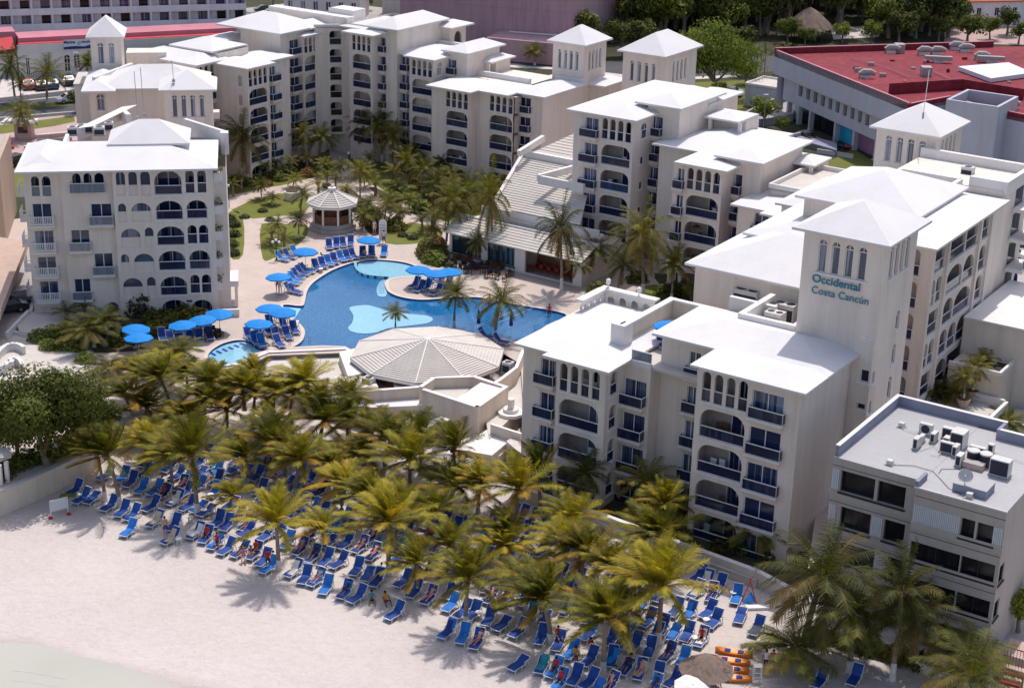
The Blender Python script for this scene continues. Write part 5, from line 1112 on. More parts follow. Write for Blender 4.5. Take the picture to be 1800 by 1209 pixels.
# raised rim with arches below the upper basin
RIM=smooth([(622,462),(624,472),(632,480),(645,485),(662,487),(686,489)],4,False); m=MB().mat('ledge tile')
P=px(RIM,0)
for i,(p,q) in enumerate(zip(P,P[1:])):
    m.mat('ledge tile' if i%3 else 'pool tile'); d=(q-p).normalized(); nn=Vector((-d.y,d.x,0))*.3; m.prism([(p.x,p.y),(q.x,q.y),(q.x+nn.x,q.y+nn.y),(p.x+nn.x,p.y+nn.y)],-1.0,.12,top=False); m.mat('shallow water').prism([(p.x,p.y),(q.x,q.y),(q.x+nn.x,q.y+nn.y),(p.x+nn.x,p.y+nn.y)],.12,.15)
tag(m.build('basin_ledge'),kind='structure')
# steps with stripes
m=MB().mat('pool tile')
for i in range(8):
    y=493+i*3.1; a,b_=at(664 if i>1 else 668,y,-.125),at(675,y+.6,-.125); m.face([a,b_,b_+Vector((0,.12,0)),a+Vector((0,.12,0))])
for i in range(7):
    t_=i/6; x=368+t_*62; y=622-t_*21+ (1-t_)*-1; a=at(x,y,-.125); b_=at(x+9,y+5-2*t_,-.125); m.face([a,b_,b_+Vector((.15,.35,0)),a+Vector((.15,.35,0))])
tag(m.build('pool_step_marking'),kind='structure')
# --- beach and sea
bs=[Vector((p.x,p.y,-2)) for p in bnd]; bs=[p+Vector((0,9,0)) for p in bs]+[Vector((400,40,-2)),Vector((-400,40,-2))]
sheet('beach',bs,-2,'sand')
w0=px(smooth([(-300,1118),(-40,1128),(60,1132),(130,1150),(200,1166),(270,1190),(330,1211),(420,1250)],5,False),-2)
sheet('sea_water',w0+[Vector((-10,60,-2)),Vector((-400,60,-2)),Vector((-300,110,-2))],-1.985,'sea water')
# foam / wet line
m=MB().mat('pale kerb')
for off,y0 in ((0,1178),(1,1195)):
    P=px(smooth([(20,y0),(50,y0+3),(90,y0+10),(120,y0+16)],4,False),-1.975)
    for a,b_ in zip(P,P[1:]): m.face([a,b_,b_+Vector((0,.04,0)),a+Vector((0,.04,0))])
tag(m.build('foam_line'),kind='structure')
# --- retaining walls between beach and terraces
def lowwall(name,label,pts,z0,z1,th=.25,mat='warm wall',cap='trim white',group=None):
    b=thing(name,label,'wall',at(*pts[0],z1),group=group); m=MB(); k=MB(); P=px(pts,z1); O=Vector(b.location)
    for a,c in zip(P,P[1:]):
        d=(c-a).normalized(); n_=Vector((-d.y,d.x,0))*th; n_=n_ if n_.y>0 else -n_; m.mat(mat).prism([(a.x,a.y),(c.x,c.y),(c.x+n_.x,c.y+n_.y),(a.x+n_.x,a.y+n_.y)],z0,z1-.08,top=False); k.mat(cap).prism([(a.x-n_.x*.2,a.y-n_.y*.2),(c.x-n_.x*.2,c.y-n_.y*.2),(c.x+n_.x*1.2,c.y+n_.y*1.2),(a.x+n_.x*1.2,a.y+n_.y*1.2)],z1-.08,z1,bottom=True)
    m.build('wall_body',b); k.build('coping',b)
lowwall('beach_wall','long pale wall with coping between the beach loungers and the front building garden',[(905,853),(1060,905),(1330,1003),(1400,1040)],-2.1,-.75,.3)
lowwall('beach_wall','low white wall at the left edge of the beach below the big round tree',[(-300,985),(-60,890),(60,838),(148,797),(215,742),(300,705),(352,668),(365,655)],-2.1,.12,.35,cap='pale kerb')
lowwall('beach_wall','low wall at the foot of the gray apartment building behind the palms',[(1440,1062),(1560,1132),(1650,1182),(1760,1215)],-2.1,-1.3,.3)
lowwall('beach_wall','second lower wall step in front of the long pale wall',[(1040,912),(1330,1019)],-2.1,-1.35,.4,cap='pale kerb')
# --- lawns, beds, paths
for pts in ([(405,366),(440,352),(480,343),(520,338),(548,348),(540,368),(500,384),(464,389),(432,380)],[(459,396),(497,394),(540,396),(535,420),(500,446),(480,454),(462,455)],[(398,378),(426,380),(427,448),(402,449)],[(401,343),(470,330),(545,318),(587,303),(587,262),(520,285),(440,318),(400,325)],[(617,262),(700,262),(830,310),(870,360),(800,392),(742,372),(700,352),(655,322),(622,298)],[(668,402),(700,398),(741,387),(776,404),(772,417),(735,428),(680,428)],[(1240,560),(1120,520),(1150,500),(1240,520)],[(60,340),(-40,345),(-40,300),(60,295)]):
    sheet('lawn',px(smooth(pts,3),0),.008,'lawn grass')
for pts in ([(560,372),(600,335),(660,330),(700,360),(690,395),(660,415),(640,400),(630,375)],[(395,325),(440,318),(520,290),(560,262),(560,230),(395,280)],[(640,225),(760,262),(840,300),(900,360),(850,350),(700,280),(615,250)],[(748,430),(770,450),(775,470),(757,465),(745,440)],[(130,560),(385,548),(390,560),(330,580),(300,610),(140,620),(110,590)],[(1150,480),(1230,500),(1235,540),(1180,520)]):
    sheet('planting_bed',px(smooth(pts,3),0),.012,'planting soil')
sheet('garden_lawn',px([(920,858),(1060,902),(1330,1000),(1400,1035),(1480,960),(1300,860),(1060,800),(930,800)],-2),-1.985,'planting soil')
sheet('lawn',px([(1425,300),(1500,262),(1545,290),(1500,320),(1450,322)],0),.008,'lawn grass')
sheet('lawn',px([(1780,560),(1900,540),(1900,640),(1760,640)],0),.008,'planting soil') if False else None
PATHS=[[(590,255),(600,290),(612,318)],[(395,366),(440,345),(520,326),(575,312),(610,306)],[(612,312),(640,338),(672,362),(700,382),(760,392),(800,402)],[(448,390),(500,384),(545,392)]]
for pl in PATHS:
    L_=[];R_=[]
    for i,(x,y) in enumerate(pl):
        a=at(*pl[max(0,i-1)]); b_=at(*pl[min(len(pl)-1,i+1)]); d=(b_-a).normalized(); n_=Vector((-d.y,d.x,0))*1.15; c=at(x,y); L_.append(c+n_); R_.append(c-n_)
    sheet('garden_path',L_+R_[::-1],.022+.004*PATHS.index(pl),'pool deck paving')
# --- streets at upper left and behind
def strip(name,pts,mat,z): sheet(name,px(pts,0),z,mat)
strip('plaza',[(-80,300),(180,240),(180,150),(140,120),(-80,140)],'pink paving',.004)
strip('pavement',[(-80,181),(-80,140),(200,110),(200,150)],'pale kerb',.008)
strip('road',[(-80,181),(-80,222),(150,199),(200,190),(200,151)],'asphalt',.012)
strip('median_lawn',[(-80,196),(0,188),(118,179),(200,170),(200,176),(118,186),(0,196),(-80,205)],'lawn grass',.018)
strip('verge_lawn',[(-60,228),(130,204),(132,214),(95,222),(-60,245)],'lawn grass',.012)
strip('road_marking',[(-80,189),(200,160),(200,161),(-80,190)],'pale kerb',.02); strip('road_marking',[(-80,213),(150,194),(150,195),(-80,214)],'pale kerb',.02)
strip('service_lane',[(0,500),(55,400),(60,545),(20,560),(-30,560),(-60,520)],'concrete',.009)
strip('white_terrace',[(-60,680),(-60,590),(40,560),(62,548),(100,556),(160,615),(190,640),(130,690),(60,760),(-60,860)],'terrace floor',.016)
strip('road',[(840,92),(1000,98),(1150,118),(1380,96),(1400,122),(1300,132),(1150,138),(1000,120),(840,112)],'asphalt',.012)
strip('pavement',[(840,112),(1000,120),(1150,138),(1300,132),(1300,136),(1150,143),(1000,124),(840,116)],'pale kerb',.016)
strip('road',[(1440,330),(1620,230),(1900,330),(1900,700),(1760,760),(1700,500)],'concrete',.006)
strip('parking',[(430,45),(700,60),(720,20),(560,0),(430,15)],'concrete',.01)
strip('verge_lawn',[(1140,148),(1400,138),(1430,150),(1400,175),(1250,200),(1150,170)],'lawn grass',.01)
strip('clearing',[(1660,75),(1660,50),(1800,42),(1800,80)],'pink paving',.01); strip('clearing',[(1460,50),(1540,45),(1545,65),(1465,70)],'pale kerb',.01)
# ================================================================ NEIGHBOURING BUILDINGS
# far balcony hotel, upper left
FH=Frame(17.); b=Bld('balcony_hotel','long pale hotel with a grid of recessed balconies across the upper left corner',FH.w(*FH.pix(220,60,0)),fr=FH,mat='far hotel wall',cat='hotel')
v=FH.pix(432,46,2.5)[1]; v=FH.pix(200,58,3.5)[1]; uR=FH.onv(433,20,v)[0]; uL=FH.onv(-160,40,v)[0]; n=17; cw=(uR-uL)/n; ops=[]
for i in range(n):
    for k in range(5):
        z0=5.4+2.6*k; a0=uL+i*cw+.18; a1=uL+(i+1)*cw-.12; ops.append(('rect',a0,a1,z0,z0+1.5)); L=b.L('F',v)
        m=MB().mat('far hotel wall'); d=1.2; m.face([L(a0,d,z0-.8),L(a1,d,z0-.8),L(a1,d,z0+1.5),L(a0,d,z0+1.5)]); m.face([L(a0,.1,z0-.8),L(a0,d,z0-.8),L(a0,d,z0+1.5),L(a0,.1,z0+1.5)]); m.face([L(a1,.1,z0-.8),L(a1,d,z0-.8),L(a1,d,z0+1.5),L(a1,.1,z0+1.5)]); m.face([L(a0,.1,z0+1.5),L(a1,.1,z0+1.5),L(a1,d,z0+1.5),L(a0,d,z0+1.5)]); m.mat('concrete'); m.face([L(a0,.1,z0-.8),L(a1,.1,z0-.8),L(a1,d,z0-.8),L(a0,d,z0-.8)]); o=m.build('balcony',b.root)
        g=MB().mat('dark glass' if random.random()<.45 else 'window glass'); x0=a0+(a1-a0)*(.42+.1*random.random()); g.face([L(x0,d-.05,z0-.75),L(x0+1.5,d-.05,z0-.75),L(x0+1.5,d-.05,z0+1.25),L(x0,d-.05,z0+1.25)]); g.build('window',o)
b.block(uL,uR,v,v+14,0,20,ops,[]); b.done()
# red roofed store with the blue banner
MFR=Frame(23.); b=Bld('store_building','low white store with arched windows and a red edged pink roof below the balcony hotel',MFR.w(*MFR.pix(100,130,0)),fr=MFR,mat='far white wall',cat='store')
v=MFR.pix(100,133,0)[1]; C=lambda x,y:MFR.onv(x,y,v); uL,uR=C(33,110)[0],C(420,60)[0]; zt=C(60,88)[1]; ops=[]
for x0,x1,y0,y1 in ((45,54,103,133),(112,125,97,126),(129,142,96,120),(146,159,95,118)):
    a0,z1=C(x0,y0); a1,z0=C(x1,y1); o=('arch',a0,a1,max(z0,.3),z1); ops.append(o); b.pane(b.L('F',v),*o,mull=1,glass='dark glass')
b.block(uL,uR,v,v+9,0,zt,ops); w=b.w; L=b.L('F',v)
w.mat('far white wall').box(MFR,uL-.1,uR,v-.12,v-.01,zt-.12,zt+.9); w.mat('bright red paint').face([MFR.w(uL+.3,v+.3,zt+.95),MFR.w(uR,v+.3,zt+.95),MFR.w(uR,v+1.6,zt+1.0),MFR.w(uL+.3,v+1.6,zt+1.0)]); w.mat('pink roof paint').box(MFR,uL+.5,uR,v+1.6,v+7,0,zt+1.7)
w.mat('far white wall').box(MFR,uL-22,uL-.2,v+1,v+9,0,zt-1.2); w.mat('bright red paint'); w.face([MFR.w(uL-22,v+.9,zt-1.6),MFR.w(uL-.3,v+.9,zt+.2),MFR.w(uL-.3,v+4,zt+1.6),MFR.w(uL-22,v+4,zt-.2)]); w.mat('pink roof paint').box(MFR,uL-22,uL+.3,v+4.5,v+9,0,zt+2.3)
b.done()
t=thing('shop_banner','white banner with blue wave and lettering on the store parapet','banner',MFR.w(C(110,80)[0],v-.2,C(110,88)[1])); k=MB().mat('sign white'); a0,z1=C(110.5,71); a1,z0=C(161,85); z1=C(135,69)[1]; z0=C(135,86)[1]; Lb=lambda a,z,d=.25: MFR.w(a,v-d,z)
k.face([Lb(a0,z0),Lb(a1,z0),Lb(a1,z1),Lb(a0,z1)]); k.build('panel',t); k=MB().mat('navy paint'); hh=z1-z0; k.poly([Lb(a0,z0,.27),Lb(a1,z0,.27),Lb(a1,z0+.42*hh,.27),Lb(a0+(a1-a0)*.75,z0+.22*hh,.27),Lb(a0+(a1-a0)*.4,z0+.32*hh,.27),Lb(a0,z0+.26*hh,.27)]); k.build('wave',t)
letters('Marina',112,77.5,132,75.5,1,'navy paint',c=v-.22,parent=t,fr=MFR,bold=.02); letters('Barcelo',144,75.5,158,74.5,1,'navy paint',c=v-.22,parent=t,fr=MFR,bold=.02)
k=MB().mat('teal letters'); cA=C(139,75.8); k.tube([Lb(cA[0]+.22*math.cos(q*PI/6),cA[1]+.22*math.sin(q*PI/6),.29) for q in range(11)],.05,4); k.build('ring_mark',t)
# pink blank block, top centre
PF=Frame(-20.); b=Bld('windowless_building','large windowless pinkish block with faint panel joints at top centre',PF.w(*PF.pix(900,85,0)),fr=PF,mat='pink wall',cat='building')
v=PF.pix(915,93,0)[1]; uL=PF.onv(703,20,v)[0]; uR=PF.onv(912,20,v)[0]; uR2=PF.onv(1004,10,v)[0]; b.block(uL,uR2,v,v+30,0,20); w=b.w; w.mat('ac dark')
for i in range(1,5): w.mat('pink wall').box(PF,uL,uR2,v-.06,v-.01,2.6*i*1.5,2.6*i*1.5+.1)
for i in range(1,6): q=uL+(uR2-uL)*i/6; w.box(PF,q,q+.1,v-.055,v-.012,0,20)
w.mat('pink wall').box(PF,uR-3,uR2+2,v-8,v-.1,0,3.8); w.mat('trim white').bar(PF.w(uR-1,v-2,4),PF.w(uR2+1,v-2,4.2),.3,.2)
b.done()
# pale buildings around
def simple(name,label,fr,x,y,wd,dp,h,mat='far white wall',cat='building',roof=None,wins=0,wr=2,rise=0.,side=True,wmat='window glass'):
    u,v=fr.pix(x,y,0); b=Bld(name,label,fr.w(u,v),fr=fr,mat=mat,cat=cat); ops=[]
    for i in range(wins):
        for k in range(wr):
            a=u+wd*(i+.5)/wins; z=h-1.0-3.*k-1.9
            if z<.3: continue
            o=('rect',a-.5,a+.5,z,z+1.7); ops.append(o); b.pane(b.L('F',v),*o,mull=1,glass=wmat,sill=False)
    b.block(u,u+wd,v,v+dp,0,h,ops,top=not rise)
    if rise: b.hip(u-.5,u+wd+.5,v-.5,v+dp+.5,h+.2,rise,mat=roof or 'white roof')
    elif roof: b.slabroof(u-.1,u+wd+.1,v-.1,v+dp+.1,h+.15,par=.3,mat=roof)
    b.done(); return b
simple('villa','white villa with tall blue shutters behind the back wing at the top',Frame(-5),500,35,15,10,8,wins=6,wr=2,roof='terrace floor')
simple('villa','small white house left of the windowless pink block',Frame(-10),672,25,5,8,6.5,wins=2,wr=1,roof='terrace floor')
simple('pavilion','low pale roofed shelter beyond the bushes right of the pink block',Frame(-15),1008,20,12,6,3.0,roof='white roof')
simple('tile_house','mauve house with an orange tiled roof at the top right corner',Frame(14),1702,48,16,9,5.0,mat='far hotel wall',roof='orange tile',rise=1.8,wins=4,wr=1,wmat='dark glass',cat='house')
simple('service_building','pale flat box building between parked cars and the shopping centre',Frame(-33.5),1308,185,6.0,6.5,3.2,mat='mall wall',roof='terrace floor')
b=Bld('entrance_ramp','gray ramp wall rising along the left side of the shopping centre',at(1340,210,0),mat='mall wall',cat='ramp'); wallpx(b.w,[(1290,210),(1345,180),(1385,165)],0,2.0,.3,mat='mall wall',capm='concrete'); slabpx(b.w,[(1310,215),(1345,180),(1400,168),(1395,200)],0,1.2,'concrete','mall wall'); b.done()
# mall entrance steps
t=thing('entrance_steps','broad dark steps before the shopping centre shop fronts','steps',at(1440,255,0)); m=MB()
for i in range(6): m.mat('concrete' if i%2 else 'gray parapet').prism([(p.x,p.y) for p in px([(1400-i*0,243+i*2.2),(1470,262+i*2.2),(1470,275),(1400,255)],0)],0,.9-.14*i)
m.build('step_flight',t); k=MB(); wallpx(k,[(1396,236),(1425,228)],0,1.4,.3,mat='mall wall',capm='concrete'); k.build('side_wall',t); k=MB(); wallpx(k,[(1436,262),(1500,272)],0,.6,.3,mat='mall wall',capm='concrete'); k.build('side_wall',t)
# palapa hut far right
def thatch(name,label,cat,P_,r,z0,z1,posts=6,square=False,droop=.35):
    t=thing(name,label,cat,P_); G=Vector(t.location); m=MB().mat('thatch'); n=28; rg=[]
    for j,f in enumerate((0,.25,.5,.75,1.0)):
        rad=r*(f**.85)+.05; zz=z1-(z1-z0)*f**1.15
        rg.append([Vector((G.x+rad*(1+random.uniform(-.03,.04)*f*2)*math.cos(2*PI*k/n),G.y+rad*(1+random.uniform(-.03,.04)*f*2)*math.sin(2*PI*k/n),G.z+zz+random.uniform(-.06,.06)*f)) for k in range(n)])
    for a,b_ in zip(rg,rg[1:]):
        for k in range(n): m.face([a[k],b_[k],b_[(k+1)%n],a[(k+1)%n]])
    m.face(rg[0][::-1])
    for k in range(n*5):
        a=random.uniform(0,2*PI); f=random.uniform(.3,1.0); rad=r*(f**.85)+.03; zz=z1-(z1-z0)*f**1.15; p=Vector((G.x+rad*math.cos(a),G.y+rad*math.sin(a),G.z+zz+.03)); o=Vector((math.cos(a),math.sin(a),-.8))*r*.16; s_=Vector((-math.sin(a),math.cos(a),0))*.07*r/2; m.face([p-s_,p+s_,p+o])
    m.build('thatch_roof',t); k=MB().mat('brown wood')
    for j in range(posts): a=2*PI*j/posts; rr_=0 if posts==1 else r*.7; k.tube([G+Vector((rr_*math.cos(a),rr_*math.sin(a),0)),G+Vector((rr_*math.cos(a),rr_*math.sin(a),z1*.8 if posts==1 else z0+.3))],.09,6)
    k.build('post',t); return t
thatch('palapa_hut','large thatched hut among the palms at the upper right','hut',at(1420,70,0),4.6,2.4,6.2,8)
# left neighbour building
NF=Frame(-76.); b=Bld('neighbour_building','tan stucco building edge at the left side of the picture',at(-20,420,0),mat='left neighbour wall',cat='building')
P=px([(22,445),(22,300),(-200,330),(-200,480)],0); zN=9.5; q0,q1=at(18,236,zN),at(-2,285,zN); e0,e1=at(48,425,3.2),at(-5,560,3.2)
w=b.w; w.mat('left neighbour wall').prism([(q0.x,q0.y),(q1.x,q1.y),(q1.x-4,q1.y-16),(q1.x-30,q1.y-10),(q0.x-30,q0.y)],0,zN); w.mat('annex wall').prism([(q0.x-.4,q0.y-.4),(q1.x-.4,q1.y-.4),(q1.x-28,q1.y-8),(q0.x-28,q0.y-.5)],zN,zN+.05)
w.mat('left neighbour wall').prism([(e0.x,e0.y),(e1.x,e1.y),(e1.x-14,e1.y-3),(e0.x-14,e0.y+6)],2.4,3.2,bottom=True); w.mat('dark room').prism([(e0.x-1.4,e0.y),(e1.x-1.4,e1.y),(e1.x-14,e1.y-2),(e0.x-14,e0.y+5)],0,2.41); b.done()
for pts,lb in (([(-5,285),(18,236),(18,236)],''),): pass
# stepped terraces left of the beachfront block
b=Bld('terrace_stairs','white terrace steps with curved parapets at the left edge',at(60,600,0),cat='steps',mat='trim white'); w=b.w
lowwall('lane_wall','long low concrete wall beside the lane left of the beachfront block',[(-10,520),(45,415),(50,405)],0,.3,.3,'concrete','concrete')
slabpx(w,[(28,565),(60,545),(118,556),(84,590),(34,582)],0,.5,'terrace floor','trim white'); wallpx(w,[(14,584),(52,545),(58,520)],0,.75,.25,mat='trim white'); wallpx(w,[(20,582),(84,590)],0,.35,.2,mat='trim white')
w=MB(); wallpx(w,smooth([(-10,628),(12,606),(30,604),(42,612)],3,False),0,.8,.3,mat='trim white'); w.build('curved_parapet',b.root); w=MB(); wallpx(w,smooth([(-10,645),(12,640),(22,628),(32,632),(38,642)],3,False),0,.8,.3,mat='trim white'); w.build('curved_parapet',b.root); b.done()
t=thing('beach_kiosk','small flat roofed kiosk with pale posts at the left edge under the round tree','kiosk',at(0,840,-.02)); m=MB(); P=px([(-40,800),(-10,785),(16,790),(20,800),(0,808)],1.9); m.mat('terrace floor').prism([(p.x,p.y) for p in P],1.7,2.0,bottom=True); m.build('roof',t)
for x,y in ((14,846),(2,852),(-20,845)): k=MB().mat('trim white'); g=at(x,y,0); k.prism([(g.x-.15,g.y-.15),(g.x+.15,g.y-.15),(g.x+.15,g.y+.15),(g.x-.15,g.y+.15)],-.2,1.72); k.build('post',t)
# ================================================================ VEGETATION
WIND=Vector((-.9,-.25,0)).normalized()
def leafquad(m,p,d,w,tint,up=Vector((0,0,1))):
    s=d.cross(up); 
    if s.length<.01: s=Vector((1,0,0))
    s=s.normalized()*w/2; m.face([p-s,p+s,p+d*.6+s*.8,p+d]); m.tint.append(tint)
def palm_crown(seed,n=22,L=2.9,mat='beach palm leaf',wind=.5,nl=24,droop=1.,old=.35,lw=.07,ll=.85,elo=-25,ehi=78,upr=False):
    rg=random.Random(seed); m=MB().mat(mat); m.tint=[]
    for i in range(n):
        az=i*2.39996+rg.uniform(-.25,.25); f=i/n; el=R(ehi-(ehi-elo)*f**.85+rg.uniform(-8,8)); Lf=L*rg.uniform(.82,1.08)*(1-.18*(1-f)*.5)
        if upr: el=R((86-52*(f/.78)**.9 if f<.78 else 28-(f-.78)/.22*50)+rg.uniform(-9,9))
        tint=0 if rg.random()>old else rg.uniform(.15,.9)*(f**1.2)
        if f>.85: tint=max(tint,rg.uniform(.0,1.)*old*2)
        d=Vector((math.cos(az)*math.cos(el),math.sin(az)*math.cos(el),math.sin(el))); p=Vector((0,0,0))+Vector((math.cos(az),math.sin(az),0))*.08; k=11; pts=[p]
        for j in range(k):
            d=(d+Vector((0,0,-1))*(.085*droop*(.5+j/k*1.5))+WIND*wind*.085*(.4+j/k)).normalized(); p=p+d*Lf/k; pts.append(p)
        # rachis
        for j in range(k):
            a,b_=pts[j],pts[j+1]; t=(b_-a).normalized(); s=t.cross(Vector((0,0,1))); s=(s.normalized() if s.length>.01 else Vector((1,0,0)))*(.045*(1-j/k)+.01); m.face([a-s,a+s,b_+s,b_-s]); m.tint.append(min(1,tint+.25))
        N=nl
        for j in range(N):
            x=(.12+.88*j/N)*k; q=min(int(x),k-1); a=pts[q].lerp(pts[q+1],x-q); t=(pts[q+1]-pts[q]).normalized(); side=t.cross(Vector((0,0,1))); side=side.normalized() if side.length>.01 else Vector((1,0,0)); upv=side.cross(t)
            le=ll*math.sin(PI*(.12+.8*j/N))**.6*rg.uniform(.85,1.1)
            for sg in (-1,1):
                dr=(side*sg*(.66 if upr else .8)+t*(.75 if upr else .65)-Vector((0,0,1))*(.30+.35*rg.random())*droop+upv*.1+WIND*wind*.7+Vector((rg.uniform(-.1,.1),rg.uniform(-.1,.1),0))).normalized()*le
                leafquad(m,a,dr,lw,tint+rg.uniform(-.05,.1),up=upv)
    return m
def palm(name,label,cat,seed,h=5.,lean=(0,0),white=True,group=None,**k):
    t=thing(name,label,cat,(0,0,0),group=group); rg=random.Random(seed*7); tx,ty=lean; n=9
    path=[Vector((tx*(i/n)**1.7,ty*(i/n)**1.7,h*i/n-.1)) for i in range(n+1)]
    m=MB().mat('trunk bark'); m.tube(path,[.19-.07*(i/n) if i else .24 for i in range(n+1)],7); 
    for i in range(5): a=rg.uniform(0,6.28); m.tube([path[-1]+Vector((math.cos(a)*.22,math.sin(a)*.22,-.25))+Vector((0,0,-.1))*rg.random(),path[-1]+Vector((math.cos(a)*.24,math.sin(a)*.24,.02))],.11,5)
    m.build('trunk',t,smooth=True)
    if white: w=MB().mat('white trunk paint'); w.tube([path[0],path[1],path[2]],[.265,.205,.195],8,cap=False); w.build('painted_base',t)
    c=palm_crown(seed,**k); off=path[-1]; c.v=[(a+off.x,b_+off.y,z+off.z) for a,b_,z in c.v]; c.build('crown',t); return t
PB=[Stock(palm('coconut_palm','windblown coconut palm','palm tree',s,h=5.0,lean=ln,group='coconut palms on the beach',n=nf+9,L=LL*1.24,wind=w_,old=ol*.7,droop=dr_*.75,nl=48,lw=.048,ll=.88,elo=eo,ehi=88,upr=True)) for s,ln,nf,LL,w_,ol,dr_,eo in ((1,(-.3,-.3),21,2.9,.6,.35,.7,-5),(2,(.5,-.2),24,3.1,.4,.3,.85,-15),(3,(-.5,.1),18,2.8,.8,.5,.6,5),(4,(.1,-.5),25,3.1,.35,.25,.9,-20),(5,(.2,.3),20,2.7,.6,.6,.65,0),(6,(-.8,-.2),22,2.9,.9,.3,.6,-5),(7,(.3,-.6),17,2.6,.5,.9,.8,-25),(8,(0,.1),27,3.0,.5,.2,.75,-10))]
PG=[Stock(palm('garden_palm','green palm in the hotel garden','palm tree',s,h=5.0,lean=ln,group='palms in the courtyard',mat='green palm leaf',n=nf+9,L=LL*1.25,wind=w_,old=ol,droop=dr*.9,nl=38,lw=.05)) for s,ln,nf,LL,w_,ol,dr in ((11,(-.3,0),20,2.7,.15,.15,1.1),(12,(.6,-.2),22,2.9,.2,.2,1.2),(13,(.1,.2),18,2.5,.1,.1,.9),(14,(-.5,-.3),24,3.0,.25,.3,1.35))]
PS=[Stock(palm('small_palm','young green palm','palm tree',s,h=2.2,lean=(0,0),white=False,group='small palms in the garden beds',mat='green palm leaf',n=14,L=1.7,wind=.05,old=.1,nl=14,ll=.5,lw=.06,elo=0)) for s in (21,22,23)]
def place_palm(st,base,crown_y,zb=0.,rz=None,sc_=None,label=None,group=None,i=0):
    """base: picture point of the foot; crown_y: picture height of the crown heart"""
    P=at(*base,zb); 
    # height whose projection matches the crown heart
    u_=Vector((P.x,P.y,zb)); lo,hi=0.5,16.
    def yy(h): q=Vector((P.x,P.y,zb+h-CH)); w_=q.dot(FW); a=q.x/w_; b_=q.dot(UP)/w_; return CY-(-a*math.sin(ROL)+b_*math.cos(ROL))*F
    for _ in range(24):
        mid=(lo+hi)/2
        if yy(mid)>crown_y: lo=mid
        else: hi=mid
    h=lo; base_h=5.0 if st[0] not in PS else 2.2; s=sc_ or 1.
    return st[i%len(st)].put(P,rz if rz is not None else random.uniform(-.5,.5),(s,s,h/base_h),label,group)
BEACH=[ # foot x,y, crown heart y, scale, variant
(211,889,800,1.05,0),(185,880,795,.9,2),(303,862,800,1.0,2),(347,905,795,1.15,3),(255,830,770,1.0,1),(404,905,870,.75,4),(490,1000,912,1.0,3),(572,960,925,.85,0),(430,845,800,1.0,2),(470,835,770,1.0,1),(330,790,735,1.0,4),(250,770,715,1.1,1),(400,770,720,1.0,2),(445,760,690,1.05,4),(520,800,760,1.0,0),(590,860,815,1.0,2),(640,830,790,1.05,3),(560,800,735,1.25,1),(650,800,750,1.1,4),(540,720,665,1.05,3),(390,700,660,.85,0),(480,730,690,1.,4),(330,690,655,.9,2),(290,660,635,.9,3),(683,1010,915,1.15,2),(787,900,850,1.35,1),(720,870,800,1.15,3),(800,860,785,1.0,0),(818,1098,1010,.95,3),(735,1040,985,.9,0),(905,945,850,1.2,1),(950,905,830,1.0,2),(968,1128,1045,1.1,0),(1020,1040,970,1.05,4),(1060,1180,1085,1.1,2),(985,1010,950,.95,3),(1060,1060,985,.95,1),(1157,1130,1020,1.2,3),(1120,1090,1010,.95,4),(880,1010,960,.9,4),(1150,1000,935,1.15,2),(925,1070,1020,.95,0),(1155,960,880,.8,1),(600,905,850,1.05,4),(610,780,730,.9,3),(740,830,765,1.0,3),(660,920,862,.9,0),(360,740,700,.9,4),(500,850,790,.9,4),(950,1090,1030,.85,4),(450,700,655,.8,2),(570,745,700,.85,0),(700,930,880,.9,2),(760,940,890,.95,3),(520,870,800,1.1,1),(675,830,770,1.1,1),(840,900,840,.95,1),(230,730,690,1.0,2),(430,720,672,1.0,1),(900,990,935,.95,2),(1000,960,905,.95,3),(1090,1130,1060,1.0,0),(300,720,660,1.0,0),(370,715,668,.9,3),(240,700,655,.9,4),(510,730,690,.9,1),(610,730,690,.85,3),(270,810,765,.8,1),(480,800,745,.9,2),(780,1010,955,.85,1)]
LBB=['coconut palm with a tall windblown crown on the beach','broad coconut palm with long fronds on the beach','ragged golden coconut palm leaning in the wind on the beach','full crowned coconut palm with drooping fronds on the beach','yellowed coconut palm with old brown fronds on the beach']
LBW=[((60,260),'at the left end of the palm grove'),((260,450),'among the loungers left of centre'),((450,640),'in the middle of the beach grove'),((640,860),'below the bar annex on the beach'),((860,1010),'before the left block of the front building'),((1010,1300),'near the long beach wall')]
GCF={}
for k,(x,y,cy,s,i) in enumerate(BEACH):
    zb=-2. if y>745 or x>700 else 0.
    wh=[w_ for (a,b_),w_ in LBW if a<=x<b_][0]; lab='%s %s'%(LBB[i],wh); lab=lab.replace(' on the beach '+wh,' '+wh)
    place_palm(PB,(x,y),cy,zb,rz=random.uniform(-.6,.6),sc_=s*.95,label=lab,group='beach palms '+wh,i=(i if k%2 else i+5 if i<3 else i))
FRONT=[(1410,1150,1010,1.45,1,'big dark green coconut palm before the left part of the gray building'),(1408,1170,1130,1.1,3,'low spreading palm right of the orange kayaks'),(1494,1180,1075,1.25,0,'coconut palm with a bare trunk below the gray building, second of the tall row'),(1568,1195,1040,1.0,2,'slim palm against the middle of the gray facade'),(1609,1170,1075,1.15,3,'arching coconut palm before the lower right windows of the gray building'),(1672,1290,1180,1.15,1,'cut off palm at the bottom edge right of the row'),(1690,1220,1150,1.0,2,'palm beside the beach stairs in the lower right corner'),(1340,960,925,.95,3,'dark palm in the narrow garden before the last arcade of the front building'),(1030,905,830,.75,0,'small palm at the garden foot of the left block of the front building'),(1122,905,840,.85,1,'green palm against the recessed wall of the front building'),(1168,935,880,.75,2,'green palm left of the lowest arcade of the front building')]
FRONT=[(x,y,cy,s*1.0,i,lb) for x,y,cy,s,i,lb in FRONT]
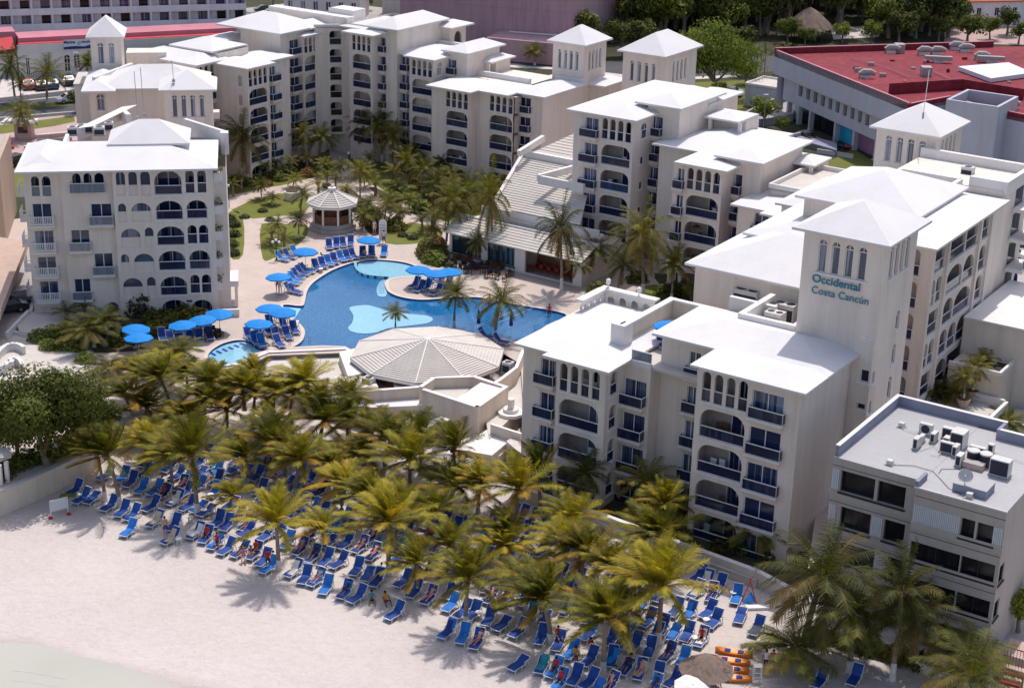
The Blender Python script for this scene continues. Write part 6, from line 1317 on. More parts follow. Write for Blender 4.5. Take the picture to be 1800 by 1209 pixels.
for x,y,cy,s,i,lb in FRONT: place_palm(PG,(x,y),cy,-2.,sc_=s,label=lb,group='palms by the front buildings',i=i)
COURT=[(309,0,0,0,0)]
CT=[(436,322,240,1.25,3,'tall drooping palm beside the left back wing'),(535,292,235,.8,0,'pair palm left of the stair block'),(560,290,240,.85,1,'pair palm nearest the stair block'),(635,275,215,.95,1,'dark palm right of the stair block'),(672,285,215,1.1,3,'tall dark palm against the back wing'),(690,300,240,1.0,2,'palm beside the dark palm of the back wing'),(633,360,302,.7,2,'slender palm with pale crown by the garden path'),(460,350,325,.6,0,'small palm by the upper garden path'),(478,360,345,.6,2,'small palm on the left lawn'),(528,375,342,.75,1,'palm left of the gazebo roof'),(490,420,392,.6,0,'small palm on the lower left lawn'),(525,418,385,.7,2,'palm between the lawn and the gazebo base'),(612,352,330,.7,3,'palm just behind the gazebo'),(700,345,325,.75,0,'palm on the upper right lawn'),(675,400,360,.75,1,'palm right of the gazebo'),(703,395,370,.75,2,'palm beside the bathing slide'),(640,405,375,.7,0,'bushy palm at the gazebo right side'),(655,400,385,.65,3,'low palm at the gazebo steps'),(762,445,398,.55,2,'thin young palm left of the restaurant'),(784,440,355,.9,1,'tall palm at the restaurant corner'),(818,430,345,1.0,0,'tall palm before the first restaurant window'),(866,460,345,.85,3,'slim tall palm with hanging fronds before the ribbed roof'),(987,510,400,.95,3,'leaning palm on the restaurant terrace'),(1035,490,435,.9,1,'full palm at the right end of the restaurant'),(1130,520,410,1.25,3,'big dark palm before the second wing step'),(1240,500,410,1.15,0,'big palm between the wing and the hip roofed hall'),(798,575,515,.85,2,'dark ragged palm at the right of the pool'),(870,592,525,1.0,1,'palm with hanging orange frond at the right of the pool'),(695,580,548,.65,2,'small bright palm on the pale kidney ledge'),(745,330,300,.8,1,'garden palm below the back wing'),(770,345,310,.8,2,'garden palm near the third step'),(800,370,330,.8,3,'garden palm before the low arcade'),(720,370,350,.7,0,'garden palm by the planted circle'),(850,345,318,.7,1,'garden palm by the restaurant roof corner'),(600,315,290,.6,0,'low palm beside the stair path'),(640,330,300,.7,1,'low palm right of the stair path')]
for x,y,cy,s,i,lb in CT[:]: place_palm(PG,(x,y),cy,0.,sc_=s*(.92 if s>.82 else .8),label=lb,group=None,i=i)
FARP=[(27,182,115,1.0,0,'tall shaggy palm in the road median at the far left'),(37,178,147,.7,2,'small palm beside the shaggy palm in the median'),(83,182,125,1.15,1,'full palm in the median before the store'),(45,245,195,.8,3,'palm with orange old fronds beside the guard hut'),(262,90,62,.7,0,'palm behind the square left turret'),(155,150,110,.9,2,'dark palm at the corner of the store'),(940,115,88,.9,0,'palm by the street left of the white tower'),(850,75,55,.8,1,'palm before the pink wall'),(825,70,58,.6,2,'small palm by the street lamp')]
for x,y,cy,s,i,lb in FARP: place_palm(PG,(x,y),cy,0.,sc_=s,label=lb,group=None,i=i)
for k,(x,y,cy,s) in enumerate([(715,330,270,.9),(740,350,285,.9),(765,375,310,.95),(795,350,295,.9),(830,385,320,.95),(720,300,255,.8),(775,320,275,.85),(690,365,335,.8),(650,380,345,.8),(515,330,300,.7),(570,310,275,.8),(480,300,262,.9),(455,290,260,.9),(1085,520,450,1.0),(1180,530,450,1.1),(1290,470,410,.9),(840,470,410,.7),(1010,500,450,.8)]): place_palm(PG,(x,y),cy+12,0,sc_=s*.72,label='full green palm in the dense planting between the pool and the rear wings',group='palms of the dense courtyard planting',i=k)
# small palms in beds
for k,(x,y) in enumerate([(410,345),(425,335),(500,440),(478,430),(560,345),(575,330),(590,335),(660,345),(690,322),(745,345),(760,360),(790,380),(815,395),(760,320),(790,335),(820,350),(700,300),(720,320),(650,300),(742,410),(760,400),(625,315),(540,300),(510,305),(470,315),(840,370),(870,380),(1080,870),(1180,905),(1220,900),(1260,930),(120,570),(150,560),(385,520)]):
    place_palm(PS,(x,y),y-24,0. if y<800 else -2.,sc_=random.uniform(.8,1.2),label='young green palm in a garden bed',group='young palms in the garden beds',i=k)
# potted palms on the right terrace
pots=[(1580+150,700),]
for k,(x,y) in enumerate([(1692,715),(1708,700),(1724,685),(1743,672)]):
    P=at(x,y,2.42); t=thing('plant_pot','%s terracotta pot with red soil on the long white terrace'%('front','second','third','rearmost')[k] if False else '%s large terracotta pot in the row on the white terrace'%('nearest','second nearest','third nearest','farthest')[k],'pot',P,group='pots on the white terrace'); G=Vector(t.location); m=MB().mat('terracotta'); m.tube([G,G+Vector((0,0,.15)),G+Vector((0,0,.7)),G+Vector((0,0,.8))],[.35,.42,.6,.64],12); m.build('pot_body',t); m=MB().mat('red soil'); m.tube([G+Vector((0,0,.8)),G+Vector((0,0,.83))],.55,10); m.build('soil',t)
    PG[k%4].put(G+Vector((0,0,.8)),k*1.3,(.5,.5,.42),'%s potted palm in the row on the white terrace'%('nearest','second nearest','third nearest','farthest')[k],'potted palms on the white terrace')
for k,(x,y) in enumerate([(1655,715),(1670,722),(1640,718),(1680,690),(1700,672)]): place_palm(PG,(x,y),y-32,1.5,sc_=.55,label='bushy palm at the foot of the arcade behind the gray roof',group='palms at the arcade foot',i=k)
place_palm(PG,(1765,775),738,0,sc_=.75,label='bright palm beside the parked white cars',i=2); place_palm(PS,(1775,700),675,0,sc_=1.3,label='young palm outside the white terrace wall',i=1)
# --- broadleaf trees
def crown_mass(seed,rx,ry,rz,cz,n,leaf,mat,lobes=9,tint=.3):
    rg=random.Random(seed); m=MB().mat(mat); m.tint=[]; L=[]
    for i in range(lobes):
        a=rg.uniform(0,2*PI); f=rg.uniform(.2,.72); e=rg.uniform(-.3,.75); L.append((Vector((rx*f*math.cos(a),ry*f*math.sin(a),rz*e*.75)),rg.uniform(.32,.55),rg.uniform(-.1,.25)))
    L.append((Vector((0,0,0)),.62,0))
    for k in range(n):
        c,s,tt=L[k%len(L)]; d=Vector((rg.gauss(0,1),rg.gauss(0,1),rg.gauss(0,1))).normalized(); 
        if d.z<-.8: d.z*=-.5
        r=(rg.random()**.25); p=c+Vector((d.x*rx*s,d.y*ry*s,d.z*rz*s))*r*rg.uniform(.9,1.12)+Vector((0,0,cz))
        nn=(d+Vector((rg.uniform(-.8,.8),rg.uniform(-.8,.8),rg.uniform(-.2,.9)))).normalized(); x=nn.cross(Vector((rg.random()-.5,rg.random()-.5,rg.random()-.5))).normalized(); y=nn.cross(x); l=leaf*rg.uniform(.6,1.3)
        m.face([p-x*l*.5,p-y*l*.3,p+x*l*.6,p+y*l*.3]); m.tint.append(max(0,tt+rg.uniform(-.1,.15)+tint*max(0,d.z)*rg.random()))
    return m,L
def tree(name,label,cat,seed,h,rx,ry,rz,n=3500,leaf=.4,mat='tree leaf',group=None,lobes=9,tint=.3,spread=1.):
    t=thing(name,label,cat,(0,0,0),group=group); cz=h-rz*.8; m,L=crown_mass(seed,rx,ry,rz,cz,n,leaf,mat,lobes,tint); m.build('crown',t)
    k=MB().mat('trunk bark'); rg=random.Random(seed); r=.07*h**.9*.5+.08; fork=Vector((rg.uniform(-.3,.3),rg.uniform(-.3,.3),max(.4,cz-rz*.7))); k.tube([Vector((0,0,-.2)),fork*.5,fork],[r*1.3,r,r*.85],7)
    for c,s,tt in L[:7]: e=c*.85+Vector((0,0,cz)); k.tube([fork,fork.lerp(e,.5)+Vector((0,0,.2)),e],[r*.6,r*.35,r*.1],5)
    k.build('trunk',t,smooth=True); return t
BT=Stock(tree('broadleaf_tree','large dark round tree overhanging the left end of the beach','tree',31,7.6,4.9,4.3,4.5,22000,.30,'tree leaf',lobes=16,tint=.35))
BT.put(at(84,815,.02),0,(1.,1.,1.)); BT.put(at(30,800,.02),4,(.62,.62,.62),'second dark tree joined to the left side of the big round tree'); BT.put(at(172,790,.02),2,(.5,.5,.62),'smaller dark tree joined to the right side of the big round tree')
BR_=Stock(tree('broadleaf_tree','wide yellow green tree behind the right white tower','tree',33,7.5,8.5,6,4.2,9000,.42,'bright leaf',lobes=18,tint=.25)); BR_.put(at(1255,165,0),0,(1.,1.,1.45))
FT=[Stock(tree('forest_tree','round green tree','tree',40+k,6,3.2,3.2,2.8,1500,.5,mt,lobes=8,group='trees across the street')) for k,mt in enumerate(('forest leaf','tree leaf','forest leaf','bright leaf','forest leaf'))]
def put_far(x,y,s,k,label,group=None,sz=None): FT[k].put(at(x,y,0),random.uniform(0,6),(s,s,sz or s),label,group)
for x,y,s,k,lb in ((1060,45,1.5,1,'tall green tree at the right end of the pink block'),(1025,90,1.3,1,'leafy tree below the yellow green tree by the pink block'),(1095,100,1.1,0,'dark tree low between the two white towers'),(1165,45,1.6,3,'large bright tree high behind the right white tower'),(1340,60,1.5,1,'large green tree left of the thatched hut'),(1600,50,1.5,1,'large rounded tree behind the middle of the red roof'),(1640,40,1.5,3,'large bright tree behind the duct hoods'),(1545,60,1.2,1,'green tree in front of the wood behind the red roof'),(1700,80,1.0,1,'green tree left of the tile house corner'),(1035,60,1.4,3,'yellow green tree right behind the pink block'),(1075,75,.8,2,'pale leaved bush tree behind the left white tower'),(1110,60,1.0,3,'bright tree between the two white towers, farther back'),(1130,88,.9,1,'rounded tree between the two white towers'),(1150,60,1.1,4,'dark tree behind the right white tower'),(1290,110,1.1,1,'green tree at the right edge of the wide tree'),(1310,150,.7,1,'small tree beside the pale box building'),(1265,185,.6,4,'low dark tree behind the second wing step'),(1245,195,.5,0,'low bush tree by the parked white car'),(1340,225,.75,3,'yellow green tree in front of the shopping centre ramp'),(1375,235,.4,3,'round bush before the shop windows'),(1195,130,.8,0,'dark tree below the wide yellow green tree'),(1580,75,1.0,1,'green tree behind the red roof'),(1650,72,.8,1,'rounded tree behind the duct hoods'),(1530,78,.7,3,'bright bush behind the left of the red roof'),(1385,78,.8,3,'yellow green bushes before the thatched hut'),(1415,82,.6,1,'dark bush before the thatched hut'),(1770,62,.9,1,'green tree before the tile house'),(1740,70,.7,3,'bright bush before the tile house'),(1480,75,.6,3,'bright yellow green bush right of the hut'),(1790,78,.7,4,'dark bush at the right edge behind the red roof'),(140,200,.6,1,'leafy tree beside the left rear block'),(150,195,.5,3,'bright bush by the left rear block'),(420,20,1.0,3,'green tree at the end of the balcony hotel'),(480,15,.8,1,'small tree in the parking behind the hotel'),(620,12,.8,3,'tree between the villa and the small white house'),(640,18,.6,1,'bush between the villa and the small white house'),(1790,1110,.6,3,'leafy bush beside the beach stairs'),(1765,1090,.4,1,'dark bush by the gray building corner'),(1790,620,.5,1,'bush beyond the low annex'),(1795,680,.6,4,'dark bush at the right edge by the annex'),(1245,520,.45,1,'bush at the foot of the hip roofed hall'),(1215,535,.4,4,'dark bush behind the roof terrace')):
    if y>1000: FT[k].put(at(x,y,-2),1.,(s,s,s),lb)
    else: put_far(x,y,s,k,lb)
# forest behind: individually placed trees and palms
FP=[Stock(palm('forest_palm','tall palm in the dark wood','palm tree',60+k,h=8.,lean=(.4,.2),white=False,group='palms of the wood across the street',mat='forest leaf',n=15,L=3.0,wind=.1,old=.2,nl=12,lw=.14,ll=.8)) for k in range(3)]
rf_=random.Random(5); cnt=0
for row in range(10):
    y=64-row*11
    for x in range(1010,1900,20):
        xx=x+rf_.uniform(-12,12); yy=y+rf_.uniform(-5,5)
        if xx<1060 and yy>30: continue
        if 1395<xx<1470 and yy>40: continue
        if 1680<xx and yy>30: continue
        if 1480<xx<1560 and 40<yy: continue
        s=rf_.uniform(1.1,2.0)
        if rf_.random()<.42: FP[rf_.randrange(3)].put(at(xx,yy,0),rf_.uniform(0,6),(s,s,s*rf_.uniform(.8,1.2)),'tall palm in the dark wood along the top right','palms of the wood')
        else: FT[rf_.choice((0,2,4,0,2,1,4))].put(at(xx,yy,0),rf_.uniform(0,6),(s,s,s*1.1),'dark round tree of the wood along the top right','trees of the wood')
        cnt+=1
for k,x in enumerate(range(1290,1375,14)): FP[k%3].put(at(x+random.uniform(-3,3),132+random.uniform(-3,5),0),k,(.55,.55,.55),'small street palm in the row left of the shopping centre','street palms left of the shopping centre')
# --- shrubs and hedges
def shrub(seed,n,r,h,leaf,mat,tint=.2):
    rg=random.Random(seed); m=MB().mat(mat); m.tint=[]
    for k in range(n):
        d=Vector((rg.gauss(0,1),rg.gauss(0,1),abs(rg.gauss(0,1)))).normalized(); q=rg.random()**.3; p=Vector((d.x*r*q,d.y*r*q,d.z*h*q+.05)); nn=(d+Vector((rg.uniform(-.7,.7),rg.uniform(-.7,.7),rg.uniform(0,.8)))).normalized(); x=nn.cross(Vector((rg.random(),rg.random()-.5,rg.random()-.5))).normalized(); y=nn.cross(x); l=leaf*rg.uniform(.6,1.4); m.face([p-x*l*.5,p-y*l*.35,p+x*l*.6,p+y*l*.35]); m.tint.append(max(0,rg.uniform(-.2,tint*2)))
    return m
SH=[]
for k,(mt,tn) in enumerate((('tree leaf',.2),('bright leaf',.2),('red leaf',.5),('trimmed hedge leaf',.15),('green palm leaf',.2))):
    o=shrub(70+k,420,1.,.9,.22,mt,tn).build('shrub'); tag(o,'shrub','shrub'); SH.append(o)
used=set()
def put_shrub(k,x,y,s,label,group=None,z=0.,sz=1.):
    o=SH[k]
    if k in used: o=o.copy(); COL.objects.link(o)
    used.add(k); o.location=at(x,y,z); o.rotation_euler=(0,0,random.uniform(0,6)); o.scale=(s,s,s*sz); tag(o,label,'shrub',group)
rs=random.Random(9)
for lab,k,pts in (('round clipped dark shrub in front of the beachfront block',3,[(247,545)]),):
    for x,y in pts: put_shrub(k,x,y+5,2.0,lab,sz=1.5)
for x,y,s in ((70,598,1.6),(95,592,1.7),(120,590,1.8),(140,612,1.6),(85,612,1.3),(110,612,1.5),(150,635,1.3)): put_shrub(1,x,y,s*.8,'dense bright hedge above the big round tree','bushes of the bright hedge',sz=1.0)
for x,y in ((412,398),(412,415),(408,432),(410,448),(404,388)): put_shrub(3,x,y,.9,'clipped dark hedge block beside the beachfront building','hedge blocks right of the beachfront building')
for x,y in ((462,372),(475,388),(430,383),(700,385),(760,418),(708,415),(725,420),(745,330),(697,340)): put_shrub(3,x,y,.75,'low dark clipped shrub on a lawn','dark shrubs on the lawns',sz=.7)
def offpath(x,y):
    q=at(x,y)
    for pl in PATHS:
        for a,b_ in zip(pl,pl[1:]):
            A=at(*a); B_=at(*b_); ab=B_-A; t=max(0,min(1,(q-A).dot(ab)/ab.length_squared))
            if (q-(A+ab*t)).length<2.0: return False
    return True
for i in range(190):
    x,y=rs.choice([(rs.uniform(540,700),rs.uniform(345,410)),(rs.uniform(400,590),rs.uniform(290,330)),(rs.uniform(690,900),rs.uniform(300,375)),(rs.uniform(745,775),rs.uniform(430,465))])
    if 536<x<634 and 345<y<420 or not offpath(x,y): continue
    k=rs.choice((0,0,1,2,4,4)); put_shrub(k,x,y,rs.uniform(.7,1.5),('leafy green shrub in the courtyard beds','bright shrub in the courtyard beds','reddish flowering shrub in the courtyard beds','','fan leaved shrub in the courtyard beds')[k],'shrubs in the courtyard beds')
for i in range(26): x=rs.uniform(130,375); y=555+rs.uniform(0,30)+(0 if x>240 else 20); put_shrub(rs.choice((0,4,0,3)),x,y,rs.uniform(.8,1.6),'dark shrub along the foot of the beachfront block','shrubs at the foot of the beachfront block')
for i in range(16): x=rs.uniform(950,1380); y=870+(x-950)*.28+rs.uniform(-8,14); put_shrub(rs.choice((0,4,3)),x,y,rs.uniform(.6,1.1),'dark shrub in the narrow garden behind the beach wall','shrubs behind the beach wall',z=-2)
for x,y in ((1050,515),(1170,520),(1190,515),(1215,520),(1120,495),(1235,545)): put_shrub(0,x,y,1.4,'shrub behind the arched pergola','shrubs behind the pergola')
for i in range(14): put_shrub(rs.choice((0,4)),1440+i*20,1120+i*5.5,rs.uniform(.8,1.2),'dark shrub at the foot of the gray building','shrubs at the foot of the gray building',z=-2)
for i in range(12): put_shrub(rs.choice((2,0)),850+rs.uniform(-60,40),465+rs.uniform(0,10),.8,'reddish shrub in the planter before the restaurant','shrubs before the restaurant') if i<7 else put_shrub(2,770+rs.uniform(0,60),448+rs.uniform(0,12),.7,'reddish shrub in the planter before the restaurant','shrubs before the restaurant')
for x,y in ((0,838),(20,825),(45,815),(75,808),(95,800),(115,790),(130,785)): put_shrub(0,x,y,1.3,'dark shrub under the big round tree','shrubs under the big round tree',sz=1.1)
for x,y in ((380,508),(388,512),(375,590),(60,812),(45,818)): put_shrub(4,x,y,.9,'leafy shrub beside a terrace corner','shrubs at terrace corners')
# palms filling behind the grove near the pool deck edge
for k,(x,y,cy,s) in enumerate([(165,610,575,1.05),(190,600,560,.9),(150,540,505,.7),(180,540,510,.7),(205,660,640,.9),(320,640,612,.95),(275,640,620,.8)]): place_palm(PG,(x,y),cy,0,sc_=s,label=('drooping palm with yellow stalks before the beachfront block','feathery palm before the beachfront block','thin casuarina like palm by the lower balconies','second thin palm by the lower balconies','green palm between the hedge and the umbrellas','full palm left of the small pool','palm below the pair of blue umbrellas')[k],i=(k+3)%4)
# ================================================================ LOUNGERS, UMBRELLAS, PEOPLE, VEHICLES
I0=Frame(0)
def lounger(name,label,sling,cat='sun lounger',k=1.):
    t=thing(name,label,cat); m=MB().mat(sling)
    # sling: seat part then raised back (feet at -y, head at +y)
    prof=[(-.98,.26),(-.85,.33),(-.45,.35),(0,.31),(.22,.34),(.40,.34+.30*k),(.60,.34+.60*k),(.72,.34+.70*k)]; w=.34
    for (y0,z0),(y1,z1) in zip(prof,prof[1:]):
        m.face([(-w,y0,z0),(w,y0,z0),(w,y1,z1),(-w,y1,z1)]); m.face([(-w,y0,z0-.03),(-w,y1,z1-.03),(w,y1,z1-.03),(w,y0,z0-.03)]); m.face([(w,y0,z0-.03),(w,y1,z1-.03),(w,y1,z1),(w,y0,z0)]); m.face([(-w,y0,z0),(-w,y1,z1),(-w,y1,z1-.03),(-w,y0,z0-.03)])
    m.build('sling',t); f=MB().mat('white plastic')
    for s in (-1,1):
        x=s*.36; f.bar((x,-.98,.28),(x,.3,.30),.03,.05); f.bar((x,.22,.31),(x,.72,.33+.70*k),.03,.04); f.bar((x,.15,.5),(x,.62,.52),.05,.04); f.bar((x,.17,.3),(x,.16,.5),.04)
        for a,b_ in (((x,-.75,.29),(x,-.88,0)),((x,.2,.3),(x,.42,0)),((x,.5,.5),(x,.62,0)),((x,-.1,.3),(x,-.2,0))): f.bar(a,b_,.045)
    f.bar((-.33,-.99,.29),(.33,-.99,.29),.05); f.bar((-.35,.72,.34+.70*k),(.35,.72,.34+.70*k),.05); f.build('frame',t); return t
LG=[Stock(lounger('sun_lounger','blue sun lounger','blue sling')),Stock(lounger('sun_lounger','light blue sun lounger','light blue sling'))]
LGF=Stock(lounger('sun_lounger','reclined blue sun lounger','blue sling',k=.45))
T13=[(410,120),(450,165),(505,165),(600,205),(670,235),(725,255),(705,340),(850,290),(950,310),(935,385),(1070,355),(1125,375),(1180,410),(1240,440),(1315,455),(1390,465),(1440,500),(1470,540),(1605,560),(1665,595),(1730,610),(1780,650),(580,40),(670,50),(715,75),(775,110),(850,120),(890,145),(970,40),(1025,50),(960,175),(1085,100),(1170,130),(1180,20),(1250,130),(1030,205),(1090,215),(1130,235),(1190,290),(1240,310),(1450,370),(1570,405),(1640,440),(1710,480),(1780,500),(1400,235),(1350,345)]
T14=[(115,515),(210,550),(270,580),(60,640),(145,675),(215,700),(440,490),(300,470),(340,480),(230,430),(540,530),(600,555),(465,615),(690,555),(740,570),(525,670),(605,705),(420,790),(320,610),(725,745),(790,780),(845,790),(940,700),(1020,710),(930,820),(1005,850),(1095,885),(705,890),(790,915),(865,945),(1160,790),(1235,820),(1215,920),(1310,955),(1095,1065),(1220,1075),(1290,1100),(1400,1140),(1480,1160),(1590,1180),(1600,1040),(1680,1085),(1755,1110),(1655,945),(1725,960),(1480,900),(1600,930),(1380,1000),(1480,1040),(1760,750),(1700,720),(1050,580),(1085,630),(970,400),(1040,410),(1060,250),(1110,260),(1170,280),(1230,270),(240,130),(255,175),(600,300),(690,280),(650,430),(150,410)]
T15=[(840,50),(915,110),(1040,150),(1110,180),(1210,260),(740,420),(830,450),(990,500),(610,390),(340,490),(480,560),(590,620),(720,630),(860,680),(530,830),(680,880),(350,780),(250,990),(430,1040),(590,1080),(1410,570),(20,830)]
LP=[(x/3.103,820+y/3.103) for x,y in T13]+[(560+x/3.103,820+y/3.103) for x,y in T14]+[(1080+x/5.625,1000+y/5.625) for x,y in T15]+[(1442,1192),(1503,1188),(1150,1205),(1050,1207),(985,1195),(958,1170)]
LW=[]; rl=random.Random(3)
for x,y in LP:
    p=at(x,y,-1.6); 
    if all((p.xy-q.xy).length>.75 for q,_ in LW): LW.append((p,0))
# rows continue under the palms
region=px([(560,965),(250,900),(190,860),(260,800),(420,790),(560,850),(640,880),(720,880),(800,915),(900,925),(1010,935),(1100,965),(1310,1045),(1330,1090),(1230,1130),(1190,1190),(1060,1150),(1010,1080),(800,1050),(700,1010)],-2)
def inside(p,poly):
    c=False; n=len(poly)
    for i in range(n):
        a,b_=poly[i],poly[(i+1)%n]
        if (a.y>p.y)!=(b_.y>p.y) and p.x<(b_.x-a.x)*(p.y-a.y)/(b_.y-a.y)+a.x: c=not c
    return c
BF=Frame(-26.); fill=[]
us=[BF.inv(p.x,p.y) for p in region]
u=min(a for a,_ in us)
while u<max(a for a,_ in us):
    v=min(b_ for _,b_ in us)
    while v<max(b_ for _,b_ in us):
        p=BF.w(u+rl.uniform(-.35,.35),v+rl.uniform(-.7,.7),-2)
        if inside(p,region) and all((p.xy-q.xy).length>1.08 for q,_ in LW) and rl.random()<.92: LW.append((p,1)); 
        v+=2.25
    u+=1.05
def zone(p):
    if p.y>121: return 'among the palms behind the first rows'
    if p.x<-14: return 'at the left end of the beach rows'
    if p.x<-2: return 'in the middle of the beach rows'
    return 'at the right end of the beach rows'
for k,(p,f) in enumerate(LW[:290]):
    i=1 if rl.random()<(.22 if not f else .1) else 0
    z=zone(p); lab=('blue sun lounger with white frame ','pale blue sun lounger with white frame ')[i]+z
    
    if rl.random()<.18: LGF.put((p.x,p.y,-2),R(-26+rl.uniform(-14,14)),1.0,'low reclined blue sun lounger with white frame '+z,'reclined loungers '+z)
    else: LG[i].put((p.x,p.y,-2),R(-26+rl.uniform(-12,12)),1.0,lab,('dark blue' if i==0 else 'pale blue')+' loungers '+z)
def towel(mt):
    t=MB().mat(mt); pr=[(-.7,.345),(-.2,.335),(.22,.355),(.40,.65),(.55,.88)]
    for (y0,z0),(y1,z1) in zip(pr,pr[1:]): t.face([(-.26,y0,z0+.02),(.24,y0,z0+.02),(.26,y1,z1+.02),(-.24,y1,z1+.02)]); t.face([(.24,y0,z0+.02),(.3,y0,z0-.12),(.31,y1,z1-.1),(.26,y1,z1+.02)])
    o=t.build('beach_towel'); return o
TW=[(towel(m_),l_) for m_,l_ in (('towel beige','beige'),('cloth white','white'),('cloth navy','navy'),('cloth teal','teal'),('umbrella cloth','bright blue'),('light blue sling','sky blue'))]; tu=set()
for k,(p,f) in enumerate(LW[:290]):
    if rl.random()<.2:
        i=rl.randrange(6); o,l_=TW[i]
        if i in tu: o=o.copy(); COL.objects.link(o)
        tu.add(i); o.location=(p.x,p.y,-2); o.rotation_euler=(0,0,R(-26+rl.uniform(-9,9))); tag(o,l_+' towel spread over a beach lounger '+zone(p),'towel',l_+' towels '+zone(p))
def L4(*p): return [(400+x/4,290+y/4) for x,y in p]
POOLL=[(q,100,'behind the raised basin below the gazebo') for q in L4((715,565),(765,555),(812,550),(865,540))]+[(q,90,'facing the raised pale basin') for q in L4((950,620),(1015,615),(1100,612))]+[(q,118,'in the arc along the upper left pool edge') for q in L4((625,710),(668,695),(712,680),(752,665),(800,650),(842,642),(882,632))]+[(q,150,'in the arc along the left pool edge') for q in L4((555,735),(520,750),(490,772),(470,795),(450,815),(445,870),(470,880))]+[(q,140,'beside the triple globe lamp on the left lawn') for q in L4((380,650),(430,632),(480,610))]+[(q,120,'on the rounded deck between the small pool and the main pool') for q in L4((150,1195),(220,1175),(285,1165),(345,1195),(300,1110),(400,1125),(470,1150),(240,1240),(360,1245),(420,1190),(195,1225))]+[(q,60,'on the round lounge island in the pool') for q in L4((1315,835),(1355,860),(1400,850),(1470,885),(1545,830),(1430,805),(1500,800))]+[((x,y),110,'under the umbrellas before the beachfront block') for x,y in ((285,590),(300,595),(315,600),(335,595),(350,592),(368,588),(330,583))]+[((x,y),150,'at the pool edge right of the ribbed bar roof') for x,y in ((853,588),(880,598))]
for k,(q,a,z) in enumerate(POOLL):
    p=at(q[0],q[1],.4); i=1 if rl.random()<.4 else 0; LG[i].put((p.x,p.y,.01),R(a-90+rl.uniform(-8,8)),1.,('blue sun lounger ','pale blue sun lounger ')[i]+z,('blue' if i==0 else 'pale blue')+' loungers '+z)
for x,y in ((1163,607),): p=at(x,y,9.9); LG[0].put((p.x,p.y,9.82),R(10),1.,'blue sun lounger on the glazed roof terrace')
# --- side tables
def sidetable():
    t=thing('side_table','small round white side table','table'); m=MB().mat('white plastic'); m.tube([(0,0,.42),(0,0,.46)],.26,12); m.build('table_top',t); 
    for k in range(3): m=MB().mat('white plastic'); a=k*2.09; m.bar((.17*math.cos(a),.17*math.sin(a),.42),(.22*math.cos(a),.22*math.sin(a),0),.05); m.build('leg',t)
    return t
ST=Stock(sidetable()); tp=[]
for x,y in [(1080+a/5.625,1000+b/5.625) for a,b in ((945,150),(1180,225),(675,405),(910,490),(795,670),(285,755),(275,490))]+[(820/3.103+0*x,820+150/3.103) for x in ()]+[(139,868),(334,908),(314,946),(358,895),(370,868),(904,1045),(842,1075),(906,1010),(925,910)]:
    p=at(x,y,-1.55); ST.put((p.x,p.y,-2),0,1.,'small round white table between beach loungers','side tables on the beach')
for x,y in [(q[0]+4,q[1]+3) for q in L4((1450,830),(640,720),(470,1090),(330,1100))]: p=at(x,y,.4); ST.put((p.x,p.y,.01),0,1.,'small round white table by the pool loungers','side tables by the pool')
# --- umbrellas
def umbrella(name,label,cloth,r=1.4,h=2.35):
    t=thing(name,label,'umbrella'); m=MB().mat(cloth); n=8; rg=[[Vector((rr*math.cos(2*PI*k/n),rr*math.sin(2*PI*k/n),z)) for k in range(n)] for rr,z in ((r,h-.42),(r*.62,h-.2),(r*.25,h-.05))]; rim=[p-Vector((0,0,.12)) for p in rg[0]]
    for a,b_ in zip([rim]+rg,rg):
        for k in range(n): m.face([a[k],a[(k+1)%n],b_[(k+1)%n],b_[k]])
    for k in range(n): m.face([rg[2][k],rg[2][(k+1)%n],Vector((0,0,h))])
    m.build('canopy',t); k_=MB().mat('white metal'); k_.tube([(0,0,0),(0,0,h+.08)],.03,6); k_.build('pole',t); b_=MB().mat('steel'); 
    for k in range(n): b_.bar((0,0,h-.5),rg[0][k]*.98-Vector((0,0,.03)),.025)
    b_.build('rib',t); b2=MB().mat('concrete'); b2.tube([(0,0,0),(0,0,.1)],.3,10); b2.build('base',t); return t
UM=Stock(umbrella('beach_umbrella','blue umbrella','umbrella cloth')); UW=Stock(umbrella('beach_umbrella','white umbrella','white plastic',1.3,2.2))
for x,y,lb in ((647,420,'blue umbrella beside the white slide tower'),(536,440,'blue umbrella beside the left lawn above the pool arc'),(490,485,'blue umbrella over the persons at the left pool edge'),(735,472,'blue umbrella leftmost on the lounge island'),(768,479,'blue umbrella in the middle on the lounge island'),(791,476,'blue umbrella rightmost on the lounge island'),(474,540,'rear blue umbrella of the pair at the pale triangle basin'),(496,546,'front blue umbrella of the pair at the pale triangle basin'),(454,567,'blue umbrella over the rounded deck loungers'),(237,576,'upper blue umbrella of the pair above the palms'),(243,592,'lower blue umbrella of the pair above the palms'),(322,569,'leftmost of three blue umbrellas before the beachfront block'),(357,560,'middle of three blue umbrellas before the beachfront block'),(385,549,'rightmost of three blue umbrellas before the beachfront block')):
    p=at(x,y,2.1); UM.put((p.x,p.y,.01),random.uniform(0,1),1.,lb,'blue umbrellas by the pool',tilt=(random.uniform(-.05,.05),random.uniform(-.05,.05)))
for x,y,lb in ((1175,570,'blue umbrella on the glazed roof terrace'),): p=at(x,y,11.7); UM.put((p.x,p.y,9.82),.4,.9,lb)
p=at(1213,1190,.2); UW.put((p.x,p.y,-2),.3,.95,'white umbrella beside the thatched shade at the lower edge',tilt=(.25,.0))
p=at(1243,1165,.2); thatch('thatched_shade','round thatched shade on one post among the right hand loungers','thatched shade',(p.x,p.y,-2),1.75,1.75,2.75,1)
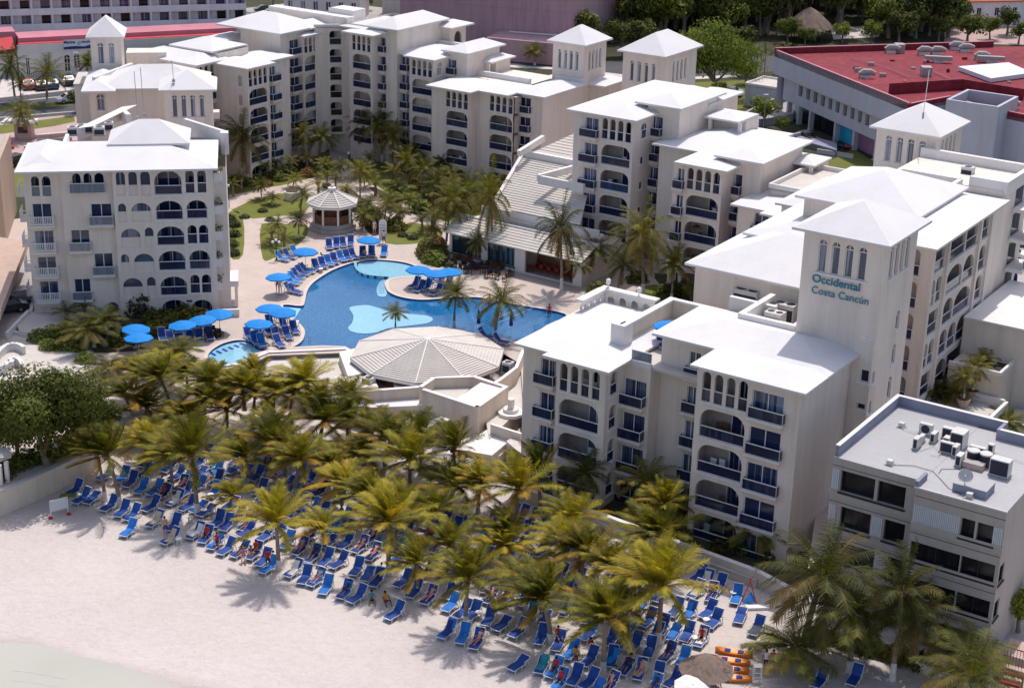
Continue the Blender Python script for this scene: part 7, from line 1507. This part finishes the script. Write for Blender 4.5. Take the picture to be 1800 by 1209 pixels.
def closed(x,y,lb,z=0.):
    t=thing('closed_umbrella',lb,'umbrella',at(x,y,z),group='closed umbrellas'); G=Vector(t.location); m=MB().mat('cloth navy'); m.tube([G+Vector((0,0,.9)),G+Vector((0,0,1.4)),G+Vector((0,0,2.2)),G+Vector((0,0,2.35))],[.2,.17,.08,.02],8); m.build('folded_canopy',t); m=MB().mat('white metal'); m.tube([G,G+Vector((0,0,1))],.03,6); m.build('pole',t)
closed(841,583,'closed navy umbrella left at the pool edge'); closed(898,587,'closed navy umbrella right at the pool edge'); closed(1782,512,'closed navy umbrella on the far right terrace',7.0)
# --- people (one continuous skinned body each)
def person(name,pose,skin,top,bottom,hair='hair dark'):
    """pose -> joints; z up, facing -y"""
    J={}; P=pose
    hip=Vector(P.get('hip',(0,0,.93))); lean=Vector(P.get('lean',(0,0,1))).normalized(); chest=hip+lean*.42; neck=hip+lean*.56; head=neck+Vector(P.get('hd',(0,-.02,.12)))
    side=Vector((1,0,0)); V=[hip,hip+lean*.2,chest,neck,neck+(head-neck)*.45,head,head+(head-neck).normalized()*.10]; Rr=[.135,.125,.15,.062,.055,.092,.07]; E=[(0,1),(1,2),(2,3),(3,4),(4,5),(5,6)]
    V.append(head+Vector((0,-.10,-.005))); Rr.append(.016); E.append((5,len(V)-1))
    mat=[]; seg=[]
    for s in (-1,1):
        sh=chest+side*s*.17+lean*.09; el,wr=[Vector(q) for q in P['arm'][(s+1)//2]]; el=sh+el; wr=el+wr; d=(wr-el).normalized(); b0=len(V)
        V+=[sh,el,wr,wr+d*.07]; Rr+=[.055,.042,.03,.036]; E+=[(2,b0),(b0,b0+1),(b0+1,b0+2),(b0+2,b0+3)]
        sd=d.cross(lean); sd=sd.normalized() if sd.length>.05 else Vector((0,1,0))
        for f,(o,l) in enumerate(((-.03,.065),(-.01,.08),(.01,.085),(.03,.07))): q=wr+d*.09+sd*o; V.append(q+d*l); Rr.append(.010); E.append((b0+3,len(V)-1))
        V.append(wr+d*.06+sd*.065); Rr.append(.012); E.append((b0+3,len(V)-1))
        hp=hip+side*s*.09-Vector((0,0,.04)); kn,an=[Vector(q) for q in P['leg'][(s+1)//2]]; kn=hp+kn; an=kn+an; b1=len(V); V+=[hp,kn,an,an+Vector(P.get('foot',(0,-.17,-.04)))]; Rr+=[.095,.06,.042,.035]; E+=[(0,b1),(b1,b1+1),(b1+1,b1+2),(b1+2,b1+3)]
        seg.append((b0,b1))
    me=bpy.data.meshes.new(name); me.from_pydata([tuple(v) for v in V],E,[]); o=bpy.data.objects.new(name,me); COL.objects.link(o)
    sk=o.modifiers.new('s','SKIN'); ss=o.modifiers.new('ss','SUBSURF'); ss.levels=1; ss.render_levels=1
    for i,d in enumerate(me.skin_vertices[0].data): d.radius=(Rr[i]*.9,Rr[i]*.9); d.use_root=(i==0)
    dg=bpy.context.evaluated_depsgraph_get(); m2=bpy.data.meshes.new_from_object(o.evaluated_get(dg)); bpy.data.objects.remove(o)
    for n in (skin,top,bottom): m2.materials.append(MATS[n])
    for f in m2.polygons:
        c=f.center; best=min(range(len(E)),key=lambda e:seg_d(c,V[E[e][0]],V[E[e][1]])); a,b_=E[best]; k=0
        if b_ in (1,2) or a in (1,) or (a==2 and b_ in (3,seg[0][0],seg[1][0])): k=1
        if (a==2 and b_==3 and (c-V[3]).length<.06): k=0
        for (s0,s1) in seg:
            if (a,b_)==(0,s1) : k=2
            if (a,b_)==(s1,s1+1): k=2 if (c-V[s1]).length<.30 else 0
            if (a,b_)==(s0,s0+1): k=1 if (c-V[s0]).length<.14 else 0
        if (a,b_)==(0,1): k=2 if (c-V[0]).length<.12 else 1
        f.material_index=k; f.use_smooth=True
    t=thing(name,'person','person'); b=bpy.data.objects.new('body',m2); COL.objects.link(b); b.parent=t
    hm=MB().mat(hair); n=10; up=(head-neck).normalized(); x=Vector((1,0,0)); y=up.cross(x).normalized(); c=head+up*.035+Vector((0,.02,0)); rg=[[c+up*(.105*math.sin(e))+(x*math.cos(2*PI*k/n)*.098+y*math.sin(2*PI*k/n)*.108)*math.cos(e) for k in range(n)] for e in (-.25,.3,.8,1.2)]
    for a,b_ in zip(rg,rg[1:]):
        for k in range(n): hm.face([a[k],a[(k+1)%n],b_[(k+1)%n],b_[k]])
    hm.face(rg[-1]); hm.build('hair',t,smooth=True)
    em=MB().mat('hair dark')
    for s in (-1,1): q=head+Vector((s*.032,-.088,.012)); em.box(I0,q.x-.011,q.x+.011,q.y-.006,q.y+.004,q.z-.006,q.z+.006,True)
    em.box(I0,head.x-.02,head.x+.02,head.y-.088,head.y-.08,head.z-.045,head.z-.038); em.build('face',t)
    return t
def seg_d(p,a,b_):
    ab=b_-a; t=max(0,min(1,(p-a).dot(ab)/max(1e-9,ab.dot(ab)))); return (p-(a+ab*t)).length
STAND={'arm':(((-.06,.0,-.27),(0,-.04,-.25)),((.06,0,-.27),(.02,-.06,-.24))),'leg':(((-.02,-.02,-.42),(0,.02,-.42)),((.03,0,-.42),(0,.02,-.42)))}
WALK={'arm':(((-.06,.10,-.25),(0,-.06,-.24)),((.06,-.12,-.24),(.0,-.12,-.20))),'leg':(((-.01,-.16,-.40),(0,.04,-.41)),((.02,.13,-.41),(0,.20,-.36)))}
SIT={'hip':(0,.05,.42),'lean':(0,.25,1),'arm':(((-.06,-.06,-.25),(.03,-.22,-.06)),((.06,-.06,-.25),(-.03,-.22,-.08))),'leg':(((-.05,-.42,.05),(0,-.06,-.40)),((.05,-.42,.04),(0,-.04,-.40)))}
LIE={'hip':(0,.12,.44),'lean':(0,.75,.6),'hd':(0,.06,.13),'arm':(((-.08,-.12,-.2),(.0,-.22,.0)),((.08,-.1,-.2),(.0,-.22,.02))),'leg':(((-.04,-.42,.03),(0,-.42,-.04)),((.04,-.40,.10),(0,-.40,-.14))),'foot':(0,-.05,.12)}
SITF={'hip':(0,0,.14),'lean':(0,.1,1),'arm':(((-.08,-.12,-.22),(.05,-.2,.0)),((.08,-.12,-.22),(-.05,-.2,.0))),'leg':(((-.12,-.36,.24),(.02,-.18,-.32)),((.12,-.36,.22),(-.02,-.2,-.30)))}
PP=[Stock(person('person',STAND,'skin light','skin light','cloth navy')),Stock(person('person',WALK,'skin tan','cloth white','cloth dark')),Stock(person('person',SIT,'skin tan','cloth red','cloth dark')),Stock(person('person',LIE,'skin light','skin light','cloth pink')),Stock(person('person',LIE,'skin tan','cloth dark','cloth navy')),Stock(person('person',SITF,'skin dark','cloth yellow','cloth red')),Stock(person('person',SIT,'skin light','cloth pink','cloth white','hair fair')),Stock(person('person',STAND,'skin light','cloth white','cloth white','hair fair')),Stock(person('person',SITF,'skin tan','cloth teal','cloth dark')),Stock(person('person',STAND,'skin tan','cloth red','cloth dark'))]
def Q13(x,y): return (x/3.103,820+y/3.103)
def Q14(x,y): return (560+x/3.103,820+y/3.103)
PL=[(0,Q13(903,380),-2,-60,'bare chested man in dark shorts standing between front loungers'),(2,Q13(1185,440),-1.9,-80,'person in red sitting on a lounger edge left of the seated group'),(8,Q13(1260,440),-2,-90,'person in teal sitting beside the seated group'),(2,Q13(1390,480),-1.9,-120,'person in red sitting in the beach group by the white trunk'),(5,Q13(1490,520),-2,-100,'person in yellow top sitting at the front of the beach group'),(9,Q13(1462,560),-2,-70,'person in red standing at the front of the beach group'),(6,Q13(1330,520),-2,-80,'fair haired person in pink sitting low beside the beach group'),(8,Q13(1370,490),-2,-60,'person in dark teal crouched in the middle of the beach group'),(3,Q13(1130,105),-2,0,'sunbather in pink lying under the second palm row'),(4,Q13(860,130),-2,0,'dark clad sunbather lying in the shade on the left'),(4,Q13(895,150),-2,0,'second dark clad sunbather lying in the shade on the left'),(3,Q13(1030,205),-2,0,'fair sunbather lying beside a palm trunk'),(4,Q13(1350,345),-2,0,'dark clad sunbather near the small golden palm'),
(8,Q14(290,735),-2,-80,'left person of the pair sitting on the sand before a white trunk'),(5,Q14(365,740),-2,-60,'right person of the pair sitting on the sand before a white trunk'),(3,Q14(320,610),-2,0,'sunbather with pink towel right of a palm trunk'),(2,Q14(1310,955),-1.9,-70,'person in red sitting by a white trunk near the lower palms'),(8,Q14(1395,985),-2,-90,'person in dark teal sitting near the lower palms'),(5,Q14(1400,1040),-2,-100,'person in yellow and red sitting near the lower palms'),(2,Q14(1490,1020),-1.9,-60,'person in red on a lounger edge near the lower palms'),(3,Q14(1595,1180),-2,0,'sunbather on a lounger at the bottom edge'),
(9,(488,513),0,-90,'person in red standing under the umbrella at the left pool edge'),(7,(493,517),0,-60,'person in white standing under the umbrella at the left pool edge'),(4,(532,475),0,60,'dark clad person lying in the pool arc'),(4,(573,458),0,40,'second dark clad person lying in the pool arc'),(2,(480,562),0,-40,'person in red sitting at the rear of the rounded deck'),(6,(505,566),0,-60,'fair haired person sitting at the tip of the rounded deck'),(4,(462,598),0,40,'dark clad person lying on the rounded deck'),(3,(490,600),0,40,'person lying on the rounded deck under the umbrella'),(2,(775,500),0,-50,'person in red sitting on the lounge island'),(6,(757,492),0,-30,'fair haired person sitting on the lounge island'),(4,(748,507),0,0,'dark clad person lying on the lounge island'),
(7,(658,412),0,-90,'person in white standing beside the slide tower'),(1,(675,430),0,-100,'person walking in front of the slide tower'),(1,(586,262),0,-90,'person in white at the doorway under the stair block'),(1,(978,478),0,-90,'person in white walking past the open restaurant'),(9,(965,562),-.6,-90,'swimmer in red near the right tip of the pool'),(0,(860,545),-.9,-90,'bare chested swimmer near the net'),(0,(881,575),-1.1,-60,'bare chested swimmer close to the lower right pool edge'),(0,(641,462),-.7,-90,'bather at the edge of the raised pale basin'),(8,(340,585),0,-90,'person in teal seated under the three umbrellas'),(2,(352,580),.0,-90,'person in red seated under the three umbrellas'),(2,(370,578),.0,-90,'second person in red seated under the three umbrellas'),(7,(365,572),0,-60,'person in white standing behind the three umbrellas'),(4,(90,808),0,-80,'dark clad person in the shade of the big round tree'),(1,(100,806),0,-80,'person walking in the shade of the big round tree'),(1,(1345,1180),-2,-90,'person standing among the orange kayaks'),(9,(1357,1180),-2,-90,'person in red by the low spreading palm'),(8,(1255,1203),-2,-60,'person in teal under the thatched shade')]
for i,(x,y),z,a,lb in PL:
    p=at(x,y,z+.0); PP[i].put((p.x,p.y,z+.01),R(a+90 if a else -26),1.,lb)
for k,(p_,f) in enumerate(LW[:290]):
    if rl.random()<.2:
        i=rl.choice((3,4,3,4,2)); PP[i].put((p_.x,p_.y,-2+(.0 if i>2 else .05)),R(-26+rl.uniform(-6,6)),1.,('sunbather in pink resting on a lounger ' if i==3 else 'sunbather in dark clothes resting on a lounger ' if i==4 else 'person in red sitting up on a lounger ')+zone(p_),('pink' if i==3 else 'dark' if i==4 else 'red')+' clad guests '+zone(p_))
# --- boats, kayaks, stands
def kayak(x,y,rz,lb):
    t=thing('kayak',lb,'kayak',at(x,y,-2),group='orange kayaks'); G=Vector(t.location); d=Vector((math.cos(rz),math.sin(rz),0)); s=Vector((-d.y,d.x,0)); m=MB().mat('orange plastic'); n=9; rg=[]
    for i in range(n): f=-1+2*i/(n-1); w=.34*(1-f*f)**.6+.02; h=.28+.12*f*f; c=G+d*f*1.3; rg.append([c+s*-w+Vector((0,0,h)),c+s*-w*.7+Vector((0,0,.03)),c+s*w*.7+Vector((0,0,.03)),c+s*w+Vector((0,0,h)),c+Vector((0,0,h*.62))])
    for a,b_ in zip(rg,rg[1:]):
        for k in range(5): m.face([a[k],b_[k],b_[(k+1)%5],a[(k+1)%5]])
    m.build('hull',t); m=MB().mat('cloth navy'); 
    for f in (-.35,.35): c=G+d*f*1.3+Vector((0,0,.26)); m.prism([tuple((c+s*.2+d*.2).xy),tuple((c-s*.2+d*.2).xy),tuple((c-s*.2-d*.2).xy),tuple((c+s*.2-d*.2).xy)],c.z,c.z+.05)
    m.build('seat',t)
for k,(x,y) in enumerate([(1290,1150),(1285,1165),(1283,1180),(1287,1195)]): kayak(x,y,R(-15+k*3),('rearmost','second','third','nearest')[k]+' orange kayak in the stack beside the thatched shade')
t=thing('sail_rack','red and blue small sail rig leaning by the beach wall','sail rig',at(1318,1062,-2)); G=Vector(t.location); m=MB().mat('car red'); m.tube([G+Vector((-.9,-.6,0)),G+Vector((.1,.5,2.0))],.04,6); m.tube([G+Vector((.5,-.3,0)),G+Vector((-.1,.5,1.9))],.04,6); m.build('mast',t); m=MB().mat('light blue sling'); m.face([G+Vector((-.7,-.4,.2)),G+Vector((.5,-.1,.25)),G+Vector((.1,.5,.8))]); m.build('sail',t); m=MB().mat('white plastic'); m.prism([(G.x-.4,G.y-.9),(G.x+1.3,G.y-.7),(G.x+1.3,G.y-.2),(G.x-.4,G.y-.4)],-2,-1.8); m.build('board',t)
t=thing('notice_frame','white board on two posts beside a dark green square at the left of the beach','notice board',at(108,893,-2)); G=Vector(t.location)
a=at(90,911,-2); b_=at(120,903,-2); m=MB().mat('white metal')
for q in (a,b_): m.tube([q,q+Vector((0,0,1.5))],.035,6)
m.bar(a+Vector((0,0,1.5)),b_+Vector((0,0,1.5)),.05); m.build('post',t); m=MB().mat('sign white'); m.face([a+Vector((.03,0,.55)),b_+Vector((-.03,0,.55)),b_+Vector((-.03,.2,1.45)),a+Vector((.03,.2,1.45))]); m.build('board',t); m=MB().mat('lawn grass'); q=at(118,872,-.6); m.prism([(q.x-.6,q.y-.3),(q.x+.6,q.y-.1),(q.x+.6,q.y+.6),(q.x-.6,q.y+.4)],-.65,-.58); m.mat('white metal').tube([(q.x,q.y,-2),(q.x,q.y,-.6)],.03,6); m.build('green_panel',t)
for x,y in ((89,911),(121,904)): k=thing('weight_bag','small red weight at a post foot of the notice board','weight',at(x,y,-2),group='weights of the notice board'); G=Vector(k.location); m=MB().mat('cloth red'); m.tube([G,G+Vector((0,0,.12)),G+Vector((0,0,.2))],[.2,.17,.05],8); m.build('bag',k)
t=thing('slide_tower','narrow white tower board with rounded top beside the gazebo','slide',at(673,428,0)); G=Vector(t.location); m=MB().mat('white plastic'); 
prof=outline('arch',-.45,.45,.3,2.9); m.poly([(G.x+a,G.y,G.z+z) for a,z in prof]); m.poly([(G.x+a,G.y+.1,G.z+z) for a,z in prof][::-1]); m.build('board',t); m=MB().mat('terracotta')
for k in range(6): m.box(I0,G.x-.38,G.x+.38,G.y-.03,G.y-.005,G.z+.5+k*.33,G.z+.58+k*.33)
m.build('rung',t)
t=thing('lamp_post','black lamp post with white globes on the left lawn edge','street lamp',at(486,458,0)); G=Vector(t.location); m=MB().mat('dark metal'); m.tube([G,G+Vector((0,0,.3)),G+Vector((0,0,2.2))],[.16,.07,.05],8); m.bar(G+Vector((-.35,0,2.0)),G+Vector((.35,0,2.0)),.05); m.build('post',t)
for dx,dz in ((-.35,2.15),(0,2.4),(.35,2.15)): m=MB().mat('white plastic'); c=G+Vector((dx,0,dz)); m.tube([c+Vector((0,0,-.16)),c+Vector((0,0,-.08)),c+Vector((0,0,.08)),c+Vector((0,0,.16))],[.06,.16,.16,.05],10); m.build('globe',t)
for x,y,h,lb in ((403,365,2.6,'slim lamp post with one white globe at the lawn corner'),(613,300,2.2,'short lamp post beside the path to the stair block')):
    t=thing('lamp_post',lb,'street lamp',at(x,y,0)); G=Vector(t.location); m=MB().mat('dark metal'); m.tube([G,G+Vector((0,0,h))],.05,6); m.build('post',t); m=MB().mat('white plastic'); m.tube([G+Vector((0,0,h)),G+Vector((0,0,h+.1)),G+Vector((0,0,h+.3)),G+Vector((0,0,h+.36))],[.06,.15,.15,.05],8); m.build('globe',t)
for x,y,h,lb in ((880,72,6.5,'tall street lamp before the pink wall'),(52,205,3.2,'short street lamp on the near kerb at the left'),(138,160,6,'street lamp beside the store'),(1341,238,6,'thin lamp pole between wing and ramp'),(30,95,4,'lamp at the far left street'),(151,62,3,'double headed lamp left of the square turret')):
    t=thing('street_lamp',lb,'street lamp',at(x,y,0)); G=Vector(t.location); m=MB().mat('steel'); m.tube([G,G+Vector((0,0,h))],[.09,.05],6); m.build('post',t); m=MB().mat('white plastic'); m.box(I0,G.x-.35,G.x+.35,G.y-.12,G.y+.12,h,h+.12); m.build('lamp_head',t)
t=thing('planter_ring','round white planter wall on the upper left lawn','planter',at(514,350,0)); G=Vector(t.location); m=MB().mat('trim white'); m.tube([G,G+Vector((0,0,1.0)),G+Vector((0,0,1.05))],[1.0,1.0,.9],16); m.build('wall',t); m=MB().mat('dark soil'); m.tube([G+Vector((0,0,1.05)),G+Vector((0,0,1.08))],.85,12); m.build('soil',t)
# net across the pool
a,b_=at(960,545,0),at(835,600,0); t=thing('water_volleyball_net','white net line stretched across the right end of the pool','net',a); m=MB().mat('white plastic'); m.tube([a+Vector((0,0,1.5)),b_+Vector((0,0,1.5))],.02,4); m.tube([a+Vector((0,0,.9)),b_+Vector((0,0,.9))],.015,4); m.build('net_rope',t); m=MB().mat('white metal'); m.tube([a,a+Vector((0,0,1.6))],.05,6); m.build('net_post',t); m=MB().mat('white metal'); m.tube([b_,b_+Vector((0,0,1.6))],.05,6); m.build('net_post',t)
for x,y in ((508,606),(543,605)): t=MB().mat('steel'); G=at(x,y,0); t.tube([G,G+Vector((0,0,.9)),G+Vector((.15,-.2,.9)),G+Vector((.2,-.3,0))],.03,5); tag(t.build('pool_handrail'),'steel handrail loop at the lower pool wall','handrail','handrails at the lower pool wall')
# chairs at restaurant front terrace + beach bar tables (dark clusters)
def chair():
    t=thing('terrace_chair','dark red terrace chair','chair'); m=MB().mat('brown wood'); m.box(I0,-.22,.22,-.22,.22,.42,.47); m.build('seat',t); m=MB().mat('cloth dark'); m.box(I0,-.22,.22,.18,.22,.47,.92)
    m.build('backrest',t)
    for a in (-.2,.2):
        for c in (-.2,.2): m=MB().mat('dark metal'); m.box(I0,a-.02,a+.02,c-.02,c+.02,0,.42); m.build('leg',t)
    return t
CHS=Stock(chair())
for i in range(34): x=rl.uniform(782,905); y=468+(x-782)*.17+rl.uniform(-5,9); p=at(x,y,0); CHS.put((p.x,p.y,.01),rl.uniform(0,6),1.,'dark brown chair on the terrace before the restaurant windows','chairs before the restaurant')
for i in range(16): x=rl.uniform(290,390); y=588+rl.uniform(-10,8); p=at(x,y,0); CHS.put((p.x,p.y,.01),rl.uniform(0,6),1.,'dark brown chair under the three umbrellas','chairs under the three umbrellas')
t=thing('lifeguard_chair','white high stool below the low spreading palm','stool',at(1330,1195,-2)); G=Vector(t.location); m=MB().mat('white metal'); 
for a in (-.3,.3):
    for c in (-.25,.25): m.bar(G+Vector((a,c,0)),G+Vector((a*.8,c*.8,1.1)),.05)
for z in (.35,.7): m.bar(G+Vector((-.28,-.23,z)),G+Vector((.28,-.23,z)),.04)
m.build('frame',t); m=MB().mat('white plastic'); m.box(I0,G.x-.28,G.x+.28,G.y-.22,G.y+.22,-.9,-.85); m.build('seat',t)
for x,y,lb in ((985,1175,'')[:0],) if False else (): pass
# --- stairs at lower right
t=thing('beach_stairs','pink and red wooden beach stairs with dark railing in the lower right corner','stairs',at(1785,1160,-2)); m=MB(); P=px([(1770,1145),(1800,1150),(1790,1215),(1745,1205)],-1)
for k in range(7):
    y=1170+k*8; a=at(1763-k*4.5,y,-.9-k*.16); c=at(1802-k*3,y+12,-.9-k*.16); m.mat('red wood' if k%2 else 'terracotta'); m.prism([(a.x,a.y),(c.x,c.y),(c.x+.1,c.y+.5),(a.x+.1,a.y+.5)],-2.05,-.9-k*.16)
a=at(1770,1150,-.8); c=at(1830,1168,-.8); m.mat('terracotta').prism([(a.x,a.y),(c.x,c.y),(c.x+.8,c.y+2.2),(a.x+.8,a.y+2.2)],-2.05,-.8); m.build('flight',t)
m=MB().mat('dark metal'); pts=[at(1735,1125,.4),at(1800,1145,.4),at(1900,1175,.4)]
for p_,q in zip(pts,pts[1:]):
    m.bar(p_,q,.06)
    for k in range(12): r_=p_.lerp(q,k/12); m.bar(r_,r_-Vector((0,0,1.5)),.03)
m.build('railing',t)
# --- cars
def car(col,name='parked_car'):
    t=thing(name,'parked car','car'); W=.88
    prof=[(-2.15,.35),(-2.2,.75),(-1.5,.92),(-.75,1.42),(.75,1.45),(1.5,1.0),(2.1,.88),(2.2,.5),(2.15,.3)]
    m=MB().mat(col); lo=[(x,z) for x,z in prof]; 
    def sec(s,ins=0): return [Vector((x,s*(W-(.13 if z>1.1 else 0)),z)) for x,z in lo]
    A,B_=sec(-1),sec(1)
    for i in range(len(A)-1): m.face([A[i],B_[i],B_[i+1],A[i+1]][::-1])
    m.poly(A); m.poly(B_[::-1]); m.face([A[0],A[-1],B_[-1],B_[0]]); m.build('body',t)
    g=MB().mat('dark glass')
    for s in (-1,1): g.face([(-1.05,s*(W-.02),1.0),(1.1,s*(W-.02),1.0),(.65,s*(W-.105),1.36),(-.65,s*(W-.105),1.34)][::s])
    g.face([(-1.42,-.68,.98),(-1.42,.68,.98),(-.84,.62,1.38),(-.84,-.62,1.38)]); g.face([(1.42,.68,1.06),(1.42,-.68,1.06),(.85,-.62,1.42),(.85,.62,1.42)]); g.build('window',t)
    for x in (-1.35,1.35):
        for s in (-1,1): w=MB().mat('tyre'); w.tube([(x,s*(W-.18),.32),(x,s*(W+.02),.32)],.33,12); o=w.build('wheel',t); h=MB().mat('steel'); h.tube([(x,s*(W+.01),.32),(x,s*(W+.035),.32)],.19,8); h.build('rim',o)
    for s in (-1,1): h=MB().mat('white plastic'); h.box(I0,-2.22,-2.14,s*.6-.16,s*.6+.16,.62,.74); h.build('headlight',t)
    return t
for x,y,a,c,lb in ((70,156,-60,'car dark','black car leftmost before the store'),(89,154,-60,'car blue','blue car second from the left before the store'),(118,148,-60,'car dark','dark car with bright windscreen below the store banner'),(143,146,-60,'car silver','silver car beside the square left turret'),(48,155,-60,'car pink','pinkish car behind the shaggy palm'),(125,180,30,'car white','white car on the street below the store'),(466,22,15,'car dark','dark car in the parking above the back wing'),(477,29,15,'car silver','silver car in the parking above the back wing'),(490,27,15,'car white','white car in the parking above the back wing'),(1282,168,-20,'car white','white car parked behind the second wing step'),(1790,772,-15,'car white','white car beside the gray roof'),(1795,752,-15,'car silver','silver car behind the white one at the right edge'),(1776,428,-20,'car red','red car beyond the arcaded block at the right edge'),(1770,455,-20,'car white','white car next to the red car at the right edge'),(10,548,30,'car dark','dark car in the lane at the left edge'),(35,530,30,'car silver','gray car in the lane before the terrace steps'),(28,290,60,'car dark','dark car in the lane beside the neighbour building'),(1415,248,-60,'car dark','dark vehicle parked by the shop entrance')):
    t=car(c); t.location=at(x,y,.02); t.rotation_euler=(0,0,R(a)); t['label']=lb
# guard hut and barrier
t=thing('guard_hut','small pinkish guard hut beside the palm with orange fronds','hut',at(44,243,0)); G=Vector(t.location); m=MB().mat('terracotta'); m.box(I0,G.x-1.2,G.x+1.2,G.y-.8,G.y+.8,0,2.3); m.build('wall',t); m=MB().mat('trim white'); m.box(I0,G.x-2.8,G.x+1.8,G.y-1.3,G.y+1.3,2.3,2.55); m.build('roof',t); m=MB().mat('dark glass'); m.face([(G.x-.7,G.y-.82,.9),(G.x+.7,G.y-.82,.9),(G.x+.7,G.y-.82,1.8),(G.x-.7,G.y-.82,1.8)]); m.build('window',t)
t=thing('traffic_cone','orange red traffic cone by the guard hut','cone',at(22,262,0)); G=Vector(t.location); m=MB().mat('bright red paint'); m.tube([G,G+Vector((0,0,1.1))],[.3,.05],8); m.build('cone_body',t); m=MB().mat('white plastic'); m.tube([G+Vector((0,0,.45)),G+Vector((0,0,.65))],[.2,.15],8); m.build('band',t)
for x,y,lb in ((75,245,'low pink planter wall by the street'),(85,262,'second low pink wall by the driveway')):
    G=at(x,y,0); m=MB().mat('terracotta'); m.prism([(G.x-3,G.y-1),(G.x+4,G.y+2.5),(G.x+3.8,G.y+3),(G.x-3.2,G.y-.5)],0,.5); m.mat('pale kerb').prism([(G.x-3,G.y-1),(G.x+4,G.y+2.5),(G.x+3.8,G.y+3),(G.x-3.2,G.y-.5)],.5,.56); tag(m.build('low_wall'),lb,'wall')
for k,(x,y) in enumerate(((1483,262),(1492,264))): 
    t=thing('scooter','parked dark scooter at the blue shop front','scooter',at(x,y,0),group='scooters at the shop front'); G=Vector(t.location)
    for dx in (-.6,.6): m=MB().mat('tyre'); m.tube([G+Vector((dx,-.05,.28)),G+Vector((dx,.05,.28))],.28,10); m.build('wheel',t)
    m=MB().mat('car red' if k else 'car blue'); m.tube([G+Vector((-.7,0,.5)),G+Vector((-.2,0,.45)),G+Vector((.2,0,.35)),G+Vector((.5,0,.8)),G+Vector((.45,0,1.05))],[.16,.2,.12,.1,.05],7); m.build('body',t)
# ================================================================ WORLD, LIGHT, CAMERA
S.world=bpy.data.worlds.new("World"); S.world.use_nodes=True; wt=S.world.node_tree
bg=wt.nodes['Background']; sky=wt.nodes.new('ShaderNodeTexSky'); sky.sky_type='NISHITA'; sky.sun_disc=False
SAZ,SEL=76.,65.
sky.sun_elevation=R(SEL); sky.sun_rotation=R(90-SAZ); sky.air_density=1.0; sky.dust_density=2.0; sky.ozone_density=1.0
wt.links.new(sky.outputs[0],bg.inputs[0]); bg.inputs[1].default_value=.185
tint=wt.nodes.new('ShaderNodeMix'); tint.data_type='RGBA'; tint.blend_type='MULTIPLY'; tint.inputs[0].default_value=1; tint.inputs[7].default_value=(1.10,1.0,.94,1); wt.links.new(sky.outputs[0],tint.inputs[6]); wt.links.new(tint.outputs[2],bg.inputs[0])
sl=bpy.data.lights.new('sun','SUN'); sl.energy=3.35; sl.angle=R(.5); sl.color=(1,.945,.885)
so_=bpy.data.objects.new('sun',sl); COL.objects.link(so_)
d=Vector((math.cos(R(SAZ))*math.cos(R(SEL)),math.sin(R(SAZ))*math.cos(R(SEL)),math.sin(R(SEL)))); so_.rotation_euler=d.to_track_quat('Z','Y').to_euler(); so_.location=(0,150,90)
cam=bpy.data.cameras.new('camera'); cam.lens=F/1800*36; cam.sensor_width=36; cam.clip_end=3000; cam.clip_start=1
co=bpy.data.objects.new('camera',cam); COL.objects.link(co); S.camera=co
X=math.cos(ROL)*RT+math.sin(ROL)*UP; Y=-math.sin(ROL)*RT+math.cos(ROL)*UP; Zc=-FW
M=Matrix((X,Y,Zc)).transposed().to_4x4(); M.translation=Vector((0,0,CH)); co.matrix_world=M
S.view_settings.view_transform='Standard'; S.view_settings.look='None'; S.view_settings.exposure=0
S.cycles.max_bounces=6
